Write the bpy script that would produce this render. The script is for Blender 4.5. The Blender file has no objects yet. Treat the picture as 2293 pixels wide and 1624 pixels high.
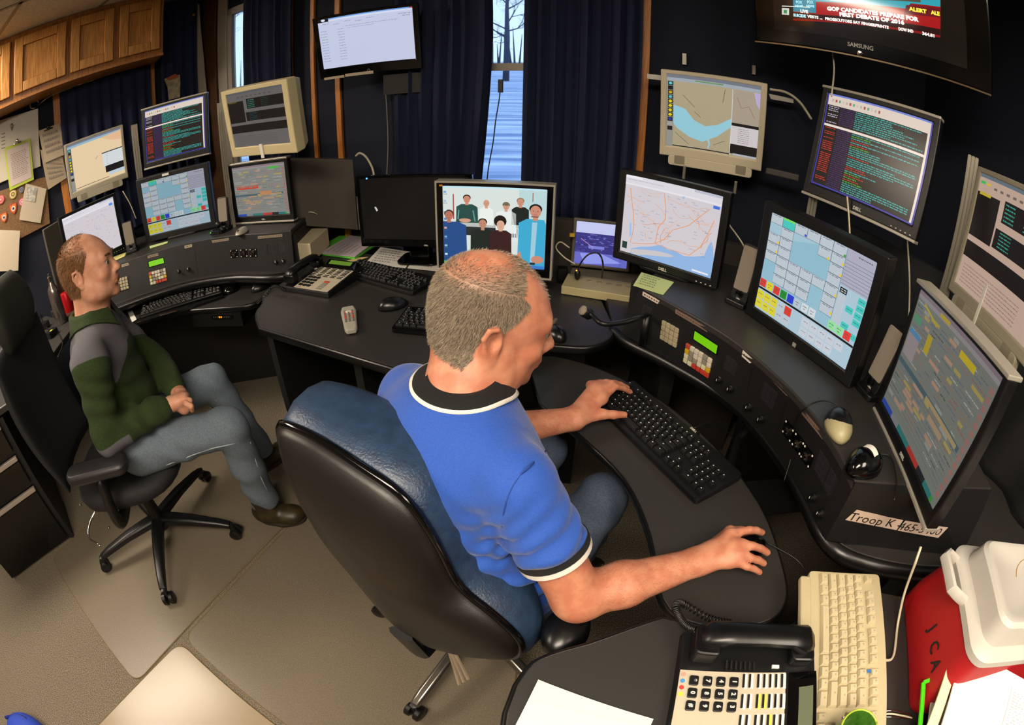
import bpy, math, random
import numpy as np
from mathutils import Vector, Matrix
C = bpy.context.scene.collection
PI = math.pi
random.seed(7)
# ------------------------------------------------------------------ camera (a fisheye lens held at 1.48 m)
W, H, FPX, PIT, ROLL, CH = 2293, 1624, 1115.0, 0.552, -0.0165, 1.48
_d = np.array([math.sin(ROLL)*math.cos(PIT), -math.cos(ROLL)*math.cos(PIT), -math.sin(PIT)])
_up = -_d
_y = np.array([0, 0, -1.]) - (np.array([0, 0, -1.])@_up)*_up
_y /= np.linalg.norm(_y)
_x = np.cross(_y, _up)
CAMM = np.stack([_x, _y, _up])
cd = bpy.data.cameras.new('camera')
cam = bpy.data.objects.new('camera', cd); C.objects.link(cam)
cd.type = 'PANO'
try:
    cd.panorama_type = 'FISHEYE_EQUISOLID'; cd.fisheye_lens = FPX*36/W; cd.fisheye_fov = PI
except Exception:
    pass
try:
    cd.cycles.panorama_type = 'FISHEYE_EQUISOLID'; cd.cycles.fisheye_lens = FPX*36/W; cd.cycles.fisheye_fov = PI
except Exception:
    pass
cd.sensor_width = 36; cd.sensor_fit = 'HORIZONTAL'; cd.clip_start = 0.01
_m = Matrix([list(r)+[0] for r in CAMM.tolist()]+[[0, 0, 0, 1]])
_m.translation = (0, 0, CH)
cam.matrix_world = _m
bpy.context.scene.camera = cam
# ------------------------------------------------------------------ world, exposure
sc = bpy.context.scene
sc.view_settings.view_transform = 'Standard'; sc.view_settings.look = 'None'
sc.view_settings.exposure = 0.0; sc.view_settings.gamma = 1.0; sc.view_settings.use_curve_mapping = False
sc.cycles.max_bounces = 6; sc.cycles.diffuse_bounces = 3; sc.cycles.glossy_bounces = 3; sc.cycles.transmission_bounces = 4
sc.cycles.sample_clamp_indirect = 3.0; sc.cycles.caustics_reflective = False; sc.cycles.caustics_refractive = False
try:
    sc.cycles.use_denoising = True
except Exception:
    pass
wd = bpy.data.worlds.new('dusk_sky'); sc.world = wd; wd.use_nodes = True
nt = wd.node_tree; bg = nt.nodes['Background']
tc = nt.nodes.new('ShaderNodeTexCoord'); sp = nt.nodes.new('ShaderNodeSeparateXYZ'); cr = nt.nodes.new('ShaderNodeValToRGB')
nt.links.new(tc.outputs['Generated'], sp.inputs[0]); nt.links.new(sp.outputs['Z'], cr.inputs[0]); nt.links.new(cr.outputs[0], bg.inputs[0])
cr.color_ramp.elements[0].position = 0.0; cr.color_ramp.elements[0].color = (.55, .76, 1, 1)
cr.color_ramp.elements[1].position = 0.5; cr.color_ramp.elements[1].color = (.40, .62, 1, 1)
bg.inputs[1].default_value = 1.5
# ceiling lamps: (x, y, z, size x, size y, power W, yaw)
LAMPS = [(-2.85, 0.72, 2.34, 1.2, 0.6, 90, 0.9), (-0.5, -0.6, 2.34, 1.2, 0.6, 72, 0.3), (0.95, -0.9, 2.34, 0.6, 1.2, 42, 0.0)]
LAMPCOL = (1.0, 0.86, 0.69)

# ------------------------------------------------------------------ pixel helpers: a point of the photograph laid on a real plane of the room
def ray(x, y):
    X = x-W/2; Y = H/2-y; r = math.hypot(X, Y)+1e-9; th = 2*math.asin(r/2/FPX); s = math.sin(th)/r
    return CAMM@np.array([X*s, Y*s, -math.cos(th)])
def at(x, y, z):
    v = ray(x, y); t = (z-CH)/v[2]; return Vector((v[0]*t, v[1]*t, z))
NL, DL, NWn, DW = np.array([-.788, .616, 0]), 3.17, np.array([.276, .961, 0]), 2.1
def onwall(w, x, y, off=0.0):
    n, D = (NL, DL) if w == 'L' else (NWn, DW)
    v = ray(x, y); o = np.array([0, 0, CH]); t = ((n*(D-off)-o)@n)/(v@n); return Vector((o+v*t).tolist())
# ------------------------------------------------------------------ materials
def lin(c):
    if isinstance(c, str):
        c = c.lstrip('#'); c = [int(c[i:i+2], 16)/255 for i in (0, 2, 4)]
    return tuple((v/12.92 if v <= .04045 else ((v+.055)/1.055)**2.4) for v in c[:3])+(1.0,)
MATS = {}
def mat(name, col, rough=.5, metal=0., bump=0., bscale=200., spk=0., sscale=300., col2=None, emis=None, estr=1., coat=0., sss=0., alpha=1., trans=0., spec=.5, sheen=0., kind='noise', stretch=None):
    if name in MATS: return MATS[name]
    m = bpy.data.materials.new(name); m.use_nodes = True; MATS[name] = m
    N = m.node_tree.nodes; Lk = m.node_tree.links; b = N['Principled BSDF']
    b.inputs['Base Color'].default_value = lin(col); b.inputs['Roughness'].default_value = rough; b.inputs['Metallic'].default_value = metal
    b.inputs['Specular IOR Level'].default_value = spec
    if coat: b.inputs['Coat Weight'].default_value = coat
    if sheen: b.inputs['Sheen Weight'].default_value = sheen
    if sss:
        b.inputs['Subsurface Weight'].default_value = sss; b.inputs['Subsurface Radius'].default_value = (.012, .005, .003); b.inputs['Subsurface Scale'].default_value = 1.0
    if trans: b.inputs['Transmission Weight'].default_value = trans
    if alpha < 1: b.inputs['Alpha'].default_value = alpha
    if emis:
        b.inputs['Emission Color'].default_value = lin(emis); b.inputs['Emission Strength'].default_value = estr
    if bump or spk or col2:
        t = N.new('ShaderNodeTexCoord'); src = t.outputs['Object']
        if stretch:
            mp = N.new('ShaderNodeMapping'); mp.inputs['Scale'].default_value = stretch; Lk.new(src, mp.inputs[0]); src = mp.outputs[0]
        if spk or col2:
            n = N.new('ShaderNodeTexNoise'); n.inputs['Scale'].default_value = sscale; n.inputs['Detail'].default_value = 4; Lk.new(src, n.inputs[0])
            mx = N.new('ShaderNodeMix'); mx.data_type = 'RGBA'
            c1 = lin(col); c2 = lin(col2) if col2 else tuple(min(1, v*(1+spk)+spk*.02) for v in c1[:3])+(1,)
            rp = N.new('ShaderNodeMapRange'); rp.inputs['From Min'].default_value = .38; rp.inputs['From Max'].default_value = .62
            Lk.new(n.outputs['Fac'], rp.inputs[0]); Lk.new(rp.outputs[0], mx.inputs[0])
            mx.inputs[6].default_value = c1; mx.inputs[7].default_value = c2; Lk.new(mx.outputs[2], b.inputs['Base Color'])
        if bump:
            n2 = N.new('ShaderNodeTexNoise'); n2.inputs['Scale'].default_value = bscale; n2.inputs['Detail'].default_value = 3; Lk.new(src, n2.inputs[0])
            bp = N.new('ShaderNodeBump'); bp.inputs['Strength'].default_value = bump; bp.inputs['Distance'].default_value = .002
            Lk.new(n2.outputs['Fac'], bp.inputs['Height']); Lk.new(bp.outputs[0], b.inputs['Normal'])
    return m
def mat_attr(name, emission=0., rough=.4):
    """colour from the mesh's own colour attribute: printed matter, or a lit display"""
    if name in MATS: return MATS[name]
    m = bpy.data.materials.new(name); m.use_nodes = True; MATS[name] = m
    N = m.node_tree.nodes; Lk = m.node_tree.links; b = N['Principled BSDF']
    a = N.new('ShaderNodeAttribute'); a.attribute_name = 'Col'; b.inputs['Roughness'].default_value = rough
    if emission:
        Lk.new(a.outputs['Color'], b.inputs['Emission Color']); b.inputs['Emission Strength'].default_value = emission
        b.inputs['Base Color'].default_value = (.01, .01, .01, 1)
    else:
        Lk.new(a.outputs['Color'], b.inputs['Base Color'])
    return m
# ------------------------------------------------------------------ mesh building
class MB:
    def __init__(s): s.v = []; s.f = []; s.fm = []; s.fc = []
    def add(s, vs, fs, m=0, col=None):
        o = len(s.v); s.v += [tuple(v) for v in vs]
        for f in fs: s.f.append([i+o for i in f]); s.fm.append(m); s.fc.append(col)
        return s
    def box(s, x0, x1, y0, y1, z0, z1, m=0, col=None, T=None):
        vs = [Vector((x, y, z)) for z in (z0, z1) for y in (y0, y1) for x in (x0, x1)]
        if T is not None: vs = [T@v for v in vs]
        return s.add(vs, [(0, 2, 3, 1), (4, 5, 7, 6), (0, 1, 5, 4), (2, 6, 7, 3), (1, 3, 7, 5), (0, 4, 6, 2)], m, col)
    def cbox(s, c, d, m=0, R=None, col=None):
        T = Matrix.Translation(Vector(c)) @ (R.to_4x4() if R is not None else Matrix.Identity(4))
        return s.box(-d[0]/2, d[0]/2, -d[1]/2, d[1]/2, -d[2]/2, d[2]/2, m, col, T)
    def rbox(s, x0, x1, y0, y1, z0, z1, r, m=0, ax='z', n=4, col=None, T=None, top=1.0):
        """box with rounded corners seen along ax"""
        def put(a, b, c):
            v = {'z': (a, b, c), 'y': (a, c, b), 'x': (c, a, b)}[ax]
            v = Vector(v); return T@v if T is not None else v
        if ax == 'z': A0, A1, B0, B1, C0, C1 = x0, x1, y0, y1, z0, z1
        elif ax == 'y': A0, A1, B0, B1, C0, C1 = x0, x1, z0, z1, y0, y1
        else: A0, A1, B0, B1, C0, C1 = y0, y1, z0, z1, x0, x1
        ring = []
        for (cx, cy, a0) in ((A1-r, B1-r, 0), (A0+r, B1-r, PI/2), (A0+r, B0+r, PI), (A1-r, B0+r, 1.5*PI)):
            for k in range(n+1):
                a = a0+PI/2*k/n; ring.append((cx+r*math.cos(a), cy+r*math.sin(a)))
        cx, cy = (A0+A1)/2, (B0+B1)/2
        vs = [put(a, b, C0) for a, b in ring]+[put(cx+(a-cx)*top, cy+(b-cy)*top, C1) for a, b in ring]; k = len(ring)
        fl = [tuple(range(k))[::-1], tuple(range(k, 2*k))]+[(i, (i+1) % k, k+(i+1) % k, k+i) for i in range(k)]
        return s.add(vs, fl, m, col)
    def prism(s, pts, vec, m=0, col=None):
        pts = [Vector(p) for p in pts]; vec = Vector(vec); k = len(pts)
        return s.add(pts+[p+vec for p in pts], [tuple(range(k)), tuple(range(k, 2*k))[::-1]]+[(i, k+i, k+(i+1) % k, (i+1) % k) for i in range(k)], m, col)
    def loft(s, rings, m=0, close=True, caps=True, col=None):
        k = len(rings[0]); vs = [p for r in rings for p in r]; fs = []
        for j in range(len(rings)-1):
            for i in range(k if close else k-1):
                a = j*k+i; b = j*k+(i+1) % k; fs.append((a, b, b+k, a+k))
        if caps and close: fs += [tuple(range(k))[::-1], tuple(range((len(rings)-1)*k, len(rings)*k))]
        return s.add(vs, fs, m, col)
    def tube(s, path, r, seg=8, m=0, caps=True, closed=False, flat=1.0, col=None):
        P = [Vector(p) for p in path]; n = len(P); rs = r if isinstance(r, (list, tuple)) else [r]*n; rings = []; up = None
        for i in range(n):
            t = (P[min(i+1, n-1)]-P[max(i-1, 0)])
            t = t.normalized() if t.length > 1e-9 else Vector((0, 0, 1))
            if up is None: up = Vector((0, 0, 1)) if abs(t.z) < .9 else Vector((1, 0, 0))
            a = t.cross(up).normalized(); up = a.cross(t).normalized()
            rings.append([P[i]+(a*math.cos(2*PI*k/seg)+up*flat*math.sin(2*PI*k/seg))*rs[i] for k in range(seg)])
        return s.loft(rings, m, True, caps, col)
    def lathe(s, prof, c=(0, 0, 0), seg=24, m=0, R=None, col=None):
        rings = []
        for r, z in prof:
            rg = []
            for k in range(seg):
                v = Vector((r*math.cos(2*PI*k/seg), r*math.sin(2*PI*k/seg), z))
                if R is not None: v = R@v
                rg.append(v+Vector(c))
            rings.append(rg)
        return s.loft(rings, m, True, True, col)
    def ell(s, c, rad, R=None, seg=20, rings=12, m=0, fn=None, col=None):
        vs = []; fs = []
        for j in range(rings+1):
            th = PI*j/rings
            for k in range(seg):
                ph = 2*PI*k/seg; v = Vector((math.sin(th)*math.cos(ph)*rad[0], math.sin(th)*math.sin(ph)*rad[1], math.cos(th)*rad[2]))
                if fn: v = fn(v)
                if R is not None: v = R@v
                vs.append(v+Vector(c))
        for j in range(rings):
            for k in range(seg): fs.append((j*seg+k, (j+1)*seg+k, (j+1)*seg+(k+1) % seg, j*seg+(k+1) % seg))
        return s.add(vs, fs, m, col)
    def build(s, name, mats, parent=None, smooth=False, bevel=0, label=None, bseg=2, weld=False):
        me = bpy.data.meshes.new(name); me.from_pydata(s.v, [], s.f); 
        for mm in (mats if isinstance(mats, (list, tuple)) else [mats]): me.materials.append(mm)
        if any(s.fm): me.polygons.foreach_set('material_index', s.fm)
        if any(c is not None for c in s.fc):
            at_ = me.color_attributes.new('Col', 'FLOAT_COLOR', 'CORNER'); arr = []
            for p, c in zip(s.f, s.fc): arr += list(lin(c) if c is not None else (.8, .8, .8, 1))*len(p)
            at_.data.foreach_set('color', arr)
        me.validate()
        import bmesh
        bm = bmesh.new(); bm.from_mesh(me)
        if weld: bmesh.ops.remove_doubles(bm, verts=bm.verts, dist=1e-5)
        bmesh.ops.recalc_face_normals(bm, faces=bm.faces); bm.to_mesh(me); bm.free()
        o = bpy.data.objects.new(name, me); C.objects.link(o)
        if smooth:
            me.polygons.foreach_set('use_smooth', [True]*len(me.polygons))
            if smooth is not True:
                try: me.set_sharp_from_angle(angle=math.radians(smooth))
                except Exception: pass
        if bevel:
            md = o.modifiers.new('bevel', 'BEVEL'); md.width = bevel; md.segments = bseg; md.limit_method = 'ANGLE'; md.angle_limit = .6
            try: md.harden_normals = False
            except Exception: pass
        if parent is not None: o.parent = parent
        if label: o['label'] = label
        return o
def tag(o, label, cat, group=None):
    o['label'] = label; o['category'] = cat
    if group: o['group'] = group
    return o
def thing(name, label, cat, loc=(0, 0, 0), rotz=0., group=None):
    o = bpy.data.objects.new(name, None); C.objects.link(o); o.empty_display_size = .05
    o.location = loc; o.rotation_euler = (0, 0, rotz); return tag(o, label, cat, group)
def struct(name, mb, m, **k):
    o = mb.build(name, m, **k); o['kind'] = 'structure'; return o
def copyof(o, parent):
    c = o.copy(); C.objects.link(c); c.parent = parent; return c
def smoothpath(pts, n=8):
    """Catmull-Rom through the points"""
    P = [Vector(p) for p in pts]; out = []
    P = [P[0]*2-P[1]]+P+[P[-1]*2-P[-2]]
    for i in range(1, len(P)-2):
        for k in range(n):
            t = k/n; a, b, c, d = P[i-1], P[i], P[i+1], P[i+2]
            out.append(.5*((2*b)+(c-a)*t+(2*a-5*b+4*c-d)*t*t+(3*b-a-3*c+d)*t**3))
    out.append(P[-2]); return out
def text_mesh(txt, size, bold=0.0, extr=.0004, shear=0., align='CENTER'):
    cu = bpy.data.curves.new('lettering', 'FONT'); cu.body = txt; cu.size = size; cu.extrude = extr; cu.offset = bold; cu.shear = shear
    cu.align_x = align; cu.align_y = 'CENTER'; cu.resolution_u = 2
    o = bpy.data.objects.new('lettering', cu); C.objects.link(o)
    dg = bpy.context.evaluated_depsgraph_get(); me = bpy.data.meshes.new_from_object(o.evaluated_get(dg)); bpy.data.objects.remove(o)
    return me
def lettering(name, txt, size, m, parent, M4, **k):
    me = text_mesh(txt, size, **k); me.transform(M4); me.materials.clear(); me.materials.append(m)
    o = bpy.data.objects.new(name, me); C.objects.link(o)
    if parent is not None: o.parent = parent
    return o
RX = Matrix.Rotation(PI/2, 4, 'X')   # writes on a face that looks along -y
# ---- the palette
M_desk = mat('charcoal_laminate', '#242322', .42, bump=.15, bscale=500, col2='#34322f', sscale=900)
M_edge = mat('black_rubber_edge', '#0b0b0b', .32)
M_blk = mat('black_plastic', '#0d0d0e', .38, bump=.05, bscale=600)
M_blkg = mat('glossy_black_plastic', '#070708', .12)
M_blkm = mat('matt_black_panel', '#121213', .55, bump=.1, bscale=400)
M_dark = mat('dark_grey_plastic', '#1d1d1f', .45, bump=.08, bscale=500)
M_void = mat('dark_metal', '#050506', .6)
M_bei = mat('beige_plastic', '#c9bd9c', .45, bump=.03)
M_beid = mat('darker_beige_plastic', '#8f8672', .5)  # darker beige for speaker grills and power strip sockets
M_sil = mat('silver_plastic', '#a9a498', .35, .3)
M_alu = mat('brushed_aluminium', '#8b8679', .38, .6, bump=.1, bscale=60, stretch=(30, 30, 1))
M_chr = mat('chrome', '#b9b6b0', .12, 1.)
M_wht = mat('white_plastic', '#e6e3da', .4)
M_pap = mat('white_paper', '#d3d0c9', .8)
M_lab = mat('label_strip', '#b9ab95', .6)
M_key = mat('black_keycap', '#111112', .4)
M_scr = mat_attr('lit_display', 1.0, .25)
M_prt = mat_attr('printed_matter', 0., .7)
M_wood = mat('honey_oak', '#925c26', .38, col2='#b27636', sscale=9, bump=.1, bscale=40, stretch=(14, 14, 1.2))
M_fab = mat('navy_panel_fabric', '#0b101f', .9, col2='#11172a', sscale=420, bump=.3, bscale=700)
M_cur = mat('navy_curtain_cloth', '#0a122e', .85, col2='#101b3e', sscale=300, bump=.2, bscale=500)
M_steel = mat('brushed_steel', '#9a8f86', .25, .9)
M_wire = mat('black_cable', '#0a0a0a', .45)
M_wirew = mat('cream_cable', '#cdc5ab', .5)
# ================================================================== THE ROOM
TL = Vector((.616, .788, 0)); TW = Vector((.961, -.276, 0)); NLi = Vector((.788, -.616, 0)); NWi = Vector((-.276, -.961, 0))
CEIL = 2.35
COR = [(-1.89, 2.73), (-4.66, -.82), (-3.2, -3.0), (1.75, -3.0), (1.75, 1.684)]   # corners of the room, seen from above
M_car = mat('carpet_pile', '#3a3329', .95, col2='#857a68', sscale=270, bump=.6, bscale=400)
M_ceil = mat('ceiling_tile', '#dcd2bc', .9, col2='#cbbfa6', sscale=60, bump=.3, bscale=150)
mb = MB(); mb.prism([(x, y, -.06) for x, y in COR], (0, 0, .06)); struct('floor', mb, M_car)
mb = MB(); mb.prism([(x, y, CEIL) for x, y in COR], (0, 0, .08)); struct('ceiling', mb, M_ceil)
# the T-bars of the ceiling grid, 61 cm apart, run with the window wall
M_bar = mat('ceiling_grid', '#8c8069', .6)
mb = MB()
for k in range(-6, 7):
    for (n_, t_, D0) in ((NLi, TL, 0), (NWi, TW, 0)):
        base = Vector((-1.89, 2.73, 0))+n_*(.2+(k+6)*.61)
        a = base-t_*6.5; b = base+t_*6.5
        ins = [a+(b-a)*(i/160) for i in range(161)]
        def inside(p):
            c = False
            for i in range(len(COR)):
                (x1, y1), (x2, y2) = COR[i], COR[(i+1) % len(COR)]
                if (y1 > p.y) != (y2 > p.y) and p.x < (x2-x1)*(p.y-y1)/(y2-y1)+x1: c = not c
            return c
        ok = [p for p in ins if inside(p)]
        if len(ok) > 2:
            p, q = ok[0], ok[-1]; w_ = n_*.012
            mb.prism([(p+w_).to_tuple()[:2]+(CEIL,), (p-w_).to_tuple()[:2]+(CEIL,), (q-w_).to_tuple()[:2]+(CEIL,), (q+w_).to_tuple()[:2]+(CEIL,)], (0, 0, -.004))
struct('trim_1', mb, M_bar)
def wallseg(name, a, b, m, holes=(), z1=CEIL, th=.12, out=None):
    a = Vector((a[0], a[1], 0)); b = Vector((b[0], b[1], 0)); t = (b-a).normalized(); Lw = (b-a).length
    mb = MB(); xs = [0]+[v for h in holes for v in (h[0], h[1])]+[Lw]
    def blk(s0, s1, z0, z1_):
        if s1-s0 < 1e-4 or z1_-z0 < 1e-4: return
        p = [a+t*s0, a+t*s1]; mb.prism([(p[0].x, p[0].y, z0), (p[1].x, p[1].y, z0), (p[1].x, p[1].y, z1_), (p[0].x, p[0].y, z1_)], tuple(out*th))
    for i in range(0, len(xs)-1, 2): blk(xs[i], xs[i+1], 0, z1)
    for h in holes: blk(h[0], h[1], 0, h[2]); blk(h[0], h[1], h[3], z1)
    return struct(name, mb, m)
M_plain = mat('painted_wall', '#8f7f66', .9)
wallseg('wall_left', COR[0], COR[1], M_fab, out=-NLi)
# window wall: s runs from the left corner
WIN = [(.215, .71, .88, 2.2), (1.60, 2.35, .78, 2.2)]
wallseg('wall_window', COR[0], COR[4], M_fab, WIN, out=-NWi, th=.03)
wallseg('wall_right', COR[4], COR[3], M_fab, out=Vector((1, 0, 0)))
wallseg('wall_back', COR[3], COR[2], M_plain, out=Vector((0, -1, 0)))
wallseg('wall_back_left', COR[2], COR[1], M_plain, out=Vector((-.8, -.55, 0)).normalized())
WC = Vector((-1.89, 2.73, 0))
def wp(s, z, off=0.0): v = WC+TW*s+NWi*off; return Vector((v.x, v.y, z))
def lp(s, z, off=0.0):      # s along the left wall, measured as the plane coordinate used in the survey
    v = Vector((NL*DL).tolist())+TL*s+NLi*off; return Vector((v.x, v.y, z))
M_win = mat('white_window_frame', '#a9a296', .5)
M_glass = mat('window_glass', '#ffffff', .02, trans=1., spec=.5)
M_cas = mat('brown_casing', '#4a2f1b', .5, col2='#5d3d24', sscale=12, stretch=(10, 10, 1))
for i, (s0, s1, z0, z1) in enumerate(WIN):
    mb = MB(); f = .045
    def bar(a, b, c, d, o0=-.035, o1=.004):
        mb.prism([wp(a, c, o1), wp(b, c, o1), wp(b, d, o1), wp(a, d, o1)], tuple(NWi*(o0-o1)))
    bar(s0, s0+f, z0, z1); bar(s1-f, s1, z0, z1); bar(s0, s1, z0, z0+f); bar(s0, s1, z1-f, z1)
    zr = 1.575 if i else 1.25
    bar(s0, s1, zr, zr+.035, -.03, -.0)
    fr = struct('window_%d' % (i+1), mb, M_win)
    g = MB(); g.prism([wp(s0+f, z0+f, -.02), wp(s1-f, z0+f, -.02), wp(s1-f, z1-f, -.02), wp(s0+f, z1-f, -.02)], tuple(NWi*-.003)); g.build('pane', M_glass, fr)
def batten(name, w, s, width, z0, z1, m, th=.018):
    P_ = wp if w == 'W' else lp; n_ = NWi if w == 'W' else NLi
    mb = MB(); mb.prism([P_(s, z0, 0), P_(s+width, z0, 0), P_(s+width, z1, 0), P_(s, z1, 0)], tuple(n_*th)); return struct(name, mb, m, bevel=.003)
M_bat = mat('orange_pine_batten', '#c47c2e', .45, col2='#a8641f', sscale=10, stretch=(14, 14, 1))
so = -2.569   # survey offset of the corner along the window wall
batten('trim_2', 'W', -1.68-so, .026, .5, CEIL, M_bat)
batten('trim_3', 'W', -1.524-so, .032, .5, CEIL, M_bat)
batten('trim_4', 'W', -.085-so, .035, .5, CEIL, M_bat)
batten('trim_5', 'W', -1.825-so, .014, 1.2, CEIL, M_bat)
batten('trim_6', 'L', -.045, .075, .9, 1.97, M_bat)
batten('trim_7', 'L', .60, .03, 1.3, 1.97, M_bat, .05)
batten('trim_8', 'W', .01, .125, .8, CEIL, M_cas, .03)
batten('trim_9', 'W', .14, .085, .8, CEIL, M_win, .014)
# ---- curtains
def curtain(name, label, w, s0, s1, z0, z1, folds, amp=.022, off=.07, bulge=None, m=None, group='navy curtains at the windows', lean=0.):
    P_ = wp if w == 'W' else lp
    mb = MB(); n = folds*8; rows = 14; grid = []
    rnd = random.Random(name+label); ph = [rnd.uniform(-.6, .6) for _ in range(folds+2)]
    for side in (0, 1):
        for j in range(rows+1):
            v = j/rows; z = z1+(z0-z1)*v; rg = []
            for i in range(n+1):
                u = i/n; a = amp*(.65+.35*v)*(math.sin(2*PI*folds*u+ph[int(u*folds)]*math.sin(PI*((u*folds) % 1)))+.3*math.sin(2*PI*folds*2.3*u+1+v))
                s = s0+(s1-s0)*u
                if bulge: s += bulge(u, v)
                rg.append(P_(s, z, off+a-side*.004))
            grid.append(rg)
    R1, R2 = grid[:rows+1], grid[rows+1:]
    rings = [R1[j]+R2[j][::-1] for j in range(rows+1)]
    mb.loft(rings, close=True, caps=True)
    o = mb.build(name, m or M_cur, smooth=60); return tag(o, label, 'curtain', group)
def bl(u, v): return u*(.03*math.sin(PI*min(1, v*1.3))-.06*max(0, v-.35))
curtain('curtain', 'dark navy curtain in the left corner between the wood cabinets and the brown casing', 'L', .66, .90, 1.25, CEIL-.01, 4, .012, .10)
curtain('curtain', 'dark navy curtain hanging right of the left window, above the beige monitor', 'W', .44, .80, .6, CEIL-.01, 6)
curtain('curtain', 'dark navy curtain between the high wall screen and the centre window', 'W', 1.42, 1.855, .6, CEIL-.01, 7, bulge=bl)
curtain('curtain', 'wide dark navy curtain right of the centre window', 'W', 2.015, 2.49, .6, CEIL-.01, 8)
curtain('curtain', 'short dark navy curtain on the thin rod under the wood cabinets', 'L', .0, .60, 1.0, 1.95, 8, .012, .07, group=None)
# pale lining seen at the corner curtain
mb = MB(); mb.prism([onwall('L', x, y, .085) for x, y in ((440, 5), (446, 12), (449, 60), (456, 130), (463, 208), (440, 212))], tuple(NLi*.004))
tag(mb.build('curtain_lining', mat('curtain_lining_cloth', '#a39b8c', .8)), 'narrow pale curtain lining showing beside the left corner curtain', 'curtain lining')
# curtain rod under the cabinets
mb = MB(); a = lp(-.197, 1.945, .06)
mb.tube([lp(-.05, 1.955, .06), lp(.62, 1.965, .06)], .005); mb.tube([lp(-.05, 1.955, .06), lp(-.10, 1.945, .05), lp(-.15, 1.93, .02)], .005)
mb.tube([lp(-.17+.03*math.cos(t), 1.945+.022*math.sin(t), .03) for t in [i*PI/7 for i in range(12)]], .005)
tag(mb.build('curtain_rod', M_steel, smooth=True), 'thin metal curtain rod with curled end under the wood cabinets', 'curtain rod')
mb = MB(); c = onwall('L', 433, 33, .14); mb.lathe([(.001, -.012), (.013, -.008), (.015, 0), (.011, .01), (.001, .014)], c, 12)
tag(mb.build('tieback_hook', mat('brass', '#8a6a2a', .3, .9), smooth=True), 'small brass tieback hook on the corner curtain', 'hook')
# small black box with a cord hanging in the centre window
hb = thing('hanging_sensor', 'small black box with cord hanging in the centre window gap', 'sensor', onwall('W', 1121, 192, .10))
mb = MB(); mb.rbox(-.011, .011, -.008, .008, -.03, .028, .004, ax='z'); mb.build('case', M_blk, hb, bevel=.002)
cp = [onwall('W', *p, .10)-hb.location for p in ((1120, 200), (1118, 222), (1110, 270), (1104, 320), (1094, 375), (1089, 420))]
mb = MB(); mb.tube(smoothpath(cp), .0028, 6); mb.build('cord', M_wire, hb, smooth=True)
# ---- wall cabinets of oak
def cabinet(s0, s1, d0, d1, label):
    t = thing('wall_cabinet', label, 'cabinet', lp(s0, 1.97, 0), group='oak wall cabinets')
    t.rotation_euler = (0, 0, math.atan2(TL.y, TL.x))   # local x along the wall, local -y into the room
    w_ = s1-s0
    mb = MB(); mb.box(0, w_, -.30, -.005, 0, .378); mb.build('body', M_wood, t, bevel=.002)
    a, b = d0-s0, d1-s0
    mb = MB(); fw = .055
    mb.box(a, a+fw, -.322, -.302, .03, .345); mb.box(b-fw, b, -.322, -.302, .03, .345); mb.box(a+fw, b-fw, -.322, -.302, .03, .03+fw); mb.box(a+fw, b-fw, -.322, -.302, .345-fw, .345)
    mb.box(a+fw, b-fw, -.310, -.302, .03+fw, .345-fw)
    mb.build('door', M_oakd, t, bevel=.004)
    return t
M_oakd = mat('oak_door', '#a87030', .36, col2='#c48c48', sscale=8, bump=.1, bscale=40, stretch=(16, 16, 1.3))
cabinet(-.63, -.292, -.60, -.306, 'oak wall cabinet cut by the left edge of the photo')
cabinet(-.292, .056, -.278, .041, 'second oak wall cabinet from the left, with a framed door')
cabinet(.056, .346, .071, .329, 'third oak wall cabinet from the left, with a framed door')
cabinet(.346, .632, .364, .609, 'rightmost oak wall cabinet, next to the corner curtain')
mb = MB(); mb.prism([lp(-.63, 1.958, .01), lp(.632, 1.958, .01), lp(.632, 1.958, .315), lp(-.63, 1.958, .315)], (0, 0, .012))
struct('trim_10', mb, M_wood)
# ---- ceiling lamps (all behind or beside the camera)
M_tube = mat('lamp_diffuser', '#fff3dd', .5, emis=(1, 1, 1), estr=1)
for i, (x, y, z, a, b, pw, yw) in enumerate(LAMPS):
    t = thing('ceiling_light', 'recessed fluorescent ceiling light %s' % ['above the left wall cabinets', 'above the photographer', 'behind the photographer on the right'][i], 'light', (x, y, z), yw, 'ceiling lights')
    mb = MB(); mb.box(-a/2-.02, a/2+.02, -b/2-.02, b/2+.02, -.015, .008); mb.build('frame', M_wht, t)
    mb = MB(); mb.box(-a/2, a/2, -b/2, b/2, -.019, -.016)
    me = bpy.data.materials.new('lamp_light_%d' % i); me.use_nodes = True; bs = me.node_tree.nodes['Principled BSDF']
    bs.inputs['Emission Color'].default_value = LAMPCOL+(1,); bs.inputs['Emission Strength'].default_value = pw/(PI*a*b)*1.0
    mb.build('diffuser', me, t)
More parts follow.
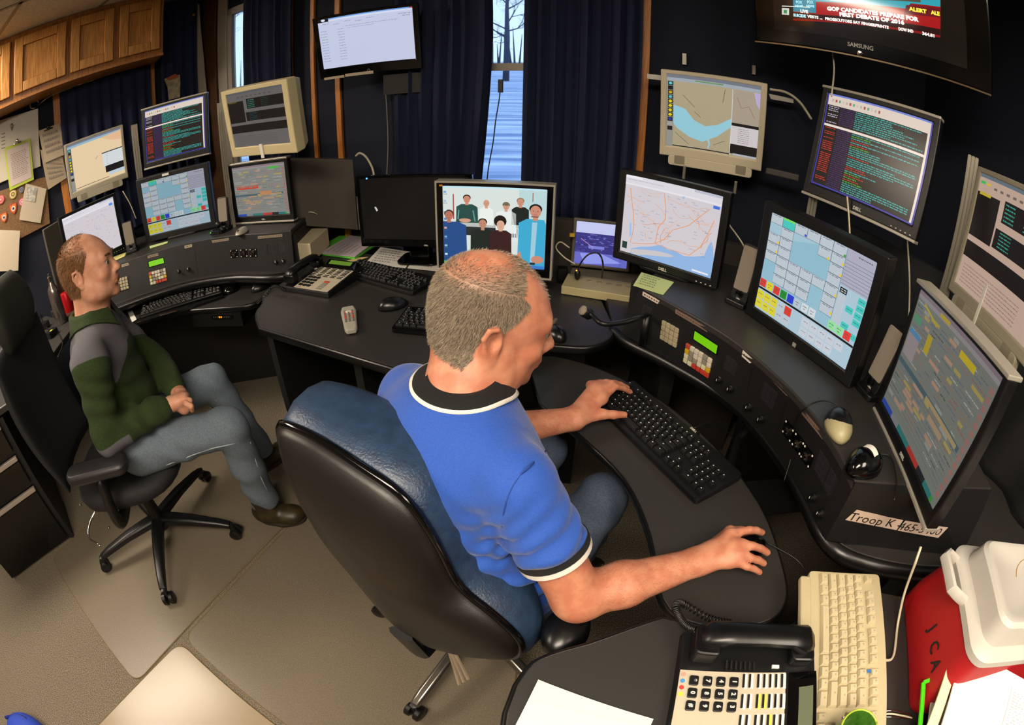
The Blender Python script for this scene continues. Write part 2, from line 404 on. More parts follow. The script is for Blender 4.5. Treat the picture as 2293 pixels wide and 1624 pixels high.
# ---- outside
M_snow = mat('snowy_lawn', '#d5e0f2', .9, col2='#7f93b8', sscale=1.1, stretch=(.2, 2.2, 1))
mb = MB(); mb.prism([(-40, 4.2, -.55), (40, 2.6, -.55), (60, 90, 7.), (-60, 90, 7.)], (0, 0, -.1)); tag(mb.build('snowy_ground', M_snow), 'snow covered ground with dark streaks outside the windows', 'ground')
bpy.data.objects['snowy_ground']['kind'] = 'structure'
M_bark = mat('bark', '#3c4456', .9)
def tree(x, y, h, label, seed):
    rnd = random.Random(seed); t = thing('bare_tree', label, 'tree', (x, y, -.62+(y-3.2)*.087), group='bare trees outside')
    mb = MB(); mb.tube([(0, 0, 0), (.05, 0, h*.3), (0, .05, h*.5), (.1, 0, h*.9)], [.24, .19, .14, .03], 8); mb.build('trunk', M_bark, t, smooth=True)
    mb = MB()
    def br(p, d, L_, r, k):
        q = p+d*L_; mid = (p+q)/2+Vector([rnd.uniform(-.08, .08)*L_ for _ in range(3)])
        mb.tube([p, mid, q], [r, r*.8, r*.6], 5, caps=False)
        if k:
            for _ in range(3):
                d2 = (d+Vector([rnd.uniform(-.75, .75) for _ in range(3)])+Vector((0, 0, .12))).normalized(); br(q if rnd.random() < .6 else mid, d2, L_*rnd.uniform(.55, .8), r*.55, k-1)
    for i in range(13):
        a = rnd.uniform(0, 2*PI); z = h*rnd.uniform(.28, .8)
        br(Vector((.03, .02, z)), Vector((math.cos(a), math.sin(a), rnd.uniform(.2, .9))).normalized(), h*.19, .06, 4)
    mb.build('branches', M_bark, t)
tree(-.75, 36, 11, 'bare winter tree seen through the centre window', 3)
tree(-19, 27, 12, 'bare winter tree seen through the left window', 5)
hs = thing('house', 'distant grey house with white windows beyond the tree', 'house', (9, 60, 4.2))
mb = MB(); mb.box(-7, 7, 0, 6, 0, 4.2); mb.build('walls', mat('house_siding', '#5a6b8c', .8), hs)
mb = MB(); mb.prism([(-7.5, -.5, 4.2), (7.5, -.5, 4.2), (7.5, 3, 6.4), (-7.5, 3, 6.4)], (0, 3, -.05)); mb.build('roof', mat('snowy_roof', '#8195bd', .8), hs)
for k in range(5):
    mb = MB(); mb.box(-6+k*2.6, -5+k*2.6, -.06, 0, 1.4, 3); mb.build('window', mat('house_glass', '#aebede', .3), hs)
mb = MB()
rnd = random.Random(4)
for k in range(240):
    x = -50+k*.42+rnd.uniform(-.3, .3); mb.tube([(x, 66, 4.6), (x+rnd.uniform(-.4, .4), 66, rnd.uniform(7, 10.5))], [.16, .03], 4)
o = mb.build('far_woodland', M_bark); tag(o, 'thin line of bare woodland on the horizon', 'trees'); o['kind'] = 'stuff'
# ================================================================== FLOOR MATS
def poly_round(pts, r, n=5):
    """rounded polygon corners (x, y)"""
    out = []; k = len(pts)
    for i in range(k):
        p0, p, p1 = Vector(pts[i-1]), Vector(pts[i]), Vector(pts[(i+1) % k]); a = (p0-p).normalized(); b = (p1-p).normalized()
        rr = r[i] if isinstance(r, (list, tuple)) else r
        rr = min(rr, (p0-p).length*.45, (p1-p).length*.45)
        A = p+a*rr; B = p+b*rr
        for j in range(n+1):
            t = j/n; out.append(((1-t)**2*A+2*t*(1-t)*p+t*t*B).to_tuple())
    return out
def matmat(name, tint, a):
    m = mat(name, tint, .32, bump=.12, bscale=60, alpha=a, spec=.5); return m
M_mat = matmat('clear_vinyl', '#877c69', .36)
M_mat2 = mat('clear_vinyl_hazy', '#a08e72', .26, bump=.1, bscale=40, alpha=.6)
a_ = Vector((.395, .918)); b_ = Vector((-.917, .40))
def floormat(label, pts, m, z=.0035):
    P_ = poly_round(pts, .06); mb = MB(); mb.prism([(x, y, .0005) for x, y in P_], (0, 0, z)); o = mb.build('chair_mat', m)
    ring = [(x, y, z) for x, y in P_]; rb = MB(); rb.tube(ring+[ring[0]], .0018, 5, caps=False); rb.build('rim', mat('mat_rim', '#6b5a33', .4), o)
    return tag(o, label, 'floor mat', 'clear chair mats on the carpet')
p = Vector((-1.268, .262))
floormat('clear chair mat under the black task chair', [p, p+a_*1.25, p+a_*1.25+b_*.9, p+b_*.9], M_mat)
floormat('clear chair mat under the blue chair of the man in the blue polo', [(-1.135, .520), (-.832, 1.225), (-.43, .84), (.05, .95), (.0, .2), (-.3, .156)], M_mat)
floormat('glossy clear chair mat nearest the camera, reflecting the ceiling light', [(-1.145, .500), (-.70, .305), (-.15, .065), (-.55, -.8), (-1.6, -.45)], M_mat2)

# ================================================================== WORKTOPS AND CONSOLES
def slab(name, pts, z, th, m, parent=None, bevel=.004, r=0, edge=None, er=0.012):
    P_ = poly_round(pts, r) if r else pts
    mb = MB(); mb.prism([(x, y, z-th) for x, y in P_], (0, 0, th)); o = mb.build(name, m, parent, bevel=bevel)
    if edge:
        eb = MB(); ring = [(x, y, z-th/2) for x, y in edge]; eb.tube(ring, er, 10, flat=th/2/er*1.0); eb.build('rubber_edge', M_edge, o, smooth=True)
    return o
def curve2(pts, n=5): return [p.to_tuple()[:2] for p in smoothpath([(x, y, 0) for x, y in pts], n)]
# --- right console
led = curve2([(.33, 1.43), (.37, 1.345), (.47, 1.23), (.61, 1.03), (.665, .81), (.672, .64), (.672, .53), (.72, .455), (.90, .37), (1.2, .30), (1.70, .30)])
t = thing('curved_console', 'curved black dispatch console with radio panels in front of the man in the blue polo', 'console', (0, 0, 0))
slab('ledge', led+[(1.70, 1.40), (1.1, 1.57), (.5, 1.73), (.345, 1.73)], .752, .045, M_desk, t, edge=led, er=.022)
tb = curve2([(.345, 1.375), (.46, 1.215), (.555, 1.06), (.622, .88), (.645, .73), (.655, .61), (.650, .515)])
tt = curve2([(.375, 1.335), (.452, 1.205), (.548, 1.035), (.606, .86), (.630, .73), (.636, .62), (.628, .50)])
def out_(pts, d, cx, cy):
    r = []
    for x, y in pts:
        v = Vector((x-cx, y-cy)).normalized(); r.append((x+v.x*d, y+v.y*d))
    return r
bk = [(1.05, .40), (1.15, .75), (1.08, 1.15), (.92, 1.5), (.62, 1.72)]
mb = MB()
n = len(tt)
mb.loft([[(x, y, .75) for x, y in tb], [(x, y, .925) for x, y in tt]], close=False)
mb.build('front_panel', M_blkm, t)
top = tt+bk
mb = MB(); mb.prism([(x, y, .908) for x, y in top], (0, 0, .022)); mb.build('top', M_desk, t, bevel=.004)
mb = MB(); mb.prism([(x, y, .75) for x, y in out_(tb, .055, .1, .9)+bk], (0, 0, .158)); mb.build('body', M_blkm, t)
# end panel leaning outwards under the paper sign
e0, e1 = Vector((.628, .497, .928)), Vector((.80, .425, .928)); f0, f1 = Vector((.650, .505, .752)), Vector((.93, .395, .752))
eo = Vector((1.05, .36, .752)); eu = Vector((1.05, .40, .928))
mb = MB(); mb.add([e0, e1, eu, eo, f1, f0, e0+Vector((0, .05, 0)), eu+Vector((0, .05, 0)), eo+Vector((0, .05, 0)), f0+Vector((0, .05, 0))], [(0, 5, 4, 3, 2, 1), (6, 7, 8, 9), (0, 1, 2, 7, 6), (5, 9, 8, 3, 4), (0, 6, 9, 5), (2, 3, 8, 7)])
mb.build('end_panel', M_blkm, t)
for q in ((.50, .55, 1.35, 1.75), (.95, 1.6, .4, .45), (.85, 1.6, 1.3, 1.35)):
    mb = MB(); mb.box(*q, 0, .706); mb.build('support_panel', M_blkm, t)
# things set into the front panel: a frame that follows the panel curve at fraction u (0 left .. 1 right) and v (0 bottom .. 1 top)
def onpanel(u, v, off=0.0, A=tb, B=tt, z0=.75, z1=.925):
    s = u*(n-1); i = min(int(s), n-2); k = s-i
    a = Vector((A[i][0]+(A[i+1][0]-A[i][0])*k, A[i][1]+(A[i+1][1]-A[i][1])*k, z0)); b = Vector((B[i][0]+(B[i+1][0]-B[i][0])*k, B[i][1]+(B[i+1][1]-B[i][1])*k, z1))
    up = (b-a).normalized(); rt = Vector((A[i+1][0]-A[i][0], A[i+1][1]-A[i][1], 0)).normalized(); nr = rt.cross(up).normalized()
    p_ = a+(b-a)*v+nr*off; Mx = Matrix((rt, nr*-1, up)).transposed().to_4x4(); Mx.translation = p_; return Mx
M_cream = mat('cream_button', '#a79c80', .5)
def grill(parent, T, w, h, k=7):
    mb = MB()
    for i in range(k):
        for j in range(3):
            mb.box(-w/2+j*w/3+.001, -w/2+(j+1)*w/3-.001, -.0015, .0005, h/2-(i+1)*h/k+.0012, h/2-i*h/k-.001, T=T)
    return mb.build('speaker_grill', mat('grill_slot_grey', '#26262a', .5), parent)
def knob(parent, T, r=.011, h=.016):
    mb = MB(); mb.lathe([(r, 0), (r, h*.3), (r*.8, h*.4), (r*.75, h), (.0005, h)], (0, 0, 0), 16, R=Matrix.Rotation(PI/2, 3, 'X')); mb.box(-.001, .001, -h-.0006, -h+.001, 0, r*.7, m=1)
    o = mb.build('knob', [M_blk, M_wht], parent, smooth=35); o.matrix_local = T; return o
def jackset(parent, T):
    mb = MB(); mb.rbox(-.022, .022, -.003, 0, -.02, .02, .004, ax='y'); 
    for dx, dz in ((-.017, -.015), (.017, -.015), (-.017, .015), (.017, .015)): mb.ell((dx, -.003, dz), (.0028, .0018, .0028), None, 10, 6, 1)
    mb.lathe([(.011, 0), (.011, .006), (.006, .007), (.006, .001), (.0005, .001)], (0, -.002, 0), 16, 2, R=Matrix.Rotation(PI/2, 3, 'X'))
    mb.ell((.002, -.005, 0), (.003, .003, .003), None, 10, 6, 3)
    o = mb.build('headset_jack', [M_blkg, M_wht, M_chr, mat('copper_contact', '#7a4a2c', .3, .8)], parent); o.matrix_local = T; return o
def radio_panel(t, P_, lay):
    for kind, u, v, *a in lay:
        T = P_(u, v)
        if kind == 'grill': grill(t, T, *a)
        elif kind == 'knob': knob(t, T)
        elif kind == 'jack': jackset(t, T)
        elif kind == 'keypad':
            for r in range(4):
                for c in range(4):
                    mb = MB(); x, z = -.0245+c*.0163, .024-r*.016; mb.rbox(x-.0073, x+.0073, -.006, 0, z-.007, z+.007, .0015, ax='y', n=2); o = mb.build('keypad_button', M_cream, t, bevel=.001); o.matrix_local = T
        elif kind == 'lcd':
            w_, h_ = (a+[.085, .026])[:2]
            mb = MB(); mb.box(-w_/2-.004, w_/2+.004, -.003, 0, -h_/2-.003, h_/2+.003); mb.box(-w_/2, w_/2, -.0036, -.003, -h_/2, h_/2, m=1)
            o = mb.build('lcd_display', [M_blkg, mat('green_lcd', '#5fa512', .3, emis='#6fc40c', estr=.55)], t, label='glowing green display'); o.matrix_local = T
        elif kind == 'keys':
            cols = ['#b3433a', '#cfc6b4', '#cfc6b4', '#cfc6b4', '#8b8577', '#cfc6b4', '#c9a21c', '#8b8577', '#cfc6b4', '#cfc6b4', '#8b8577', '#cfc6b4', '#cdc9a8', '#8b8577', '#8b8577', '#cfc6b4', '#d3cfa9', '#c9a21c', '#cdc9a8', '#cdc9a8', '#b83a2e', '#b83a2e', '#b83a2e', '#b83a2e']
            for r in range(4):
                for c in range(6):
                    if r == 3 and c == 5: continue
                    x, z = -.042+c*.0165, .024-r*.0165; w_ = .0073
                    mb = MB(); mb.rbox(x-w_, x+w_+(.0165 if (r == 3 and c == 4) else 0), -.007, 0, z-.007, z+.007, .0015, ax='y', n=2)
                    cc = cols[r*6+c]; o = mb.build('function_key', mat('key_'+cc[1:], cc, .45), t, bevel=.001); o.matrix_local = T
        elif kind == 'label':
            w_, h_ = a[:2]; cc = a[2] if len(a) > 2 else '#a8957d'
            mb = MB(); mb.box(-w_/2, w_/2, -.0008, .001, -h_/2, h_/2); rr = random.Random(int(u*1e4)); x = -w_/2+.006
            while x < w_/2-.008:
                l_ = rr.uniform(.003, .009); mb.box(x, x+l_*.8, -.001, 0, -h_*.18, h_*.18, m=1); x += l_+.0025
            o = mb.build('label_strip', [mat('strip_'+cc[1:], cc, .6), mat('strip_ink', '#5b4e44', .7)], t); o.matrix_local = T
        elif kind == 'slot':
            mb = MB(); mb.box(-.001, .001, -.001, .001, -.075, .06); o = mb.build('panel_seam', M_void, t); o.matrix_local = T
radio_panel(t, onpanel, [('label', .09, .93, .115, .013, '#d9c9bd'), ('grill', .06, .66, .036, .04, 7), ('knob', .075, .28), ('keypad', .16, .50), ('label', .255, .93, .20, .013, '#7d6658'),
    ('lcd', .275, .72), ('keys', .265, .34), ('label', .405, .93, .045, .018, '#e6ded2'), ('grill', .365, .62, .05, .045, 8), ('knob', .345, .27), ('knob', .385, .27),
    ('slot', .43, .5), ('grill', .50, .66, .055, .055, 9), ('knob', .455, .25), ('knob', .505, .25), ('label', .53, .93, .10, .011, '#7d6658'),
    ('jack', .62, .5), ('jack', .68, .5), ('jack', .74, .5), ('label', .76, .93, .15, .012, '#7d6658'), ('slot', .575, .5),
    ('grill', .83, .62, .05, .055, 9), ('grill', .91, .62, .05, .055, 9), ('knob', .85, .2), ('knob', .93, .2)])
# paper sign on the end panel
def frame_from(o_, rt, nr_hint):
    rt = rt.normalized(); nr = nr_hint.normalized(); up = rt.cross(-nr).normalized()*1
    if up.z < 0: up = -up
    Mx = Matrix((rt, rt.cross(up)*-1 if False else up.cross(rt), up)).transposed().to_4x4(); Mx.translation = o_; return Mx
c0 = (e0+e1+f0+f1)/4; rt = (f1-f0).normalized(); upv = (e0-f0); nr = rt.cross(upv).normalized()
if nr.y > 0: nr = -nr
upv = nr.cross(rt); upv = -upv if upv.z < 0 else upv
TS = Matrix((rt, -nr, upv)).transposed().to_4x4(); TS.translation = f0+(e0-f0)*.50+rt*.155+nr*.002
sg = thing('paper_sign', 'torn white paper sign reading Troop K - 465-5400 taped on the console end', 'sign', (0, 0, 0)); sg.matrix_world = TS
mb = MB(); mb.prism([(-.135, 0, -.012), (.005, 0, -.017), (.003, 0, .015), (-.125, 0, .022)], (0, -.0006, 0)); mb.prism([(.009, 0, -.018), (.138, 0, -.022), (.142, 0, .014), (.009, 0, .015)], (0, -.0006, 0)); mb.build('paper', mat('sign_paper', '#c9b3a3', .8), sg)
M_ink = mat('black_ink', '#141210', .7)
lettering('lettering', 'Troop K -', .034, M_ink, sg, Matrix.Translation((-.062, -.0008, 0))@RX, extr=.0002)
lettering('lettering', '465-5400', .034, M_ink, sg, Matrix.Translation((.068, -.0008, -.004))@RX, extr=.0002)
# --- keyboard tray of the right console
tr = curve2([(.055, 1.23), (.07, 1.30), (.13, 1.325), (.27, 1.25), (.42, 1.09), (.52, .89), (.572, .68), (.565, .50), (.54, .41), (.47, .372), (.34, .395), (.285, .46), (.29, .62), (.26, .79), (.17, .95), (.075, 1.08)], 4)
t = thing('keyboard_tray', 'curved black keyboard tray under both hands of the man in blue', 'keyboard tray', (0, 0, 0))
slab('tray', tr, .69, .022, M_desk, t, edge=tr+[tr[0]], er=.006)
mb = MB(); mb.box(.35, .75, .70, .78, .62, .668); mb.tube([(.50, .75, .67), (.62, .95, .66), (.70, 1.0, .69)], .012); mb.build('arm', M_blk, t)
# --- centre worktop
cdk = curve2([(-1.0, 1.80), (-1.03, 1.72), (-.99, 1.62), (-.975, 1.53), (-.90, 1.415)], 4)+[(-.10, 1.062)]+curve2([(-.02, 1.06), (.02, 1.14), (.03, 1.24), (.10, 1.31), (.22, 1.305), (.30, 1.35), (.335, 1.43)], 4)
t = thing('centre_worktop', 'dark laminate worktop between the two consoles with keyboards, phone and remote on it', 'worktop', (0, 0, 0))
slab('top', cdk+[(.32, 1.75), (.0, 1.86), (-.32, 1.95), (-.90, 2.28), (-.965, 1.95)], .74, .032, M_desk, t, edge=cdk, er=.008)
for q in ([(-.93, 1.50, 0), (-.90, 1.49, 0), (-.80, 2.2, 0), (-.83, 2.2, 0)], [(-.52, 1.33, 0), (-.49, 1.32, 0), (-.30, 1.9, 0), (-.33, 1.9, 0)], [(-.05, 1.5, 0), (.25, 1.45, 0), (.25, 1.5, 0), (-.05, 1.55, 0)]):
    mb = MB(); mb.prism(q, (0, 0, .708)); mb.build('leg_panel', M_blkm, t)
# grey fabric divider behind the desk and a wall duct
mb = MB(); q = [Vector((-.31, 2.0, 0)), Vector((1.0, 1.64, 0))]; d = Vector((.25, .95, 0)).normalized()*.05
mb.prism([(q[0].x, q[0].y, .0), (q[1].x, q[1].y, .0), (q[1].x, q[1].y, .98), (q[0].x, q[0].y, .98)], tuple(d)); tag(mb.build('desk_divider', mat('grey_divider_fabric', '#2b2824', .9, col2='#3a362f', sscale=350), bevel=.005), 'low grey fabric desk divider behind the photo monitor', 'divider')
# --- left console
lt = [(-2.14, 1.50), (-1.90, 1.50)]+curve2([(-1.76, 1.585), (-1.52, 1.675), (-1.19, 1.70), (-1.10, 1.735), (-1.065, 1.83), (-1.10, 1.90)], 4)+[(-1.35, 1.94), (-1.66, 1.87), (-1.95, 1.70)]
t = thing('keyboard_tray', 'black tray of the left console with the ergonomic keyboard', 'keyboard tray', (0, 0, 0))
lt = [(x*1.038, y*1.038) for x, y in lt]
slab('tray', lt, .665, .03, M_desk, t, edge=lt[1:-3], er=.008)
mb = MB(); mb.box(-1.5, -1.2, 1.75, 1.9, .57, .636); mb.build('bracket', M_blk, t)
led2 = curve2([(-2.10, 1.50), (-1.93, 1.66), (-1.64, 1.855), (-1.34, 1.93), (-1.10, 1.905), (-.985, 1.93)], 6)
t = thing('curved_console', 'curved black dispatch console on the left, in front of the man in the green fleece', 'console', (0, 0, 0))
slab('ledge', led2+[(-.98, 2.33), (-1.7, 2.55), (-2.35, 2.1), (-2.6, 1.65)], .752, .045, M_desk, t, edge=led2, er=.02)
mb = MB(); mb.prism([(-2.3, 1.9, 0), (-1.1, 2.3, 0), (-1.1, 2.34, 0), (-2.3, 1.94, 0)], (0, 0, .7)); mb.build('supports', M_blkm, t)
tb2 = curve2([(-2.12, 1.58), (-1.93, 1.70), (-1.64, 1.885), (-1.34, 1.958), (-1.10, 1.935), (-.985, 1.955)], 6)
tt2 = curve2([(-2.14, 1.63), (-1.945, 1.75), (-1.65, 1.92), (-1.345, 1.985), (-1.10, 1.965), (-.985, 1.975)], 6)
n = len(tt2)
mb = MB(); mb.loft([[(x, y, .75) for x, y in tb2], [(x, y, .925) for x, y in tt2]], close=False); mb.build('front_panel', M_blkm, t)
bk2 = [(-1.02, 2.36), (-1.55, 2.5), (-2.25, 2.2), (-2.5, 1.75)]
mb = MB(); mb.prism([(x, y, .908) for x, y in tt2+bk2], (0, 0, .022)); mb.build('top', M_desk, t, bevel=.004)
mb = MB(); mb.prism([(x, y, .75) for x, y in [(x_, y_+.055) for x_, y_ in tb2]+bk2], (0, 0, .158)); mb.build('body', M_blkm, t)
def onpanel2(u, v, off=0.): return onpanel(u, v, off, tb2, tt2)
radio_panel(t, onpanel2, [('keypad', .215, .45), ('label', .235, .93, .05, .013, '#a79a86'), ('label', .335, .93, .09, .013, '#8a7c6a'), ('lcd', .335, .72), ('keys', .335, .33), ('knob', .405, .3), ('knob', .44, .3),
    ('slot', .47, .5), ('label', .45, .93, .045, .014, '#a79a86'), ('label', .58, .93, .14, .012, '#8a7c6a'), ('jack', .62, .52), ('jack', .665, .52), ('jack', .71, .52), ('label', .81, .93, .13, .012, '#8a7c6a'), ('grill', .80, .62, .05, .045, 8), ('grill', .88, .62, .05, .045, 8), ('knob', .90, .25), ('knob', .84, .25)])
mb = MB(); mb.rbox(-.06, .06, -.006, 0, -.009, .009, .003, ax='y'); 
for i in range(9): mb.box(-.05+i*.011, -.044+i*.011, -.007, -.006, -.004, .004, m=(2 if i in (3, 4) else 1))
o = mb.build('clock_display', [M_blkg, mat('dim_segment', '#3a3a36', .4), mat('amber_segment', '#ff9a1c', .4, emis='#ff9316', estr=1.2)], label='amber glowing readout under the tray'); o.location = (-1.31, 1.752, .62); tag(o, 'small black control strip with amber readout under the left tray edge', 'control strip')
# left side wing with its pedestal
wing = [(-2.62, 1.62), (-2.14, 1.50), (-2.0, 1.15), (-1.985, .83), (-2.30, .34), (-3.3, .6), (-3.0, 1.2)]
t = thing('side_worktop', 'dark side worktop at the left edge behind the man in the green fleece', 'worktop', (0, 0, 0))
slab('top', wing, .74, .03, M_desk, t); mb = MB(); mb.prism([(-2.6, 1.5, 0), (-2.57, 1.5, 0), (-2.57, .9, 0), (-2.6, .9, 0)], (0, 0, .71)); mb.build('leg', M_blkm, t)
u_ = Vector((-.566, -.824, 0)); n_ = Vector((.824, -.566, 0)); o_ = Vector((-2.02, .77, 0))
t = thing('file_pedestal', 'black drawer pedestal with bright metal pulls at the left edge', 'drawer pedestal', o_, math.atan2(u_.y, u_.x))
mb = MB(); mb.box(0, .46, -.52, -.012, .02, .70); mb.build('body', mat('black_steel', '#08080a', .4), t)
for z0, z1 in ((.04, .36), (.375, .53), (.545, .69)):
    mb = MB(); mb.box(.01, .45, -.010, .008, z0, z1-.03); o = mb.build('drawer', M_blkg, t, bevel=.003); mb = MB(); mb.box(.01, .45, -.006, .012, z1-.027, z1-.004); mb.build('pull', mat('pale_aluminium', '#b5a9a0', .3, .5), o, bevel=.003)
mb = MB(); mb.prism([(.0, -.01, 0), (-.02, -.01, 0), (-.02, -.3, 0), (0, -.3, 0)], (0, 0, .70)); mb.build('side_panel', M_blkm, t)
mb = MB(); mb.prism([(x, y, .741) for x, y in ((-2.03, .80), (-2.28, .40), (-2.55, .42), (-2.35, .85))], (0, 0, .012)); tag(mb.build('desk_pad', mat('tan_pad', '#8f7d68', .6), bevel=.003), 'tan desk pad on the side worktop at the left edge', 'desk pad')
# --- near right desk
nd = [(-.05, -.3), (-.01, .14), (.0, .23)]+curve2([(.015, .28), (.04, .318), (.08, .338), (.13, .352), (.20, .375), (.26, .392)], 3)+curve2([(.30, .375), (.36, .345), (.46, .325), (.55, .345), (.62, .385), (.66, .395)], 3)
t = thing('front_desk', 'dark laminate desk in the lower right corner carrying the phone and beige keyboard', 'desk', (0, 0, 0))
slab('top', nd+[(.74, .352), (.86, .292), (1.2, .24), (1.74, .24), (1.74, -.4), (.4, -.5)], .74, .03, M_desk, t, edge=nd, er=.007)
for q in ((.05, .09), (1.5, 1.54)):
    mb = MB(); mb.box(*q, -.3, .1, 0, .71); mb.build('leg_panel', M_blkm, t)
# ================================================================== DISPLAYS
def xf(mb, T): mb.v = [tuple(T@Vector(v)) for v in mb.v]; return mb
class Scr(MB):
    def __init__(s, w, h, y0=0.0, cx=0., cz=0.): super().__init__(); s.w, s.h, s.y0, s.cx, s.cz = w, h, y0, cx, cz
    def p(s, u, v, l):
        u, v = min(1, max(0, u)), min(1, max(0, v))
        return (s.cx+(u-.5)*s.w, s.y0-.00022*l, s.cz+(.5-v)*s.h)
    def r(s, u0, v0, u1, v1, col, l=1): return s.add([s.p(u0, v1, l), s.p(u1, v1, l), s.p(u1, v0, l), s.p(u0, v0, l)], [(0, 1, 2, 3)], 0, col)
    def poly(s, pts, col, l=1): return s.add([s.p(u, v, l) for u, v in pts], [tuple(range(len(pts)))], 0, col)
    def disc(s, u, v, a, b, col, l=1, n=14): return s.poly([(u+a*math.cos(2*PI*k/n), v+b*math.sin(2*PI*k/n)) for k in range(n)], col, l)
    def line(s, pts, wd, col, l=1):
        for (a, b), (c, d) in zip(pts[:-1], pts[1:]):
            L_ = math.hypot(c-a, d-b)+1e-9; nx, ny = -(d-b)/L_*wd, (c-a)/L_*wd; s.poly([(a+nx, b+ny), (c+nx, d+ny), (c-nx, d-ny), (a-nx, b-ny)], col, l)
    def txt(s, u0, v0, u1, h, col, seed, l=2, gap=.35, cw=.0045, fill=.85):
        """a line of unreadable small print"""
        rnd = random.Random(seed); u = u0
        while u < u1:
            for _ in range(rnd.randint(2, 8)):
                if u >= u1: break
                a = rnd.uniform(.0, .3); s.r(u, v0+h*a*.6, u+cw*fill, v0+h*(1-.3*rnd.random()), col, l); u += cw*1.15
            u += cw*1.3
        return s
def terminal(S, dark='#1a1310'):
    S.r(0, 0, 1, 1, '#3c3a9a'); S.r(.012, .0, .985, .125, '#d8c9bd', 2); S.r(.012, 0, .985, .018, '#6d7fd0', 3); S.r(.012, .125, .985, .985, dark, 2)
    S.r(.965, .125, .985, .985, '#e2d3c6', 3); S.r(.012, .335, .985, .36, '#e6d8cc', 3)
    for k in range(14): S.r(.05+k*.035, .055, .068+k*.035, .085, ['#b8aca2', '#c9bdb2', '#5fa07a', '#b04a40'][k*7 % 4], 3)
    for i in range(40):
        v = .135+i*.0213
        if .325 < v < .362: continue
        up = v < .33; rnd = random.Random(i*3+1)
        if rnd.random() < (.5 if up else .62): S.txt(.03, v, .13, .012, '#c8c2d6' if up else '#d0382c', i, 4)
        S.txt(.15, v, .29, .011, '#4a2f78', i+90, 4)
        ln = rnd.uniform(.6, .97) if up else rnd.choice([.45, .6, .75, .93, .93])
        c = '#3fb5b0' if up or rnd.random() < .78 else ('#c23a30' if rnd.random() < .5 else '#4fb53a')
        if c != '#3fb5b0': ln = rnd.uniform(.42, .5)
        S.txt(.30, v, ln, .0135, c, i+200, 4)
        S.r(.298, v-.004, .302, v+.016, '#241b18', 3)
def mapcanvas(S, big):
    S.r(0, 0, 1, 1, '#cfc9cf'); S.r(0, 0, 1, .10, '#d9d6de', 2); S.r(0, 0, .18, .03, '#eceaf0', 3); S.r(.72, 0, 1, .03, '#b9bccc', 3); S.txt(.03, .045, .4, .012, '#a9a6b3', 5, 3)
    S.r(0, .10, 1, .12, '#e4e2e8', 3)
    rnd = random.Random(11)
    if big:
        S.poly([(.11, 1.0), (.13, .93), (.22, .88), (.33, .84), (.42, .79), (.46, .775), (.52, .81), (.60, .80), (.70, .83), (.80, .80), (.90, .75), (.93, .60), (.97, .60), (1, .75), (1, 1)], '#8fb3e0', 2)
        S.poly([(.10, .99), (.14, .935), (.25, .905), (.40, .87), (.52, .86), (.60, .87), (.55, .90), (.42, .93), (.30, .96), (.20, .995)], '#c9c3c6', 3)
        S.disc(.02+.93, .62, .015, .06, '#8fb3e0', 3); S.poly([(.08, .60), (.10, .60), (.115, .76), (.09, .8)], '#a5bfe3', 3); S.disc(.62, .13, .012, .02, '#9fbde6', 3)
        S.r(.02, .86, .075, .95, '#16382f', 4); S.r(.92, .13, .985, .165, '#3f6fd8', 4); S.r(.80, .955, .97, .975, '#e9e9f0', 4)
    else:
        S.r(.90, .10, .97, .15, '#5a8fe0', 4)
    col = '#e0a57a' if big else '#b9b4c4'
    for k in range(34 if big else 26):
        x, y = rnd.uniform(.02, .98), rnd.uniform(.13, .8); pts = [(x, y)]
        a = rnd.uniform(0, PI)
        for _ in range(7):
            a += rnd.uniform(-.6, .6); x += math.cos(a)*.035; y += math.sin(a)*.035
            if not (.01 < x < .99 and .13 < y < (.77 if big else .97)): break
            pts.append((x, y))
        if len(pts) > 2: S.line(pts, .0016 if k % 3 else .0028, col if k % 4 else '#d98f62' if big else '#e2a883', 4)
    for k in range(60): x, y = rnd.uniform(.03, .9), rnd.uniform(.14, .78); S.txt(x, y, x+.03, .009, '#8f8a95' if k % 4 else '#6f8fd0', k, 5, cw=.004)
    if big:
        for ln in ([(.06, .16), (.09, .35), (.12, .5), (.13, .7), (.11, .86)], [(.42, .13), (.45, .3), (.46, .45), (.40, .56), (.38, .78)], [(.13, .86), (.28, .82), (.38, .78), (.47, .70), (.55, .55), (.7, .45), (.88, .2)], [(.38, .78), (.55, .8), (.75, .8), (.85, .66), (.9, .5), (.95, .3)]): S.line(ln, .004, '#e39b6c', 5)
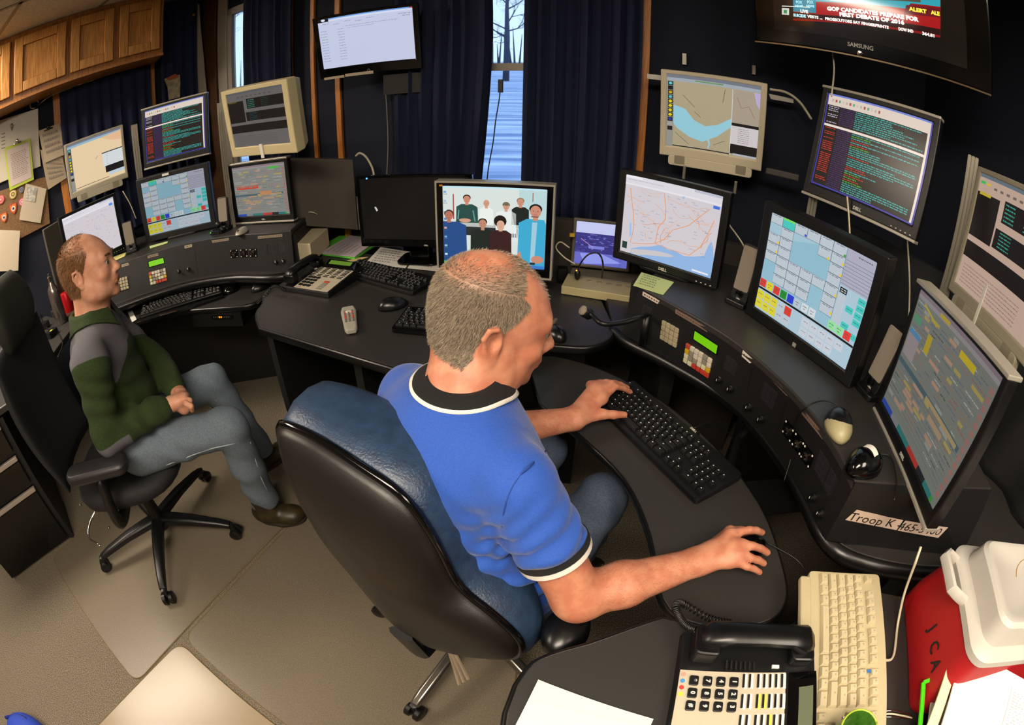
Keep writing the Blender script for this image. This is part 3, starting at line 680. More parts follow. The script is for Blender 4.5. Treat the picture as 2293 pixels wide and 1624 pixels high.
def touchscreen(S):
    g, b_, te = '#b9c3cc', '#7fb2c4', '#43c3bb'
    S.r(0, 0, 1, 1, '#a9c3d2')
    def cell(c, r, w=1, h=1, col=g, l=3):
        u0, v0 = .0+c*.1245, .0+r*.094; S.r(u0+.002, v0+.003, u0+.1245*w-.003, v0+.094*h-.004, col, l); S.r(u0, v0, u0+.1245*w, v0+.094*h, '#5d6d78', l-1)
        if col == g: S.txt(u0+.02, v0+.008, u0+.095, .010, '#4f5560', int(c*31+r*7), l+1)
    S.r(0, 0, .75, .76, b_, 1)
    for c, r in ((0, 0), (2, 0), (3, 0), (4, 0), (5, 0), (1, 1), (0, 2), (1, 2), (4, 1), (5, 1), (0, 3), (1, 3), (5, 2), (0, 4), (1, 4), (2, 4), (3, 4), (4, 4), (5, 3), (1, 5), (2, 5), (3, 5), (5, 4), (1, 6), (2, 6), (3, 6), (5, 5), (5, 6)): cell(c, r)
    cell(1, 0, col=te); S.r(.1265, .0, .246, .02, '#74d860', 5)
    for u, v, c in ((.11, .26, '#e8c31a'), (.11, .355, '#e8c31a'), (.60, .175, '#e8c31a'), (.735, .16, '#e8c31a'), (.735, .26, '#e8c31a'), (.735, .45, '#e8c31a'), (.735, .62, '#e8c31a'), (.36, .075, '#3548c8'), (.735, .08, '#4aa03c')): S.disc(u, v, .012, .012, c, 5, 8)
    S.r(.75, 0, 1, .33, '#a9a9bb', 2)
    for k in range(8): S.r(.75, .10+k*.03, 1, .104+k*.03, '#6b7386', 3)
    S.txt(.85, .03, .97, .014, '#3b4050', 4, 3)
    S.r(.76, .345, .825, .395, '#101418', 4); S.txt(.77, .355, .815, .012, '#d0d6da', 8, 5); S.txt(.77, .375, .815, .012, '#d0d6da', 9, 5)
    for r in range(5): S.r(.755, .405+r*.065, .828, .463+r*.065, g, 3)
    for u, v in ((.93, .35), (.93, .415), (.845, .47), (.93, .48), (.93, .545), (.845, .62), (.93, .67)): S.r(u, v, u+.068, v+.055, te, 4); S.txt(u+.012, v+.02, u+.055, .010, '#2a6b68', int(u*100+v*55), 5)
    S.r(0, .765, 1, .785, '#0a0c10', 4)
    for k, c in enumerate(['#d83a2e', '#e0cc22', '#d83a2e', '#1f8a2a', '#2338cf', g, '#cfd6da', '#cfd6da', '#8fdc9a', '#8fdc9a', '#e23a30']):
        u = .005+k*.0765+(.12 if k > 7 else 0); S.r(u, .675, u+.066, .755, c, 6); S.txt(u+.012, .70, u+.05, .010, '#40454c', k, 7); S.txt(u+.02, .725, u+.04, .010, '#40454c', k+20, 7)
    for r in range(2):
        for c in range(5):
            col = '#d8cc34' if c < 3 else g
            if r == 0 and c == 4: col = '#d83a2e'
            S.r(.0+c*.078, .80+r*.095, .072+c*.078, .885+r*.095, col, 5); S.txt(.015+c*.078, .83+r*.095, .055+c*.078, .010, '#55504a', r*5+c, 6)
    for r in range(2):
        for c in range(5): 
            if c == 4 and r == 1: continue
            S.r(.50+c*.085, .80+r*.095, .578+c*.085, .885+r*.095, '#c3cad3', 5); S.txt(.52+c*.085, .83+r*.095, .56+c*.085, .010, '#60656c', r*5+c+50, 6)
def formscreen(S, tone='#8a8c88', red=True):
    S.r(0, 0, 1, 1, tone); S.r(0, 0, 1, .03, '#8f7f86', 2); S.r(0, .03, 1, .06, '#a29a9c', 2); rnd = random.Random(5)
    for i in range(26):
        v = .08+i*.031; u = .02
        while u < .86:
            l_ = rnd.uniform(.05, .16); c = rnd.choice(['#3f464a', '#b0705a', '#596b7a', '#6b6a86', '#a85a4c', '#c6c8c2'])
            if rnd.random() < .6: S.txt(u, v, u+l_, .011, c, i*9+int(u*50), 4)
            elif rnd.random() < .4: S.r(u, v-.006, u+l_, v+.02, rnd.choice(['#a4a49c', '#c39a80', '#b8a55e']), 3)
            u += l_+.03
    S.r(0, .56, .93, .60, '#4f6a72', 5); S.r(.45, .57, .9, .60, '#b79f72', 6)
    for i in range(9): S.r(0, .63+i*.033, .93, .632+i*.033, '#5f6468', 5)
    S.r(.55, .64, .75, .68, '#b59a7c', 6)
    for i in range(14): S.r(.945, .10+i*.06, .985, .14+i*.06, '#a97a70', 5)
    for u0, u1, c in ((0, .18, '#2e4fb0'), (.18, .30, '#8a8a90'), (.30, .50, '#2f7f7c'), (.5, .68, '#c23a34'), (.68, .80, '#20242c'), (.8, .92, '#2f7f7c'), (.92, .95, '#3fa040')): S.r(u0, .955, u1, 1, c, 6)
    if red:
        S.r(.05, .40, .48, .455, '#d9442a', 6); S.txt(.07, .405, .46, .03, '#8a8c88', 3, 7, cw=.012); S.r(.70, .06, .88, .10, '#4fc04a', 6); S.r(.5, .52, .72, .60, '#c98f62', 7)
    else:
        S.r(.30, .02, .42, .05, '#c9b02e', 6); S.poly([(.10, .06), (.30, .12), (.30, .14), (.10, .08)], '#c9b02e', 6); S.r(.60, .10, .78, .15, '#d8c02a', 6); S.r(.02, .30, .17, .52, '#a89a9c', 7); S.r(.02, .30, .17, .34, '#5b93c0', 8)
        S.r(.02, .18, .12, .24, '#5fa07a', 6); S.r(.24, .22, .30, .36, '#c9b02e', 6)
def grouped_photo(S):
    S.r(0, 0, 1, 1, '#d7e0dc'); S.r(0, .0, 1, .02, '#bfe6f2', 2); S.r(.74, .02, 1, .6, '#b9d6d8', 2)
    S.r(.10, .10, .112, .42, '#a8463c', 3); S.r(.866, .05, .874, .16, '#9c5a4c', 3); S.r(.12, .44, .80, .53, '#b9bdb9', 3); S.r(.12, .51, .74, .62, '#24282c', 4)
    for k in range(9): S.r(.62+k*.016, .50, .63+k*.016, .68, '#dfe7ea', 5)
    def person(x, y, r, hair, skin, shirt, sw, sh, l, bald=False, cap=None):
        S.poly([(x-sw, y+sh), (x-sw*.95, y+r*2.6), (x-sw*.5, y+r*1.7), (x+sw*.5, y+r*1.7), (x+sw*.95, y+r*2.6), (x+sw, y+sh)], shirt, l)
        S.r(x-r*.4, y+r*.8, x+r*.4, y+r*2.0, skin, l+1)
        if not bald: S.disc(x, y-r*.45, r*1.02, r*1.05, hair, l+1)
        S.disc(x, y+.1*r, r*.86, r*1.25, skin, l+2)
        S.disc(x-r*.35, y, r*.1, r*.08, '#2a1c18', l+3, 6); S.disc(x+r*.35, y, r*.1, r*.08, '#2a1c18', l+3, 6); S.r(x-r*.3, y+r*.68, x+r*.3, y+r*.76, '#8f3f38', l+3); S.r(x-r*.08, y+r*.1, x+r*.08, y+r*.42, '#b87a60', l+3)
        if cap: S.disc(x, y-r*.75, r*.95, r*.6, cap, l+3)
    person(.24, .16, .038, '#241a16', '#c98a70', '#1f4a44', .11, .30, 5); S.line([(.16, .30), (.15, .42)], .006, '#5f9a90', 8); S.line([(.30, .30), (.32, .44)], .006, '#5f9a90', 8); S.disc(.22, .43, .06, .025, '#d09a80', 9)
    person(.43, .20, .034, '#8a8a80', '#cf9a80', '#e8efe9', .07, .28, 5, bald=True)
    person(.62, .23, .035, '#5a4a3a', '#cf9a80', '#e6ece9', .10, .34, 5, cap='#6b6a50')
    person(.755, .17, .036, '#8a7a60', '#cf8f78', '#16201e', .085, .29, 5)
    person(.06, .37, .048, '#3a2e28', '#b9715c', '#1c4a88', .18, .66, 10); person(.395, .46, .044, '#241c1a', '#c08870', '#12201c', .125, .5, 10)
    person(.57, .46, .044, '#1c1210', '#d8a890', '#35161a', .11, .5, 12); S.disc(.565, .42, .062, .075, '#1a100f', 13); S.disc(.57, .485, .036, .055, '#d8a890', 15)
    person(.90, .27, .060, '#14100e', '#c98a72', '#3aa8cf', .165, .75, 16); S.poly([(.87, .41), (.92, .41), (.90, .95), (.86, .95)], '#9fc8da', 17); S.r(.86, .335, .93, .345, '#3a2018', 20)
    S.poly([(.72, .86), (.76, .78), (.80, .96), (.76, .98)], '#c98a72', 18); S.disc(.93, .88, .06, .05, '#c98a72', 19); S.r(.86, .92, .91, .95, '#24282c', 20)
    S.r(0, .96, 1, 1, '#3a78c8', 21); S.r(0, .965, .10, 1, '#4fb04a', 22)
    for k in range(8): S.r(.012, .06+k*.115, .038, .085+k*.115, ['#6fa8d8', '#9fc0dc', '#d0e4ee', '#3f7fc8', '#d8a090'][k % 5], 22); S.txt(.008, .095+k*.115, .045, .010, '#5a6a74', k, 22, cw=.005)
def crtscreen(S, warm=False):
    bgc = '#b59a8a' if warm else '#777270'; S.r(0, 0, 1, 1, bgc); dk = '#171110'
    S.r(0, 0, 1, .03, '#5d6a74' if warm else '#666a70', 2)
    S.r(.0, .16, .30, .55, dk, 3); S.r(.36, .14, 1, .32, dk, 3); S.r(.32, .38, 1, .54, dk, 3); S.r(0, .60, 1, .74, dk, 3); S.r(.03, .155, .18, .18, '#b9a02a' if warm else '#6a5a20', 4)
    for i in range(5):
        S.txt(.38, .16+i*.032, .50, .015, '#3fa590', i, 4); S.txt(.62, .16+i*.032, .75, .013, '#3fa590' if warm else '#1d4a44', i+9, 4)
        S.txt(.38, .395+i*.028, .52, .012, '#3fa590' if warm else '#1f5a6a', i+20, 4)
    for i in range(6): S.txt(.05, .80+i*.03, .8, .010, '#7a6258' if warm else '#5f5c5a', i+40, 4)
    if warm: S.r(.02, .06, .08, .085, '#3fae52', 4); S.r(.10, .065, .15, .085, '#c9b02e', 4)
    for k in range(8): S.r(.2+k*.08, .08, .24+k*.08, .10, '#6a5c54' if warm else '#5b5856', 3)
def beige_map(S, river):
    S.r(0, 0, 1, 1, '#a99c7e' if river else '#e3c9a2'); S.r(0, 0, 1, .045, '#6f7480', 3); S.r(0, .045, 1, .09, '#9aa3ad' if river else '#8fb0c4', 3)
    S.r(0, .09, .075, 1, '#8d8d86', 3); 
    for k, c in enumerate(['#4fc3c8', '#1a1a1a', '#c8a21c', '#57b0c0', '#d8c21c', '#e0cc1e', '#d8c21c', '#e0cc1e', '#2338a0', '#9a9a94', '#1a1a1a']): S.r(.01, .10+k*.062, .065, .155+k*.062, '#1c1c18' if c != '#9a9a94' else c, 4); S.disc(.037, .127+k*.062, .02, .02, c, 5, 8)
    if river:
        S.poly([(.075, .42), (.20, .46), (.30, .60), (.42, .66), (.55, .62), (.70, .50), (.70, .62), (.55, .78), (.47, .83), (.40, .88), (.26, .84), (.12, .74), (.075, .68)], '#8fc4d4', 4)
        S.poly([(.44, .82), (.47, .82), (.485, .90), (.47, .96), (.455, .96), (.47, .9)], '#8fc4d4', 4)
        for a, b, c, d in ((.17, .27, .30, .42), (.30, .48, .37, .55), (.62, .12, .60, .3), (.52, .90, .64, .82), (.10, .80, .25, .94)): S.line([(a, b), (c, d)], .0025, '#4c4638', 5)
        S.r(.70, .10, 1, .55, '#a39684', 5); S.line([(.702, .1), (.702, .99)], .003, '#cfd3d8', 8); S.line([(.75, .2), (.8, .34), (.88, .3), (.95, .45)], .003, '#8f6a5c', 6); S.poly([(.93, .1), (1, .1), (1, .32), (.96, .25)], '#b3a6cc', 6)
        S.r(.70, .55, 1, .59, '#101012', 7); S.r(.70, .59, 1, .84, '#c9c2c4', 6); S.r(.70, .84, 1, .97, '#121110', 6); S.r(.74, .965, 1, .99, '#a9adb4', 7)
        for k in range(8): S.txt(.78, .62+k*.026, .9, .009, '#6a666a', k, 7)
        S.r(.075, .975, .70, .99, '#232326', 6); S.r(.3, .055, .6, .07, '#5c8f4a', 5)
    else:
        S.poly([(.62, .09), (1, .05), (1, .26), (.8, .2)], '#dfb58c', 3); S.r(.62, .42, 1, .44, '#1a1a1e', 6); S.r(.63, .44, 1, .72, '#cfd5d8', 5); S.r(.66, .72, 1, .86, '#0d0d10', 6); S.r(.72, .86, 1, .93, '#b7c7d6', 6)
        S.line([(.5, .5), (.55, .44)], .003, '#5a5040', 5); S.r(.08, .955, .7, .965, '#14141c', 6)
        for k in range(7): S.r(.70, .47+k*.035, .72, .474+k*.035, '#6a6e78', 7)
def webpage(S):
    S.r(0, 0, 1, 1, '#c3c8e2'); S.r(0, 0, .12, .06, '#0c0c14', 3); S.r(.12, 0, 1, .022, '#6aa0e6', 3); S.r(.12, .022, 1, .06, '#d3d8ee', 3); S.r(.97, 0, 1, .02, '#c24a40', 4); S.disc(.06, .02, .022, .03, '#d8dcec', 4)
    for k in range(5): S.txt(.05+k*.12, .13 if k % 2 else .10, .12+k*.12, .012, '#6a6f86', k, 4)
    S.txt(.30, .20, .85, .012, '#7a7f98', 9, 4); S.txt(.32, .24, .6, .012, '#9a86c8', 10, 4)
    for k in range(12): S.txt(.02, .24+k*.055, .09, .012, '#6a6f86', k+20, 4); S.txt(.21, .24+k*.055, .28, .012, '#6a6f86', k+40, 4)
    S.txt(.86, .10, .99, .014, '#5a5f76', 60, 4); S.txt(.90, .14, .97, .014, '#5a5f76', 61, 4)
def boxframe(mb, w, h, w2, h2, cz, y0, y1, m=0):
    """rim of a display: outer w x h, opening w2 x h2 shifted by cz"""
    O = [(-w/2, -h/2), (w/2, -h/2), (w/2, h/2), (-w/2, h/2)]; I = [(-w2/2, cz-h2/2), (w2/2, cz-h2/2), (w2/2, cz+h2/2), (-w2/2, cz+h2/2)]
    rings = [[(x, y1, z) for x, z in O], [(x, y0, z) for x, z in O], [(x, y0, z) for x, z in I], [(x, y0+.004, z) for x, z in I]]
    return mb.loft(rings, m, True, False)
M_scr2 = mat_attr('dim_display', .55, .25)
def monitor(label, pos, yaw, w, h, sw, sh, scz, content, pitch=0, roll=0, depth=.05, fm=None, bm=None, base_z=None, chin=None, logo=None, topstrip=None, botstrip=None, buttons=0, group='computer monitors', smat=None, backbulge=.5, name='monitor', arm=None, rad=.004, neck=True, extra=None):
    fm = fm or M_blk; bm = bm or fm; p_ = Vector(pos); bz = base_z if base_z is not None else p_.z-h/2
    t = thing(name, label, 'monitor', (p_.x, p_.y, bz), math.radians(yaw), group)
    T = Matrix.Translation((0, 0, p_.z-bz))@Matrix.Rotation(math.radians(pitch), 4, 'X')@Matrix.Rotation(math.radians(roll), 4, 'Y')
    mb = MB(); boxframe(mb, w, h, sw, sh, scz, 0, depth*.5); xf(mb, T).build('bezel', fm, t, bevel=rad)
    mb = MB(); mb.loft([[(x*w/2, depth*.5, z*h/2) for x, z in ((-1, -1), (1, -1), (1, 1), (-1, 1))], [(x*w/2*.98, depth*.6, z*h/2*.97) for x, z in ((-1, -1), (1, -1), (1, 1), (-1, 1))], [(x*w/2*backbulge, depth, z*h/2*backbulge) for x, z in ((-1, -1), (1, -1), (1, 1), (-1, 1))]]); xf(mb, T).build('back_shell', bm, t, bevel=.004)
    S = Scr(sw, sh, .0035, 0, scz); content(S); xf(S, T).build('screen', smat or M_scr, t)
    if chin:
        mb = MB(); cw, ch = chin; mb.rbox(-cw/2, cw/2, .0, depth*.4, -h/2-ch, -h/2+.004, .012, ax='y'); xf(mb, T).build('speaker_bar', fm, t, bevel=.003)
        for sx in (-1, 1):
            mb = MB(); mb.rbox(sx*(cw/2-.045)-.02, sx*(cw/2-.045)+.02, -.0012, .001, -h/2-ch+.008, -h/2-.004+.010, .003, ax='y'); xf(mb, T).build('speaker_grill', M_beid, t)
    if topstrip:
        mb = MB(); mb.rbox(-w/2, w/2, -.004, depth*.7, h/2-.003, h/2+.006, .002, ax='y'); xf(mb, T).build('top_strip', topstrip, t, bevel=.002)
    if botstrip:
        mb = MB(); mb.rbox(-w/2, w/2, -.004, depth*.7, -h/2-.006, -h/2+.003, .002, ax='y'); xf(mb, T).build('bottom_strip', botstrip, t, bevel=.002)
    if logo:
        txt_, sz, lz = logo[:3]; lx = logo[3] if len(logo) > 3 else 0
        lettering('logo', txt_, sz, M_logo, t, T@Matrix.Translation((lx, -.0004, lz))@RX, bold=.0006)
    for k in range(buttons):
        mb = MB(); mb.ell((w/2-.02-.016*k, -.001, -h/2+.010), (.003, .002, .0018), None, 8, 6); xf(mb, T).build('button', M_btn, t)
    if neck and base_z is not None:
        zb = p_.z-bz
        mb = MB(); mb.loft([[(x, depth+.0+y, z_) for x, y in ((-.045, 0), (.045, 0), (.045, .03), (-.045, .03))] for z_ in (.012, zb*.9)]); mb.build('stand_neck', fm, t, bevel=.006)
        mb = MB(); mb.rbox(-.10, .10, .004, .16, 0, .014, .04, n=6); mb.build('stand_base', fm, t, bevel=.004)
    if arm:   # a mount reaching to a point of the room
        q = t.matrix_basis.inverted()@Vector(arm); mb = MB(); mb.box(-.06, .06, depth-.005, depth+.012, -.06, .06, T=T); s0 = T@Vector((0, depth, 0)); mb.tube([s0, s0+Vector((0, .03, -.005)), q], .014, 8); mb.build('mount_arm', M_blk, t)
    if extra: extra(t, T)
    return t
M_logo = mat('pale_logo', '#b9b6ae', .4); M_btn = mat('pale_button', '#d8d2c0', .4)
M_beim = mat('bright_beige_plastic', '#d0c6ab', .45)
# right console
monitor('black framed map monitor at the left end of the right console, road map on screen', (.469, 1.429, 1.094), -41, .375, .305, .325, .258, .008, lambda S: mapcanvas(S, 1), base_z=.93, logo=('DELL', .013, -.141), buttons=4, depth=.06)
monitor('large black touch monitor with coloured buttons in the centre of the right console', (.727, .989, 1.097), -70.3, .411, .336, .349, .275, .006, touchscreen, pitch=1, base_z=.93, depth=.09, rad=.012,
        extra=lambda t, T: xf(MB().box(-.006, .006, -.002, .001, -.164, -.153), T).build('badge', M_sil, t))
monitor('black monitor with silver top strip at the near end of the right console', (.780, .535, 1.091), -105.2, .381, .317, .344, .275, .011, lambda S: formscreen(S, '#84887f', False), pitch=1, base_z=.93, topstrip=M_sil, depth=.055, smat=M_scr2, logo=('DELL', .010, -.145), botstrip=M_sil)
monitor('upper black monitor filled with coloured terminal text, right of the beige river map monitor', (.949, 1.119, 1.46), -67.6, .41, .345, .365, .292, .010, terminal, pitch=-7.6, roll=.5, topstrip=M_sil, botstrip=M_sil, depth=.045, logo=('DELL', .013, -.159), buttons=5, arm=(1.45, 1.35, 1.42))
monitor('beige monitor with a river map high on the window wall', (.716, 1.772, 1.445), -25.5, .40, .344, .352, .288, .012, lambda S: beige_map(S, 1), pitch=6.5, roll=-1.5, fm=M_beim, depth=.055, chin=(.33, .036), arm=(.80, 1.93, 1.45), smat=M_scr, rad=.008)
monitor('beige edged monitor cut by the right edge of the photo', (1.07, .655, 1.375), -106, .40, .345, .36, .30, .008, lambda S: crtscreen(S, True), pitch=-2, fm=mat('olive_beige', '#a19a85', .45), depth=.055, chin=(.33, .036), arm=(1.40, .72, 1.30), smat=M_scr, rad=.008,
        extra=lambda t, T: xf(MB().box(-.038, -.028, -.003, .0, -.21, -.09), T).build('label_tag', M_wht, t))
# centre
monitor('silver framed monitor showing a group photo of coworkers in the centre', (-.072, 1.663, .992), -9.3, .41, .336, .362, .286, .010, grouped_photo, pitch=-1.2, base_z=.74, depth=.06, fm=M_blkg,
        extra=lambda t, T: (xf(boxframe(MB(), .417, .343, .404, .330, 0, -.002, .05), T).build('silver_rim', M_sil, t), xf(MB().box(-.192, -.180, -.0015, .001, .152, .158), T).build('logo', mat('amber_mark', '#c98a1c', .4), t)))
# switched-off black wide monitor
monitor('switched-off black wide monitor left of the group photo monitor', (-.415, 1.965, .985), -8, .50, .315, .47, .27, .012, lambda S: S.r(0, 0, 1, 1, '#020203').poly([(.13, .47), (.145, .46), (.165, .52), (.15, .54)], '#c9c4bd', 2), base_z=.74, depth=.05, fm=M_blkg, logo=('DELL', .008, -.146, 0.05))
# left console
monitor('beige monitor showing a blank map at the far left above the fleece man', (-2.235, 1.995, 1.468), 51.5, .38, .315, .345, .27, .012, lambda S: beige_map(S, 0), pitch=1.5, fm=mat('grey_beige_plastic', '#b5ad96', .45), depth=.05, chin=(.30, .034), arm=(-2.18, 2.12, 1.30), rad=.008)
monitor('black terminal-text monitor with silver strips, between the two upper beige monitors', (-1.742, 2.172, 1.495), 18, .405, .331, .365, .285, .010, terminal, pitch=-4, roll=1, topstrip=M_sil, botstrip=M_sil, depth=.045, arm=(-1.95, 2.25, 1.38))
def crt_extra(t, T):
    xf(MB().box(-.008, .008, -.004, .0, -.16, -.10), T).build('label_tag', M_wht, t)
monitor('chunky beige monitor with a grey window layout, left of the oak strips', (-.985, 1.765, 1.453), -15.5, .37, .298, .312, .236, .012, crtscreen, pitch=10, roll=2, fm=mat('cream_monitor_plastic', '#cfc196', .45), depth=.10, backbulge=.9, smat=mat_attr('grey_display', .62, .25), extra=crt_extra, rad=.010, arm=(-1.35, 2.45, 1.30))
monitor('black map monitor directly behind the head of the fleece man', (-2.133, 1.788, 1.104), 68, .38, .32, .335, .272, .008, lambda S: mapcanvas(S, 0), pitch=-1.2, base_z=.93, depth=.05, buttons=5)
monitor('dark touch monitor with a grid of coloured buttons on the left console', (-1.72, 2.075, 1.115), 20, .435, .352, .375, .292, .006, touchscreen, pitch=3, roll=1, base_z=.93, depth=.08, fm=M_dark, rad=.010, smat=mat_attr('soft_display', .75, .25),
        extra=lambda t, T: xf(MB().rbox(-.05, -.01, -.004, .0, .160, .172, .002, ax='y'), T).build('label_tag', M_wht, t))
monitor('black monitor with a grey form and red banner, right end of the left console', (-1.21, 2.13, 1.095), -8.5, .375, .305, .33, .255, .008, lambda S: formscreen(S, '#8f918b'), pitch=1, base_z=.93, topstrip=M_sil, botstrip=M_sil, depth=.05, smat=mat_attr('soft_display', .75, .25), logo=('DELL', .009, -.140))
# ---- wall screens
def hp_extra(t, T):
    xf(MB().box(-.22, -.12, -.002, .0, -.160, -.148), T).build('label_strip', M_lab, t); xf(MB().box(-.115, .02, -.002, .0, -.158, -.144), T).build('label_strip', M_lab, t)
    xf(MB().tube([(.006*math.cos(a), -.001, -.140+.006*math.sin(a)) for a in [k*PI/8 for k in range(17)]], .0008, 5), T).build('logo', M_logo, t)
monitor('glossy black wide screen with a pale web page mounted high by the oak strips', (-.645, 2.155, 1.744), -3.6, .481, .308, .432, .247, .017, webpage, pitch=15.5, fm=M_blkg, depth=.05, arm=(-.60, 2.34, 1.62), extra=hp_extra, name='wall_screen')
mb = MB(); mb.prism([wp(2.56-.62, 1.50, .0), wp(2.56-.30, 1.50, 0), wp(2.56-.30, 1.62, 0), wp(2.56-.62, 1.62, 0)], tuple(NWi*.05)); 
mb = MB(); T_ = Matrix.Translation((-.50, 2.27, 1.53)); mb.box(-.09, .09, -.03, .03, -.045, .05, T=T_); tag(mb.build('wall_bracket', mat('dark_wood', '#0c0806', .6)), 'dark wall bracket below the high web page screen', 'bracket')
# ================================================================== CHAIRS
def star_base(t, R, m, z=.07, ang0=0., caster=M_blk, taper=(.026, .016), angs=None):
    mb = MB(); mb.lathe([(.035, .06), (.038, .10), (.03, .13), (.026, .20), (.026, .36), (.02, .40)], (0, 0, 0), 16); mb.build('column', M_blk, t, smooth=35)
    for k in range(5):
        a = ang0+k*2*PI/5; d = Vector((math.cos(a), math.sin(a), 0)); q = Vector((-d.y, d.x, 0))
        mb = MB(); rings = []
        for s, zz, w_, h_ in ((.02, .115, taper[0]*1.15, .03), (R*.5, .105, taper[0]*.95, .026), (R*.85, .085, taper[1]*1.2, .022), (R, .072, taper[1], .016)):
            c = d*s+Vector((0, 0, zz)); rings.append([c+q*(w_*x)+Vector((0, 0, h_*y)) for x, y in ((-1, -.6), (1, -.6), (1, .3), (.6, .6), (-.6, .6), (-1, .3))])
        mb.loft(rings); mb.build('base_leg', m, t, bevel=.003, smooth=40)
        c = d*R; mb = MB()
        for sx in (-1, 1): mb.lathe([(.001, -.011), (.020, -.011), (.026, -.007), (.026, .007), (.020, .011), (.001, .011)], c+q*(sx*.016)+d*.008+Vector((0, 0, .0265)), 14, R=(Matrix((d, Vector((0, 0, 1)), q)).transposed()))
        mb.lathe([(.012, .035), (.014, .05), (.012, .075), (.002, .078)], c, 10); mb.build('caster', caster, t, smooth=35)
M_mesh = mat('black_upholstery', '#0c0c0e', .75, col2='#151518', sscale=400, bump=.3, bscale=600)
M_olive = mat('dark_olive_fabric', '#14160f', .85, col2='#1d2016', sscale=300, bump=.3, bscale=500)
# --- task chair of the man in the fleece
t = thing('office_chair', 'black task chair with separate headrest under the man in the green fleece', 'chair', (-1.437, .968, 0), -math.radians(62)+0)   # local +y faces forward
t.rotation_euler = (0, 0, -math.radians(62))
ca = [math.atan2(y-.968, x+1.437)+math.radians(62) for x, y in ((-1.26, .66),)][0]
star_base(t, .352, M_blk, ang0=ca)
mb = MB(); mb.loft([[(.24*s*(abs(math.cos(a))**.7)*(1 if math.cos(a) > 0 else -1), .02+.24*s*(abs(math.sin(a))**.7)*(1 if math.sin(a) > 0 else -1), z) for a in [2*PI*k/28 for k in range(28)]] for s, z in ((.85, .385), (1, .40), (1.03, .43), (.97, .455), (.6, .468), (.05, .47))]); mb.build('seat', M_mesh, t, smooth=True)
mb = MB(); mb.box(-.10, .10, -.14, .12, .36, .392); mb.build('mechanism', M_blk, t, bevel=.01)
def backpad(t, name, m, w, z0, z1, y, lean, th, bow=.05, shape=None, n=12, sag=0):
    rings = []
    for j in range(n+1):
        v = j/n; z = z0+(z1-z0)*v; ww = w*(shape(v) if shape else 1); f = math.sin(PI*min(1, max(0, v)))**.25 if 0 < v < 1 else .25
        rg = []
        for k in range(24):
            a = 2*PI*k/24; x = ww/2*math.copysign(abs(math.cos(a))**.7, math.cos(a)); yy = th/2*f*math.copysign(abs(math.sin(a))**.8, math.sin(a)); yy += bow*(2*x/w)**2
            rg.append((x, y-lean*v+yy-sag*math.sin(PI*v), z))
        rings.append(rg)
    mb = MB(); mb.loft(rings); return mb.build(name, m, t, smooth=True)
backpad(t, 'backrest', M_mesh, .46, .50, 1.03, -.235, .05, .07, .05, lambda v: .82+.3*math.sin(PI*(.2+v*.6))*.6, sag=.03)
backpad(t, 'headrest', M_olive, .30, 1.0, 1.235, -.245, .02, .10, .03, lambda v: .55+.45*math.sin(PI*(.12+v*.76)), sag=-.01)
mb = MB(); mb.tube([(0, -.05, .36), (0, -.24, .37), (0, -.32, .45), (0, -.315, .75), (0, -.30, 1.02)], .022, 8, flat=.5); mb.build('back_bracket', M_blk, t, smooth=True)
for sx in (-1, 1):
    mb = MB(); mb.tube(smoothpath([(sx*.12, .0, .375), (sx*.27, .0, .38), (sx*.30, .0, .44), (sx*.29, .03, .60)], 4), .018, 8, flat=1.6); mb.build('arm_post', M_blk, t, smooth=True)
    mb = MB(); mb.rbox(sx*.29-.043, sx*.29+.043, -.10, .16, .600, .640, .035, n=5); mb.build('armrest', M_dark, t, bevel=.012, smooth=40)
mb = MB(); mb.tube(smoothpath([(.10, -.10, .37), (.16, -.20, .33), (.24, -.22, .31), (.30, -.15, .31)], 5), .004, 6); mb.build('lever', M_chr, t, smooth=True)
for p_ in ((.225, -.17, .45), (.232, -.12, .41), (.24, -.10, .33)):
    mb = MB(); mb.ell(p_, (.006, .004, .006), None, 10, 6); mb.build('bolt', M_chr, t, smooth=True)
# --- blue leather chair
M_leath = mat('blue_leather', '#1f3047', .36, bump=.5, bscale=260, col2='#263a54', sscale=60)
M_shell = mat('dark_brown_shell', '#120e0c', .42, bump=.12, bscale=500)
t = thing('office_chair', 'blue leather office chair with dark shell back under the man in the blue polo', 'chair', (-.09, .725, 0), -math.radians(25))
ca = math.atan2(.44-.725, -.26+.09)+math.radians(25)
star_base(t, .33, mat('worn_chrome', '#8a857d', .22, .9), ang0=ca, taper=(.018, .014))
def wl(x, z, y=0.): return Vector((x-.0, -.255+y, z))   # the back's own plane, 25.5 cm behind the hub; x to the sitter's right
OUT = [(-.233, .943), (-.215, .988), (-.144, .997), (-.085, .990), (-.033, .978), (.021, .962), (.055, .935), (.080, .89), (.098, .84), (.112, .79), (.135, .755), (.18, .722), (.225, .675), (.238, .63), (.228, .583), (.19, .54), (.105, .475), (.025, .448), (-.04, .485), (-.09, .575), (-.147, .687), (-.195, .76), (-.225, .84)]
X0 = -.005
def lobe(pts, cx, cz, s): return [(cx+(x-cx)*s, cz+(z-cz)*s) for x, z in pts]
o2 = [(q.x, q.z) for q in smoothpath([(x, 0, z) for x, z in OUT+[OUT[0]]], 3)[:-1]]
cx, cz = -.02, .74
mb = MB(); mb.loft([[wl(x-X0, z, yy) for x, z in lobe(o2, cx, cz, s)] for s, yy in ((.02, -.052), (.35, -.050), (.65, -.040), (.85, -.024), (.95, -.010), (1.0, .004), (.98, .012))]); mb.build('shell', M_shell, t, smooth=True)
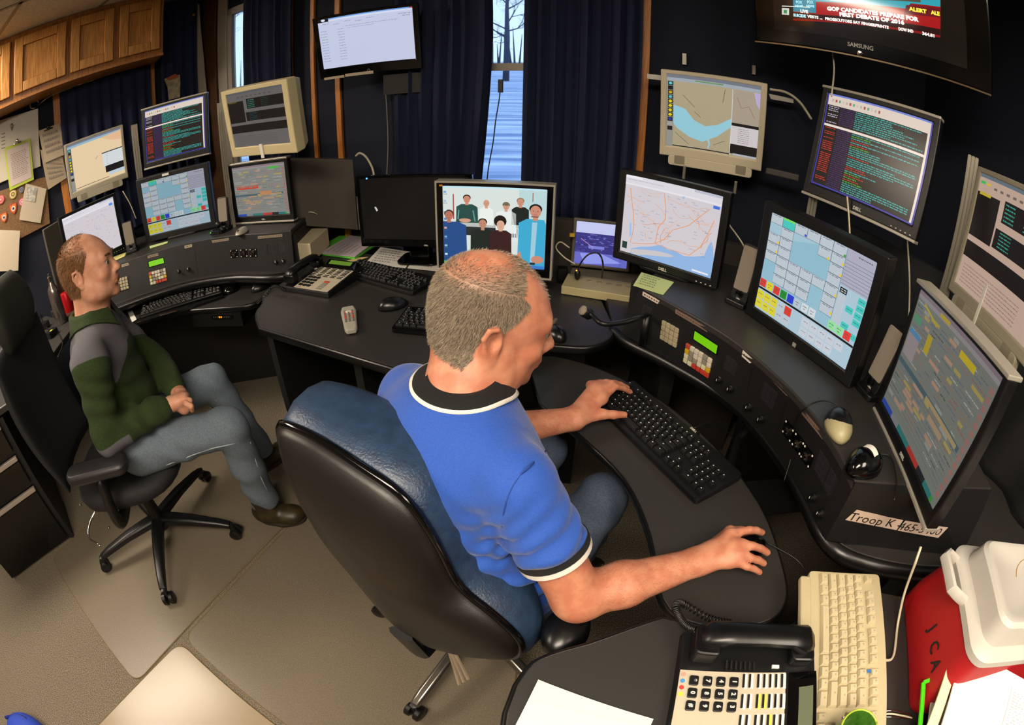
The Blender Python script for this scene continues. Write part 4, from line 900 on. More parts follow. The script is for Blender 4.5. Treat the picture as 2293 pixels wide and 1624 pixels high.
mb = MB(); rg = [wl(x-X0, z, .008) for x, z in lobe(o2, cx, cz, 1.0)]; mb.tube(rg+[rg[0]], .008, 8, caps=False); mb.build('edge_trim', M_blkg, t, smooth=True)
def cush(x, z, yy):
    k = min(1, max(0, (z-.55)/.28)); k = k*k*(3-2*k); return wl(x-X0, z, yy*(.50+.50*k))
mb = MB(); mb.loft([[cush(x, z, yy) for x, z in lobe(o2, cx, cz, s)] for s, yy in ((.97, .010), (1.02, .024), (1.06, .055), (1.07, .095), (1.05, .130), (.98, .155), (.86, .166), (.5, .158), (.02, .15))]); mb.build('backrest', M_leath, t, smooth=True)
mb = MB(); mb.loft([[(.25*s*math.copysign(abs(math.cos(a))**.75, math.cos(a)), .03+.25*s*math.copysign(abs(math.sin(a))**.75, math.sin(a)), z) for a in [2*PI*k/28 for k in range(28)]] for s, z in ((.9, .37), (1, .385), (1.04, .42), (.98, .455), (.6, .468), (.05, .47))]); mb.build('seat', M_leath, t, smooth=True)
mb = MB(); mb.box(-.08, .08, -.08, .10, .335, .375); mb.tube([(0, -.15, .36), (0, -.27, .40), (0, -.30, .55)], .03, 8, flat=.4); mb.build('mechanism', M_blk, t)
for sx, fy in ((1, .0), (-1, .0)):
    px_, py_ = (.305, -.19) if sx > 0 else (-.30, .0)
    mb = MB(); mb.tube(smoothpath([(sx*.10, -.05, .36), (sx*.26, -.05, .38), (px_, py_, .52), (px_, py_, .63)], 4), .02, 8); mb.build('arm_post', M_blk, t, smooth=True)
    mb = MB(); mb.ell((px_, py_, .65), (.043, .062, .032), None, 20, 12); mb.build('armrest', mat('satin_black', '#0a0a0b', .3), t, smooth=True)
mb = MB()
for k in range(3): mb.tube([(.04, -.20-.004*k, .385-.014*k), (.13-.01*k, -.27-.006*k, .375-.018*k)], .004, 4, flat=.25)
o = mb.build('tag_papers', mat('worn_tan_paper', '#7d6d58', .8), t, label='paper tags poking out under the seat')
# ================================================================== PEOPLE: signed-distance bodies turned into one continuous surface each
class SDF:
    def __init__(s, lo, hi, res):
        s.lo = np.array(lo, float); s.res = res; s.n = np.ceil((np.array(hi)-s.lo)/res).astype(int)+1
        s.D = np.full(tuple(s.n), .2, np.float32)
    def region(s, lo, hi, pad):
        a = np.clip(np.floor((np.array(lo)-pad-s.lo)/s.res).astype(int), 0, s.n-1); b = np.clip(np.ceil((np.array(hi)+pad-s.lo)/s.res).astype(int)+1, 1, s.n)
        sl = tuple(slice(i, j) for i, j in zip(a, b))
        if any(j <= i for i, j in zip(a, b)): return None, None
        ax = [s.lo[k]+s.res*np.arange(a[k], b[k], dtype=np.float32) for k in range(3)]
        return sl, ax
    def put(s, sl, d, k, sub=False, cut=False):
        D = s.D[sl]; d = d.astype(np.float32)
        if sub:
            if k: h = np.clip(.5-.5*(D+d)/k, 0, 1); s.D[sl] = D*(1-h)+(-d)*h+k*h*(1-h)
            else: s.D[sl] = np.maximum(D, -d)
        elif cut: s.D[sl] = np.maximum(D, d)
        elif k:
            h = np.clip(.5+.5*(D-d)/k, 0, 1); s.D[sl] = D*(1-h)+d*h-k*h*(1-h)
        else: s.D[sl] = np.minimum(D, d)
    def cap(s, a, b, ra, rb, k=.02, sub=False, flat=None):
        a = np.array(a, float); b = np.array(b, float); R = max(ra, rb)
        sl, ax = s.region(np.minimum(a, b)-R, np.maximum(a, b)+R, k+.03)
        if sl is None: return s
        X = ax[0][:, None, None]-a[0]; Y = ax[1][None, :, None]-a[1]; Z = ax[2][None, None, :]-a[2]; ab = b-a; L2 = ab@ab+1e-12
        t = np.clip((X*ab[0]+Y*ab[1]+Z*ab[2])/L2, 0, 1); dx, dy, dz = X-t*ab[0], Y-t*ab[1], Z-t*ab[2]
        if flat is not None:
            n, f = np.array(flat[0], float), flat[1]; n /= np.linalg.norm(n); q = dx*n[0]+dy*n[1]+dz*n[2]; w = q*(f-1); dx, dy, dz = dx+w*n[0], dy+w*n[1], dz+w*n[2]
            d = (np.sqrt(dx*dx+dy*dy+dz*dz)-(ra+t*(rb-ra)))/max(1, f**.5)
        else: d = np.sqrt(dx*dx+dy*dy+dz*dz)-(ra+t*(rb-ra))
        s.put(sl, d, k, sub); return s
    def ell(s, c, r, R=None, k=.02, sub=False):
        c = np.array(c, float); r = np.array(r, float); R = np.eye(3) if R is None else np.array(R, float); m = max(r)
        sl, ax = s.region(c-m, c+m, k+.03)
        if sl is None: return s
        X = ax[0][:, None, None]-c[0]; Y = ax[1][None, :, None]-c[1]; Z = ax[2][None, None, :]-c[2]
        P_ = [X*R[0, i]+Y*R[1, i]+Z*R[2, i] for i in range(3)]
        k0 = np.sqrt(sum((P_[i]/r[i])**2 for i in range(3))); k1 = np.sqrt(sum((P_[i]/r[i]**2)**2 for i in range(3)))+1e-9
        s.put(sl, k0*(k0-1)/k1, k, sub); return s
    def plane(s, p, n, lo=None, hi=None):
        """keep the side the normal points away from"""
        lo = s.lo if lo is None else lo; hi = s.lo+s.n*s.res if hi is None else hi
        sl, ax = s.region(lo, hi, 0); n = np.array(n, float); n /= np.linalg.norm(n)
        d = (ax[0][:, None, None]-p[0])*n[0]+(ax[1][None, :, None]-p[1])*n[1]+(ax[2][None, None, :]-p[2])*n[2]; s.put(sl, d, 0, cut=True); return s
    def warp(s, fn):
        ax = [s.lo[k]+s.res*np.arange(s.n[k], dtype=np.float32) for k in range(3)]
        s.D += fn(ax[0][:, None, None], ax[1][None, :, None], ax[2][None, None, :]).astype(np.float32); return s
    def val(s, P_):
        q = (np.asarray(P_)-s.lo)/s.res; i = np.clip(np.floor(q).astype(int), 0, s.n-2); f = q-i; o = 0
        for dx in (0, 1):
            for dy in (0, 1):
                for dz in (0, 1):
                    w = (f[..., 0] if dx else 1-f[..., 0])*(f[..., 1] if dy else 1-f[..., 1])*(f[..., 2] if dz else 1-f[..., 2]); o = o+w*s.D[i[..., 0]+dx, i[..., 1]+dy, i[..., 2]+dz]
        return o
    def mesh(s):
        D = s.D; S = D < 0; nx, ny, nz = D.shape
        cnt = np.zeros((nx-1, ny-1, nz-1), np.int16)
        for dx in (0, 1):
            for dy in (0, 1):
                for dz in (0, 1): cnt += S[dx:nx-1+dx, dy:ny-1+dy, dz:nz-1+dz]
        act = (cnt > 0) & (cnt < 8); idx = np.argwhere(act); ids = -np.ones(act.shape, np.int64); ids[act] = np.arange(len(idx))
        acc = np.zeros((len(idx), 3)); w = np.zeros(len(idx)); cs = [(a, b, c) for a in (0, 1) for b in (0, 1) for c in (0, 1)]
        for a in cs:
            for ax_ in range(3):
                if a[ax_]: continue
                b = list(a); b[ax_] = 1
                va = D[idx[:, 0]+a[0], idx[:, 1]+a[1], idx[:, 2]+a[2]]; vb = D[idx[:, 0]+b[0], idx[:, 1]+b[1], idx[:, 2]+b[2]]
                cr_ = (va < 0) != (vb < 0); t = np.where(cr_, va/(va-vb+1e-12), 0); p = np.array(a, float)[None, :].repeat(len(idx), 0); p[:, ax_] += t
                acc[cr_] += p[cr_]; w[cr_] += 1
        V = s.lo+(idx+acc/w[:, None])*s.res; F = []
        for ax_ in range(3):
            sh = [slice(None)]*3; a = [slice(0, None)]*3
            s0 = S[tuple(slice(0, -1) if k == ax_ else slice(None) for k in range(3))]; s1 = S[tuple(slice(1, None) if k == ax_ else slice(None) for k in range(3))]
            e = np.argwhere(s0 != s1); o1, o2_ = [(1, 2), (2, 0), (0, 1)][ax_]
            ok = (e[:, o1] > 0) & (e[:, o2_] > 0) & (e[:, o1] < D.shape[o1]-1) & (e[:, o2_] < D.shape[o2_]-1); e = e[ok]; fl = s0[tuple(e.T)]
            def cid(d1, d2): q = e.copy(); q[:, o1] += d1; q[:, o2_] += d2; return ids[tuple(q.T)]
            Q = np.stack([cid(-1, -1), cid(0, -1), cid(0, 0), cid(-1, 0)], 1); Q[~fl] = Q[~fl][:, ::-1]; F.append(Q)
        return V, np.concatenate(F)
def smooth_mesh(V, F, it=2, lam=.5):
    for _ in range(it):
        A = np.zeros_like(V); c = np.zeros(len(V))
        for i in range(4):
            for j in (1, 3): np.add.at(A, F[:, i], V[F[:, (i+j) % 4]]); np.add.at(c, F[:, i], 1)
        V = V+lam*(A/np.maximum(c, 1)[:, None]-V)
    return V
def mask_attr(o, name, vals):
    a = o.data.attributes.new(name, 'FLOAT', 'POINT'); a.data.foreach_set('value', np.asarray(vals, np.float32)); return o
def masked(name, base, layers):
    """cloth or skin whose own colouring changes where a pattern begins (hair roots, lips, yoke)"""
    m = base.copy(); m.name = name; MATS[name] = m; N = m.node_tree.nodes; Lk = m.node_tree.links; b = N['Principled BSDF']
    src = b.inputs['Base Color'].links[0].from_socket
    for attr, c1, c2, lo, hi, sc_ in layers:
        a = N.new('ShaderNodeAttribute'); a.attribute_name = attr; r_ = N.new('ShaderNodeMapRange'); r_.inputs['From Min'].default_value = lo; r_.inputs['From Max'].default_value = hi; Lk.new(a.outputs['Fac'], r_.inputs[0])
        t = N.new('ShaderNodeTexCoord'); n = N.new('ShaderNodeTexNoise'); n.inputs['Scale'].default_value = sc_; Lk.new(t.outputs['Object'], n.inputs[0])
        q = N.new('ShaderNodeMix'); q.data_type = 'RGBA'; q.inputs[6].default_value = lin(c1); q.inputs[7].default_value = lin(c2); Lk.new(n.outputs['Fac'], q.inputs[0])
        mx = N.new('ShaderNodeMix'); mx.data_type = 'RGBA'; Lk.new(r_.outputs[0], mx.inputs[0]); Lk.new(src, mx.inputs[6]); Lk.new(q.outputs[2], mx.inputs[7]); src = mx.outputs[2]
    Lk.new(src, b.inputs['Base Color']); return m
def lipmask(L): return 1-np.sqrt((L[:, 0]/.0235)**2+((L[:, 2]+.0575)/.0115)**2)-400*np.clip(.093-L[:, 1], 0, 1)
def sdf_obj(name, V, F, mats, parent, midx=None, smooth=True, keep=None):
    if keep is not None:
        F = F[keep]; midx = midx[keep] if midx is not None else None; u, inv = np.unique(F, return_inverse=True); V = V[u]; F = inv.reshape(F.shape)
    me = bpy.data.meshes.new(name); me.vertices.add(len(V)); me.vertices.foreach_set('co', V.astype(np.float32).ravel()); n = len(F)
    me.loops.add(n*4); me.loops.foreach_set('vertex_index', F.astype(np.int32).ravel()); me.polygons.add(n); me.polygons.foreach_set('loop_start', np.arange(n, dtype=np.int32)*4)
    try: me.polygons.foreach_set('loop_total', np.full(n, 4, np.int32))
    except Exception: pass
    for m in mats: me.materials.append(m)
    if midx is not None: me.polygons.foreach_set('material_index', midx.astype(np.int32))
    me.polygons.foreach_set('use_smooth', [smooth]*n); me.update(calc_edges=True); me.validate()
    o = bpy.data.objects.new(name, me); C.objects.link(o)
    if parent is not None:
        o.parent = parent; o.matrix_parent_inverse = parent.matrix_basis.inverted()
    return o
def headR(az, pit, rol):
    az, pit, rol = [math.radians(v) for v in (az, pit, rol)]; f = np.array([math.sin(az), math.cos(az), 0]); r = np.array([math.cos(az), -math.sin(az), 0]); u = np.array([0, 0, 1.])
    f2 = f*math.cos(pit)-u*math.sin(pit); u2 = f*math.sin(pit)+u*math.cos(pit); return np.stack([r*math.cos(rol)-u2*math.sin(rol), f2, r*math.sin(rol)+u2*math.cos(rol)], 1)
def head(S, c, R, fat=0.):
    c = np.array(c)
    def w(*p): return c+R@np.array(p, float)
    def rx(a): a = math.radians(a); return R@np.array([[1, 0, 0], [0, math.cos(a), -math.sin(a)], [0, math.sin(a), math.cos(a)]])
    def rz(a): a = math.radians(a); return R@np.array([[math.cos(a), -math.sin(a), 0], [math.sin(a), math.cos(a), 0], [0, 0, 1]])
    S.ell(w(0, -.014, .036), (.078, .100, .086), rx(-8), 0)
    S.ell(w(0, -.045, -.005), (.066, .058, .060), R, .03)
    S.ell(w(0, .040, .005), (.064, .058, .072), R, .025)
    S.ell(w(0, .040, -.050), (.056+fat*.6, .056, .052), R, .025)
    S.ell(w(0, .048, -.078), (.044+fat, .040+fat*.5, .030), R, .02)
    S.ell(w(0, .084, -.096), (.020, .015, .016), R, .018)
    S.cap(w(-.036, .078, .030), w(.036, .078, .030), .013, .013, .016); S.cap(w(-.012, .088, .028), w(.012, .088, .028), .010, .010, .01)
    for sx in (-1, 1):
        S.ell(w(sx*.043, .066, -.022), (.022, .020, .019), R, .018)
        S.ell(w(sx*.033, .104, .012), (.017, .014, .010), R, .010, sub=True)
        S.ell(w(sx*.032, .078, .011), (.0125, .0115, .0118), R, .002)
        S.ell(w(sx*.034, .083, .0205), (.016, .0115, .0045), rz(-sx*14), .004); S.ell(w(sx*.034, .083, .0015), (.014, .009, .0035), rz(-sx*14), .005)
        if fat: S.ell(w(sx*.046, .020, -.070), (.030, .040, .032), R, .025)
        S.ell(w(sx*.066, .0, -.038), (.012, .028, .036), rx(20), .02)
    S.cap(w(0, .088, .020), w(0, .112, -.020), .0075, .0105, .010); S.ell(w(0, .112, -.024), (.0125, .0125, .0105), R, .006)
    for sx in (-1, 1): S.ell(w(sx*.0125, .102, -.027), (.0085, .011, .008), R, .005); S.ell(w(sx*.0065, .108, -.0355), (.0035, .005, .003), R, .002, sub=True)
    S.ell(w(0, .094, -.050), (.026, .012, .020), R, .012)
    S.ell(w(0, .1035, -.0515), (.021, .0050, .0048), R, .004); S.ell(w(0, .1005, -.063), (.019, .0062, .0058), R, .004); S.cap(w(-.023, .0985, -.0568), w(.023, .0985, -.0568), .0015, .0015, .003, sub=True)
    S.ell(w(0, .097, -.076), (.015, .0045, .004), R, .006, sub=True)
    for sx in (-1, 1):
        E = R@np.array([[1, 0, 0], [0, math.cos(.28), -math.sin(.28)], [0, math.sin(.28), math.cos(.28)]])@np.array([[math.cos(sx*.35), 0, math.sin(sx*.35)*0], [math.sin(sx*.35), 1, 0], [0, 0, 1]])
        A = [(.080, -.003, .014), (.087, -.012, .027), (.092, -.026, .025), (.090, -.030, .008), (.086, -.022, -.014), (.080, -.010, -.032), (.077, -.001, -.026)]
        P_ = [w(sx*x, y, z) for x, y, z in A]
        S.ell(w(sx*.081, -.012, -.002), (.006, .017, .028), R, .003)
        for a, b, r in zip(P_[:-1], P_[1:], (.004, .0045, .0045, .004, .005, .0055)): S.cap(a, b, r, r, .003)
        S.ell(w(sx*.088, -.010, .002), (.009, .009, .015), R, .003, sub=True); S.ell(w(sx*.077, -.001, -.004), (.004, .004, .007), R, .003)
    return w
def finger(S, pts, r0, r1, k=.004, first=None):
    n = len(pts)-1
    for i in range(n):
        a, b = r0+(r1-r0)*i/n, r0+(r1-r0)*(i+1)/n
        S.cap(pts[i], pts[i+1], a, b, first if (i == 0 and first) else k)
def strands(name, V, F, dens, length, dirf, m, parent, N, width=.00045, seed=1, jit=.35):
    """short hairs standing on a surface; dens and dirf take points"""
    rnd = np.random.RandomState(seed); T0 = V[F]; cen = T0.mean(1); nr = np.cross(T0[:, 2]-T0[:, 0], T0[:, 3]-T0[:, 1]); ar = np.linalg.norm(nr, axis=1)+1e-12; nr = nr/ar[:, None]
    w = ar*dens(cen); w = w/w.sum(); pick = rnd.choice(len(F), N, p=w); a, b = rnd.rand(N, 1), rnd.rand(N, 1); q = T0[pick]
    p = (q[:, 0]*(1-a)+q[:, 1]*a)*(1-b)+(q[:, 3]*(1-a)+q[:, 2]*a)*b; n = nr[pick]; d = dirf(p); d = d-(d*n).sum(1)[:, None]*n; d /= np.linalg.norm(d, axis=1)[:, None]+1e-9
    d = n*.75+d*.75+rnd.randn(N, 3)*jit*.5; d /= np.linalg.norm(d, axis=1)[:, None]; L_ = length*(.6+.8*rnd.rand(N, 1)); s = np.cross(d, rnd.randn(N, 3)); s /= np.linalg.norm(s, axis=1)[:, None]
    p0 = p-n*.0005; bend = np.array([0, 0, -1.])*L_*.15
    VV = np.stack([p0-s*width, p0+s*width, p0+d*L_*.55+s*width*.8, p0+d*L_*.55-s*width*.8, p0+d*L_+bend], 1).reshape(-1, 3)
    me = bpy.data.meshes.new(name); fs = []
    for i in range(N): o_ = i*5; fs += [(o_, o_+1, o_+2, o_+3), (o_+3, o_+2, o_+4)]
    me.from_pydata(VV.tolist(), [], fs); me.materials.append(m[0])
    for mm in m[1:]: me.materials.append(mm)
    if len(m) > 1: mi = np.repeat(rnd.randint(0, len(m), N), 2); me.polygons.foreach_set('material_index', mi.astype(np.int32))
    o = bpy.data.objects.new(name, me); C.objects.link(o); o.parent = parent; o.matrix_parent_inverse = parent.matrix_basis.inverted(); return o
def skinmat(name, c1, c2): return mat(name, c1, .46, col2=c2, sscale=38, bump=.12, bscale=900, sss=.0, spec=.45)
M_skinB = skinmat('ruddy_skin', '#b87258', '#c98a6c'); M_skinG = skinmat('fair_skin', '#c4876a', '#d09a7e')
M_lip = mat('lip_skin', '#b06a56', .45); M_white = mat('eye_white', '#a0948a', .2); M_iris = mat('iris', '#2c2a2e', .15)
def eyes(w, parent, R, col=None):
    for sx in (-1, 1):
        mb = MB(); mb.ell((0, 0, 0), (.0118, .0118, .0118), None, 16, 10); mb.ell((0, .0095, -.001), (.0062, .0034, .0062), None, 12, 8, 1)
        o = mb.build('eye', [M_white, M_iris], None, smooth=True); M4 = Matrix(np.vstack([np.hstack([R, w(sx*.032, .0825, .0115)[:, None]]), [0, 0, 0, 1]]).tolist()); o.data.transform(M4); o.parent = parent; o.matrix_parent_inverse = parent.matrix_basis.inverted()
def loc_of(c, R, P_): return (np.asarray(P_)-np.array(c))@R
def A3(px, py, z): return np.array(at(px, py, z))
def band(name, c, n, r1, r2, h, m, parent, flat=None, push=.0):
    """a short ring of cloth (hem, cuff) around axis n"""
    n = Vector(n).normalized(); a = n.orthogonal().normalized(); b = n.cross(a); c = Vector(c); rings = []
    prof = [(r1, -h/2), (r1+.0035, -h/2), (r2+.0035, h/2), (r2, h/2), (r1, -h/2)]
    for k in range(37):
        t_ = 2*PI*k/36; d = a*math.cos(t_)+b*math.sin(t_); rings.append([c+d*r+n*z for r, z in prof[:-1]])
    mb = MB(); mb.loft(rings, caps=False); o = mb.build(name, m, None, smooth=50); o.parent = parent; o.matrix_parent_inverse = parent.matrix_basis.inverted(); return o
def fold(x, y, z, fx, fy, fz, ph=0.): return np.sin(x*fx+y*fy+z*fz+ph+1.3*np.sin(x*21+y*17+z*13))
# ------------------------------------------------------------------ the man in the blue polo
pB = thing('person', 'person in a blue polo with a black collar typing at the right console', 'person', (-.08, .70, 0))
hc, HR = np.array([-.036, .757, 1.095]), headR(78, 16, 0)
Rs, Ls = np.array([.018, .515, .945]), np.array([-.205, .785, .922]); Re = np.array([.118, .450, .735]); Rw = A3(1566, 1256, .728); Le = np.array([-.085, .875, .745]); Lw = A3(1285, 938, .735)
S = SDF((-.34, .33, .62), (.60, 1.2, 1.27), .0034)
w = head(S, hc, HR, fat=.010)
nb = np.array([-.085, .675, .985])
S.cap(w(0, -.028, -.045), nb, .060, .070, .035); S.cap(w(0, .01, -.07), nb+np.array([.02, .03, 0]), .045, .06, .03)
S.ell((-.09, .675, .88), (.12, .07, .07), np.array([[.647, .762, 0], [-.762, .647, 0], [0, 0, 1]]), .05)
S.cap(nb-np.array([0, 0, .05]), Rs-np.array([0, 0, .02]), .045, .036, .04); S.cap(nb-np.array([0, 0, .05]), Ls-np.array([0, 0, .02]), .045, .036, .04)
S.cap(Rs-np.array([0, 0, .02]), Re, .038, .044, .02); S.cap(Rs+(Re-Rs)*.42, Re, .046, .044, .01); S.cap(Re, Re+(Rw-Re)*.35, .042, .043, .02); S.cap(Re+(Rw-Re)*.35, Rw, .043, .028, .015, flat=((0, 0, 1), 1.12))
S.cap(Ls-np.array([0, 0, .02]), Le, .036, .042, .02); S.cap(Le, Le+(Lw-Le)*.4, .042, .040, .02); S.cap(Le+(Lw-Le)*.4, Lw, .040, .028, .015)
# right hand, draped over a mouse
zk, zt = .745, .722
kn = [A3(1634, 1200, zk+.006), A3(1641, 1220, zk+.007), A3(1640, 1240, zk+.002), A3(1633, 1258, zk-.006)]
mid = [A3(1678, 1187, zk+.012), A3(1686, 1223, zk+.012), A3(1682, 1250, zk+.002), A3(1672, 1270, zk-.008)]
tip = [A3(1706, 1193, zt+.006), A3(1718, 1238, zt+.002), A3(1710, 1262, zt-.004), A3(1701, 1282, zt-.008)]
for i, (a, b, c_, r) in enumerate(zip(kn, mid, tip, (.0090, .0092, .0088, .0078))): finger(S, [a, (a+b)/2+np.array([0, 0, .003]), b, (b+c_)/2+np.array([0, 0, .003]), c_], r*1.0, r*.86, .0025, first=.006)
S.cap(Rw, (kn[1]+kn[2])/2, .027, .024, .02, flat=((0, 0, 1), 1.4)); S.cap(kn[0], kn[3], .0115, .0095, .012); S.cap(Rw+(kn[0]-Rw)*.3, kn[0], .018, .012, .014); S.cap(Rw+(kn[3]-Rw)*.3, kn[3], .018, .011, .014)
tb0 = Rw+(kn[0]-Rw)*.35+np.array([.0, .012, -.006]); finger(S, [tb0, A3(1634, 1190, .724), A3(1660, 1190, .712), A3(1680, 1194, .708)], .0135, .009, .006, first=.014)
# left hand on the keys
zk = .752
kl = [A3(1348, 893, zk), A3(1340, 878, zk+.004), A3(1331, 868, zk+.004), A3(1322, 863, zk)]
ml = [A3(1378, 866, zk+.012), A3(1370, 859, zk+.013), A3(1358, 856, zk+.011), A3(1344, 856, zk+.006)]
tl_ = [A3(1411, 878, .722), A3(1405, 869, .722), A3(1394, 864, .722), A3(1376, 862, .722)]
for a, b, c_, r in zip(kl, ml, tl_, (.0090, .0092, .0088, .0078)): finger(S, [a, b, (b+c_)/2+np.array([0, 0, .004]), c_], r*1.03, r*.84, .003, first=.007)
S.cap(Lw, (kl[1]+kl[2])/2, .027, .024, .02, flat=((0, 0, 1), 1.3)); S.cap(kl[0], kl[3], .012, .0095, .012); S.cap(Lw+(kl[0]-Lw)*.2, kl[0], .019, .013, .012)
finger(S, [Lw+(kl[0]-Lw)*.35+np.array([.004, -.014, -.008]), A3(1350, 928, .735), A3(1374, 929, .728), A3(1398, 929, .722)], .0150, .0088, .006, first=.014)
V, F = S.mesh(); V = smooth_mesh(V, F, 1, .5)
Lc = loc_of(hc, HR, V[F].mean(1)); mi = np.zeros(len(F), int)
lip = (abs(Lc[:, 0]) < .022) & (Lc[:, 1] > .094) & (Lc[:, 2] < -.047) & (Lc[:, 2] > -.069); mi[lip] = 1
M_stub = mat('close_cropped_hair', '#77685a', .8, col2='#93826f', sscale=420, bump=.5, bscale=700)
def hairB(L):     # 0..1 how much hair grows at a head point, for the greying man
    x, y, z = L[:, 0], L[:, 1], L[:, 2]; ax = np.abs(x)
    side = (z > -.050+np.clip(y+.05, 0, .2)*1.3) & (y < .060-.35*np.clip(z-.03, 0, 1)) & (z > np.where(y > -.004, .012, -.2)) & (z < .20)
    d = side.astype(float)*.9
    top = (z > .085) & (ax < .062); crown = np.exp(-(((x/.056)**2+((y+.038)/.060)**2)**2)*.9)
    d = np.where(z > .07, d*(1-.985*crown), d)
    tem = (z > .05) & (ax > .022) & (ax < .062) & (y > .022-.35*(.062-ax)); d = np.where(tem & (y > .02), 0, d)
    fr = (z > .06) & (ax < .026) & (y < .075) & (y > -.01); d = np.where(fr, np.minimum(d, .45)+.12*(z > .07), d)
    return d*(L[:, 2] > -.07)*(np.linalg.norm(L, axis=1) < .16)
hB = hairB(Lc); mi[hB > .62] = 2
# keep ears free of hair colour
ear = (abs(Lc[:, 0]) > .0785) & (Lc[:, 1] > -.036) & (Lc[:, 1] < .012) & (Lc[:, 2] < .034) & (Lc[:, 2] > -.04); mi[ear] = 0
Lv = loc_of(hc, HR, V); hv = hairB(Lv); ev = (abs(Lv[:, 0]) > .0785) & (Lv[:, 1] > -.036) & (Lv[:, 1] < .012) & (Lv[:, 2] < .034) & (Lv[:, 2] > -.04); hv[ev] = 0
body = sdf_obj('body', V, F, [masked('ruddy_head_skin', M_skinB, [('hair', '#77685a', '#93826f', .15, .95, 420), ('lip', '#a3604e', '#96523f', 0, .5, 100)])], pB); mask_attr(body, 'hair', hv); mask_attr(body, 'lip', lipmask(Lv)); body['label'] = 'bare head, forearms and hands with ruddy skin'
eyes(w, pB, HR)
def downback(c, R, k=.6): 
    def f(p): L = loc_of(c, R, p); t_ = np.stack([np.zeros(len(p)), -.25-.9*np.clip(.1-L[:, 2], 0, .2)*0-.2+np.where(L[:, 2] > .08, .9, 0), np.where(L[:, 2] > .08, .1, -1.)], 1); return t_@R.T
    return f
M_h1 = mat('grey_hair', '#8c8071', .6); M_h2 = mat('tan_hair', '#a2937d', .6); M_h3 = mat('dark_hair', '#4c4237', .6)
def dB(cen): L = loc_of(hc, HR, cen); d = hairB(L); e = (abs(L[:, 0]) > .0785) & (L[:, 1] > -.036) & (L[:, 1] < .012) & (L[:, 2] < .034); d[e] = 0; return d
strands('hair', V, F, dB, .0062, downback(hc, HR), [M_h1, M_h2, M_h2, M_h3], pB, 34000, .00030, 3)
def armhair(cen):
    d = np.zeros(len(cen))
    for a, b in ((Re, Rw), (Le, Lw)):
        ab = b-a; t_ = ((cen-a)@ab)/(ab@ab); q = np.linalg.norm(cen-a-np.clip(t_, 0, 1)[:, None]*ab, axis=1); d += ((t_ > .12) & (t_ < .95) & (q < .055) & (cen[:, 2] > a[2]-.01))*1.
    return d
strands('arm_hair', V, F, armhair, .006, lambda p: np.tile((Rw-Re)/np.linalg.norm(Rw-Re), (len(p), 1)), [mat('arm_hair_brown', '#5a3c28', .6)], pB, 2600, .00013, 5, jit=.7)
for sx in (-1, 1):
    mb = MB(); pts = [w(sx*x, y, z) for x, y, z in ((.014, .1005, .031), (.026, .100, .036), (.038, .092, .036), (.048, .080, .031))]
    mb.tube(pts, [.003, .0038, .0035, .0015], 6)
    o = mb.build('eyebrow', M_h3, None, smooth=True); o.parent = pB; o.matrix_parent_inverse = pB.matrix_basis.inverted()
# polo shirt
M_polo = mat('royal_blue_pique', '#19489f', .8, col2='#2151ad', sscale=500, bump=.9, bscale=45, sheen=.2)
S2 = SDF((-.40, .30, .50), (.34, 1.1, 1.06), .0042)
RT_ = np.array([[.647, .762, 0], [-.762, .647, 0], [0, 0, 1]])
S2.ell((-.085, .67, .865), (.185, .125, .15), RT_, .05); S2.ell((-.055, .645, .70), (.175, .150, .17), RT_, .08); S2.ell((-.045, .640, .59), (.180, .155, .12), RT_, .06)
S2.cap(nb+np.array([0, 0, -.03]), Rs+np.array([-.03, .03, -.002]), .074, .060, .05); S2.cap(nb+np.array([0, 0, -.03]), Ls+np.array([.02, -.02, -.002]), .074, .058, .05)
S2.ell(nb+np.array([-.035, -.035, -.045]), (.125, .075, .06), RT_, .05); S2.ell((-.115, .635, .86), (.15, .10, .13), RT_, .05)
hemR = Rs+(Re-Rs)*.50; hemL = Ls+(Le-Ls)*.6
S2.cap(Rs, hemR+(hemR-Rs)*.3, .056, .062, .035); S2.cap(Ls, hemL+(hemL-Ls)*.3, .054, .060, .035)
nR = (Re-Rs)/np.linalg.norm(Re-Rs); nLv = (Le-Ls)/np.linalg.norm(Le-Ls)
def cutsleeve(S_, h, n, r=.105):
    sl, ax = S_.region(h-.11, h+.14, 0); X, Y, Z = ax[0][:, None, None]-h[0], ax[1][None, :, None]-h[1], ax[2][None, None, :]-h[2]
    t_ = X*n[0]+Y*n[1]+Z*n[2]; q = np.sqrt(np.maximum(X*X+Y*Y+Z*Z-t_*t_, 0)); 
    d = np.where(q < r, t_, -1.)
    S_.D[sl] = np.where((t_ > 0) & (q < .088) & (t_ < .13), np.maximum(S_.D[sl], np.minimum(t_, .05)), S_.D[sl])
S2.warp(lambda x, y, z: -.0085*fold(x, y, z, 30, -22, 95)*np.exp(-(((x-.01)/.11)**2+((y-.60)/.12)**2+((z-.80)/.11)**2))-.007*fold(x, y, z, -10, 12, 125, 1.)*np.exp(-(((z-.68)/.10)**2))-.0012*fold(x, y, z, 25, 40, 30))
S2.warp(lambda x, y, z: -.0065*np.sin(((x-Rs[0])*nR[0]+(y-Rs[1])*nR[1]+(z-Rs[2])*nR[2])*170+(x+y)*55+2*np.sin(x*40))*np.exp(-(((x-.05)/.10)**2+((y-.47)/.085)**2+((z-.855)/.075)**2)))
cutsleeve(S2, hemR, nR); cutsleeve(S2, hemL, nLv)
S2.plane((0, 0, .545), (0, 0, -1))
